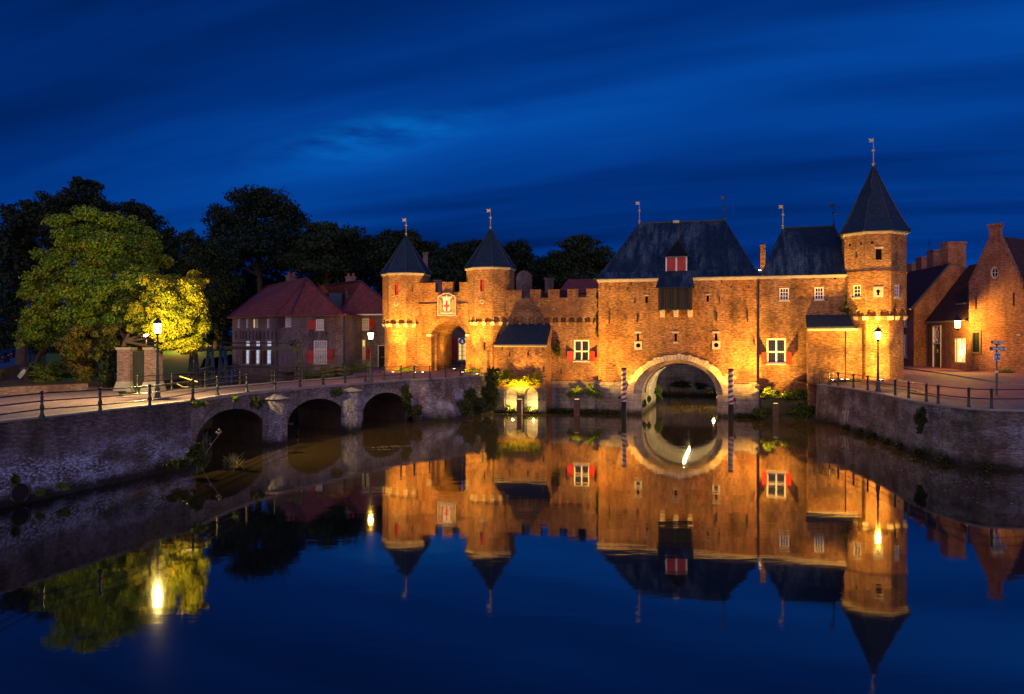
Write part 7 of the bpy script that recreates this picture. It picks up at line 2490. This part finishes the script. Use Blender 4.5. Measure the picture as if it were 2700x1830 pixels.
und = [blob(px, py, Y, w_, h_) for px, py, Y, w_, h_ in ((560, 800, 128, 200, 180), (680, 760, 132, 200, 160), (800, 740, 130, 200, 140), (930, 720, 130, 180, 120), (1060, 760, 126, 200, 130), (1200, 780, 126, 200, 110), (1340, 780, 124, 200, 100), (1480, 770, 124, 200, 90), (430, 760, 120, 170, 260), (320, 850, 105, 180, 160), (180, 900, 98, 180, 110), (20, 895, 185, 190, 90), (190, 895, 170, 190, 100), (330, 905, 130, 180, 90), (90, 860, 185, 190, 110), (440, 890, 135, 160, 80), (800, 665, 135, 150, 100), (900, 655, 135, 150, 90), (990, 670, 135, 140, 90), (1100, 690, 132, 160, 110), (1230, 695, 132, 150, 110), (1350, 710, 130, 150, 100), (1440, 725, 130, 120, 70), (470, 690, 130, 140, 140), (1130, 660, 134, 90, 60))]
leaf_solo('canal_side_tree', 'dark trees over the canal, glimpsed only through the arch', 'trees', [blob(px, py, 110, 190, 170) for px in (1640, 1760, 1880, 2000) for py in (820, 910)], 40000, .6, LEAF_DARK)
leaf_solo('far_wood', None or 'unlit mass of park undergrowth behind the trees', 'wood', und, 60000, .45, LEAF_DARK, kind='stuff')
# lawn tree
pt = at(448, 956, 100)
tree('slender-trunked park tree on the floodlit lawn', tuple(pt), [([(pt.x, pt.y, lawn_z(pt.x, pt.y) - .2), (pt.x + .2, pt.y, pt.z + 1.2), (pt.x - .3, pt.y, pt.z + 4)], [.9, .65, .5])], [blob(440, 860, 98, 130, 90), blob(480, 840, 99, 100, 80)], 4000, .3, LEAF_MID, 'broad-leaved trees')

# ------------------------------------------------------------------ plants on walls, banks and water
leaf_solo('climbing_plant', 'brightly lit yellow shrub spilling over the niches of the lean-to', 'shrub', [blob(1325, 1000, 71.5, 60, 34, .25), blob(1360, 1006, 71.2, 80, 30, .3), blob(1400, 1006, 70.9, 60, 32, .3), blob(1417, 998, 70.95, 36, 44, .25), blob(1335, 985, 71.6, 40, 24, .2)], 3000, .15, LEAF_YEL)
leaf_solo('ivy', 'green ivy hanging at the left corner of the lean-to', 'ivy', [blob(1297, 1005, 70.6, 40, 90, .6), blob(1290, 1050, 70.2, 50, 90, .6), blob(1305, 985, 70.9, 40, 40, .5)], 3200, .16, LEAF_IVY)
for (pxa, lab) in ((0, 'tuft of lit plants in the left niche'), (1, 'tuft of lit plants in the right niche')):
    nn = niches[pxa]; c = Ml @ Vector(((nn[0][0] + nn[1][0]) / 2, .05, .45))
    leaf_solo('niche_plant', lab, 'plant', [(c.x - .3, c.y + .15, c.z - .05, .18, .15, .16), (c.x + .1, c.y + .2, c.z - .05, .2, .15, .2)], 160, .10, LEAF_HERB, 'plants in the niches')
c = cw(-3.6, 0, 2.2)
leaf_solo('wall_plant', 'lit plant growing on the stone plinth above the middle pylon', 'plant', [blob(1523, 1030, 71.0, 34, 26, .5), blob(1505, 1040, 71.2, 26, 20, .5)], 700, .13, LEAF_HERB, 'plants on the castle plinth')
leaf_solo('wall_plant', 'lit feathery plant on the plinth between pylon and striped post', 'plant', [blob(1560, 1030, 70.6, 30, 44, .5), blob(1575, 1040, 70.4, 30, 30, .5)], 900, .13, LEAF_HERB, 'plants on the castle plinth')
leaf_solo('ivy', 'strip of ivy climbing the joint between curtain wall and water gate', 'ivy', [blob(1579, 790, 71.3, 14, 60, .3), blob(1580, 840, 71.3, 18, 60, .3), blob(1577, 870, 71.3, 14, 50, .3)], 1300, .13, LEAF_IVY)
leaf_solo('ivy', 'small ivy tuft in the corner left of the tallest tower', 'ivy', [blob(2232, 815, 64.9, 16, 26, .4), blob(2226, 818, 65.0, 20, 10, .4), blob(2231, 790, 65, 8, 60, .3)], 600, .12, LEAF_IVY)
leaf_solo('wall_plant', 'small dark plant sprouting on the brickwork left of the cross window', 'plant', [blob(1468, 925, 72.2, 26, 30, .4), blob(1470, 905, 72.2, 14, 20, .4)], 350, .12, LEAF_IVY)
leaf_solo('vault_plant', 'green plants on the left inner wall of the water arch', 'plant', [blob(1737, 1036, 75.5, 26, 50, .5), blob(1712, 1052, 72.5, 12, 20, .5), blob(1700, 1066, 70.5, 14, 26, .5)], 1300, .12, LEAF_HERB)
leaf_solo('canal_bush', 'lit bush beyond the water arch', 'bush', [blob(1872, 1030, 82, 18, 14, .6), blob(1850, 1018, 92, 40, 22, .6), blob(1800, 1012, 94, 60, 24, .6)], 1300, .16, LEAF_IVY)
# bank below the wing: earth slope with ivy and herbs
bkm = MB()
for i in range(14):
    u0, u1 = U1 + .1 + i * .72, U1 + .1 + (i + 1) * .72
    def zz(u, f): return (-.6, .55, 1.55, 2.30)[f] + .15 * math.sin(u * 2.1 + f)
    vs = (-1.25, -1.0, -.6, .29)
    for f in range(3):
        bkm.poly([tuple(cw(u0, vs[f], zz(u0, f))), tuple(cw(u1, vs[f], zz(u1, f))), tuple(cw(u1, vs[f + 1], zz(u1, f + 1))), tuple(cw(u0, vs[f + 1], zz(u0, f + 1)))], 0, True)
solo('bank', bkm, EARTH, kind='structure')
leaf_solo('bank_ivy', 'dark green ivy covering the bank between the arch and the right quay', 'ivy', [tuple(cw(16.6, -.4, 1.9)) + (1.5, .35, .55), tuple(cw(18.4, -.5, 1.8)) + (1.4, .5, .8), tuple(cw(20.0, -1.5, 1.7)) + (.9, .8, 1.4), tuple(cw(13.9, -1.0, .6)) + (.8, .4, .6), tuple(cw(17.4, -1.0, .8)) + (1.7, .4, .7), tuple(cw(19.3, -1.6, .9)) + (1.2, .5, .9), tuple(cw(14.6, -.3, 1.9)) + (.9, .3, .4)], 16000, .14, LEAF_BANK, k=60)
leaf_solo('wall_plant', 'sunlit-looking herbs right above the right-hand pylon', 'plant', [blob(2030, 1035, 66.6, 36, 36, .3), blob(2060, 1048, 66.4, 30, 14, .3)], 900, .12, LEAF_HERB)
for o in list(bpy.data.objects):
    if o.get('label', '').startswith('sunlit-looking'): o['label'] = 'floodlit herbs on the bank right above the right-hand pylon'
leaf_solo('wall_bush', 'dark bush hanging on the right quay wall', 'bush', [blob(2427, 1105, 44.6, 34, 50, .5), blob(2432, 1085, 44.8, 20, 30, .5), blob(2425, 1130, 44.3, 18, 30, .5)], 1300, .11, LEAF_IVY)
leaf_solo('water_weed', 'fringe of green weeds along the foot of the right quay wall', 'weeds', [tuple(Vector((p[0] - .35, p[1] - .3, .22))) + (.55, .35, .22) for p in qr[4:52:2]], 5200, .10, LEAF_IVY, kind='stuff')
leaf_solo('water_weed', 'fringe of weeds along the foot of the castle walls', 'weeds', [tuple(cw(u, v, .2)) + (.6, .25, .25) for u, v in ((-10.5, -2.1), (-9.7, -1.9), (-7.5, -1.95), (-5.4, -1.8), (-4.2, 0), (-3.2, -.1), (-2.0, 0), (-.9, 0), (.6, -.3), (1.4, -.3), (12.2, -.3), (13.0, -.4))], 2800, .10, LEAF_IVY, kind='stuff')
leaf_solo('bank_bush', 'grassy bush at the foot of the forecourt wall', 'bush', [blob(1262, 1070, 68.5, 70, 60, .5), blob(1225, 1075, 67, 50, 50, .5), blob(1285, 1040, 70, 40, 60, .5), blob(1240, 1040, 68.5, 40, 40, .5)], 4200, .13, LEAF_IVY)
leaf_solo('wall_bush', 'small bush at the corner where the bridge meets the forecourt wall', 'bush', [blob(1075, 1060, 63, 36, 60, .5), blob(1095, 1085, 63.2, 44, 44, .5), blob(1068, 1030, 63.5, 24, 40, .4)], 1800, .12, LEAF_IVY)
for px, py, Y, w_, h_, lab in ((525, 1066, 42.0, 50, 26, 'dry grass tuft on the bridge left of the first keystone'), (622, 1052, 45.2, 22, 20, 'small dry tuft above the first bridge arch'), (678, 1060, 48.6, 44, 40, 'bushy tuft on the bridge left of the first cutwater'), (886, 1034, 56.6, 42, 26, 'dark tuft on the bridge left of the second cutwater')):
    leaf_solo('wall_tuft', lab, 'grass tuft', [blob(px, py, Y, w_, h_, .5)], 420, .10, LEAF_HERB if 'dry' in lab else LEAF_IVY, 'tufts growing from the bridge')
leaf_solo('reed_bush', 'leafy weeds at the corner of the left quay and the first arch', 'weeds', [blob(515, 1195, 38.6, 46, 70, .5), blob(535, 1215, 38.4, 40, 40, .5), blob(480, 1222, 38.0, 60, 36, .5)], 2200, .10, LEAF_IVY)
for o_ in (((450, 1228, 37.2, 50, 24), 'brownish weeds hanging at the foot of the left quay'), ((165, 1282, 33.2, 40, 24), 'green tuft at the foot of the left quay near the drain'), ((105, 1300, 32.2, 22, 16), 'small yellowish tuft beside the drain mouth'), ((30, 1265, 32.0, 50, 50), 'dark green weeds above the drain mouth')):
    leaf_solo('quay_weed', o_[1], 'weeds', [blob(*o_[0], .4)], 500, .09, LEAF_HERB if 'yellow' in o_[1] or 'green tuft' in o_[1] else LEAF_IVY, 'weeds along the left quay')
# dead stalks standing in the water by the first arch
st = MB()
rr = random.Random(3)
for k in range(46):
    c = gnd(615 + rr.uniform(-22, 22), 1216 + rr.uniform(-6, 8), 0)
    a = rr.uniform(0, 6.28); l = rr.uniform(.3, .9)
    st.tube([(c.x, c.y, -.05), (c.x + math.cos(a) * l * .6, c.y + math.sin(a) * l * .3, l * .45)], .012, 4)
solo('dead_reeds', st, plain('dry_reed', (.30, .24, .06), .8, vary=.3), 'lit clump of dead reeds lying in the water before the first arch', 'reeds', loc=tuple(gnd(615, 1216, 0)))
sk = MB()
c = gnd(528, 1225, 0)
sk.tube([(c.x, c.y, .1), (c.x + .5, c.y, .9), (c.x + .95, c.y + .1, 1.6)], .018, 5)
for dx, dz in ((0, 0), (-.12, .06), (.1, .1), (.02, .2), (-.45, -.55)):
    q = (c.x + .95 + dx, c.y + .1, 1.62 + dz)
    sk.lathe([(.0, -.07), (.07, -.02), (.06, .05), (0, .09)], 6, q)
solo('seed_stalk', sk, plain('dry_stalk', (.26, .20, .15), .8, vary=.3), 'tall dry stalk with seed heads leaning over the water at the first arch', 'plant', loc=(c.x, c.y, 0))
# hedge and fence before the houses
leaf_solo('hedge', 'clipped green hedge before the house windows, beyond the bridge', 'hedge', [blob(895, 985, 74.5, 50, 44, .6), blob(930, 975, 76, 60, 34, .6), blob(860, 985, 72.5, 50, 34, .6), blob(960, 968, 77, 40, 24, .6), blob(825, 992, 71, 50, 34, .6)], 6000, .15, LEAF_HERB)
hf = thing('garden_fence', 'dark picket fence of thin iron bars beside the hedge', 'fence', (-18, 70, 3.4))
m = MB()
fa, fb = Vector((-17.3, 68.3, 0)), Vector((-13.5, 77.0, 0))
for k in range(60):
    p = fa.lerp(fb, k / 59); m.box(p.x - .012, p.x + .012, p.y - .012, p.y + .012, 3.35, 4.75)
part('pickets', m, IRON, hf)
m = MB()
for z in (3.6, 4.6): m.tube([(fa.x, fa.y, z), (fb.x, fb.y, z)], .02, 4)
part('rail', m, IRON, hf)
leaf_solo('forecourt_tuft', 'grass tuft at the foot of the left gate tower', 'grass tuft', [tuple(cw(-18.2, -1.15, 3.75)) + (.9, .2, .22)], 700, .10, LEAF_HERB, 'grass at the tower feet')
leaf_solo('forecourt_tuft', 'grass tuft at the foot of the right gate tower', 'grass tuft', [tuple(cw(-11.6, -1.1, 3.7)) + (.8, .2, .25)], 700, .10, LEAF_HERB, 'grass at the tower feet')
leaf_solo('forecourt_tuft', 'grass tuft between the annex and the right quay railing', 'grass tuft', [tuple(cw(20.8, -1.7, 3.3)) + (.9, .2, .22)], 800, .10, LEAF_HERB, 'grass at the tower feet')
leaf_solo('planted_border', 'leafy green border at the foot of the gable house', 'plants', [(46.5, 70.0, 3.75, 1.4, .5, .35), (48.2, 67.8, 3.8, 1.5, .7, .55), (45.0, 72.6, 3.65, .9, .4, .2)], 3200, .16, LEAF_HERB)
# fallen leaves floating on the water
def floaters(name, label, cs, n, sx, sy, size, mat, z=.012):
    C = []
    for (x, y) in cs:
        C.append(np.stack([rng.normal(x, sx, n), rng.normal(y, sy, n), np.full(n, z)], 1))
    C = np.concatenate(C); N = np.tile(np.array([[0, 0, 1.0]]), (len(C), 1)) + rng.normal(size=(len(C), 3)) * .05
    o = bpy.data.objects.new(name, leaf_mesh(name, C, N, size, mat, Matrix()))
    COL.objects.link(o); o['label'] = label; o['category'] = 'leaves'; o['kind'] = 'stuff'
    return o
FLOAT = plain('floating_leaf', (.30, .26, .16), .6, vary=.4)
cs = [tuple(gnd(x, y, 0)[:2]) for x, y in ((2250, 1180), (2350, 1215), (2450, 1250), (2550, 1262), (2640, 1270), (2690, 1255), (2600, 1300))]
floaters('floating_leaves', 'pale fallen leaves scattered on the water below the right quay', cs, 34, 1.2, 1.6, .10, FLOAT)
cs = [tuple(gnd(x, y, 0)[:2]) for x, y in ((990, 1180), (1030, 1178), (1060, 1176), (1010, 1186))]
floaters('floating_debris', 'streak of pale debris floating before the third bridge arch', cs, 40, .5, .16, .09, FLOAT)
cs = [tuple(gnd(x, y, 3.41)[:2]) for x, y in ((60, 1085), (180, 1075), (300, 1062), (420, 1056), (330, 1045), (150, 1058))]
floaters('fallen_leaves', 'brown fallen leaves scattered on the left road', cs, 16, 1.1, 1.3, .11, plain('fallen_leaf', (.10, .06, .025), .8, vary=.4), 3.425)
cs = [tuple(gnd(x, y, 3.2)[:2]) for x, y in ((2420, 1035), (2500, 1050), (2600, 1058))]
floaters('fallen_leaves', 'fallen leaves on the cobbles inside the right railing', cs, 18, .8, 1.0, .09, plain('yellow_fallen_leaf', (.22, .15, .04), .8, vary=.4), 3.17)
cs = [tuple(cw(u, v)[:2]) for u, v in ((-10.8, -3.0), (-9.6, -2.8), (-8.4, -2.6), (-4, -1.3), (-1, -1.2), (1.2, -1.3), (12.6, -1.4))]
floaters('duckweed', 'yellow-green scum drifting along the foot of the castle walls', cs, 40, .55, .16, .10, LEAF_HERB)
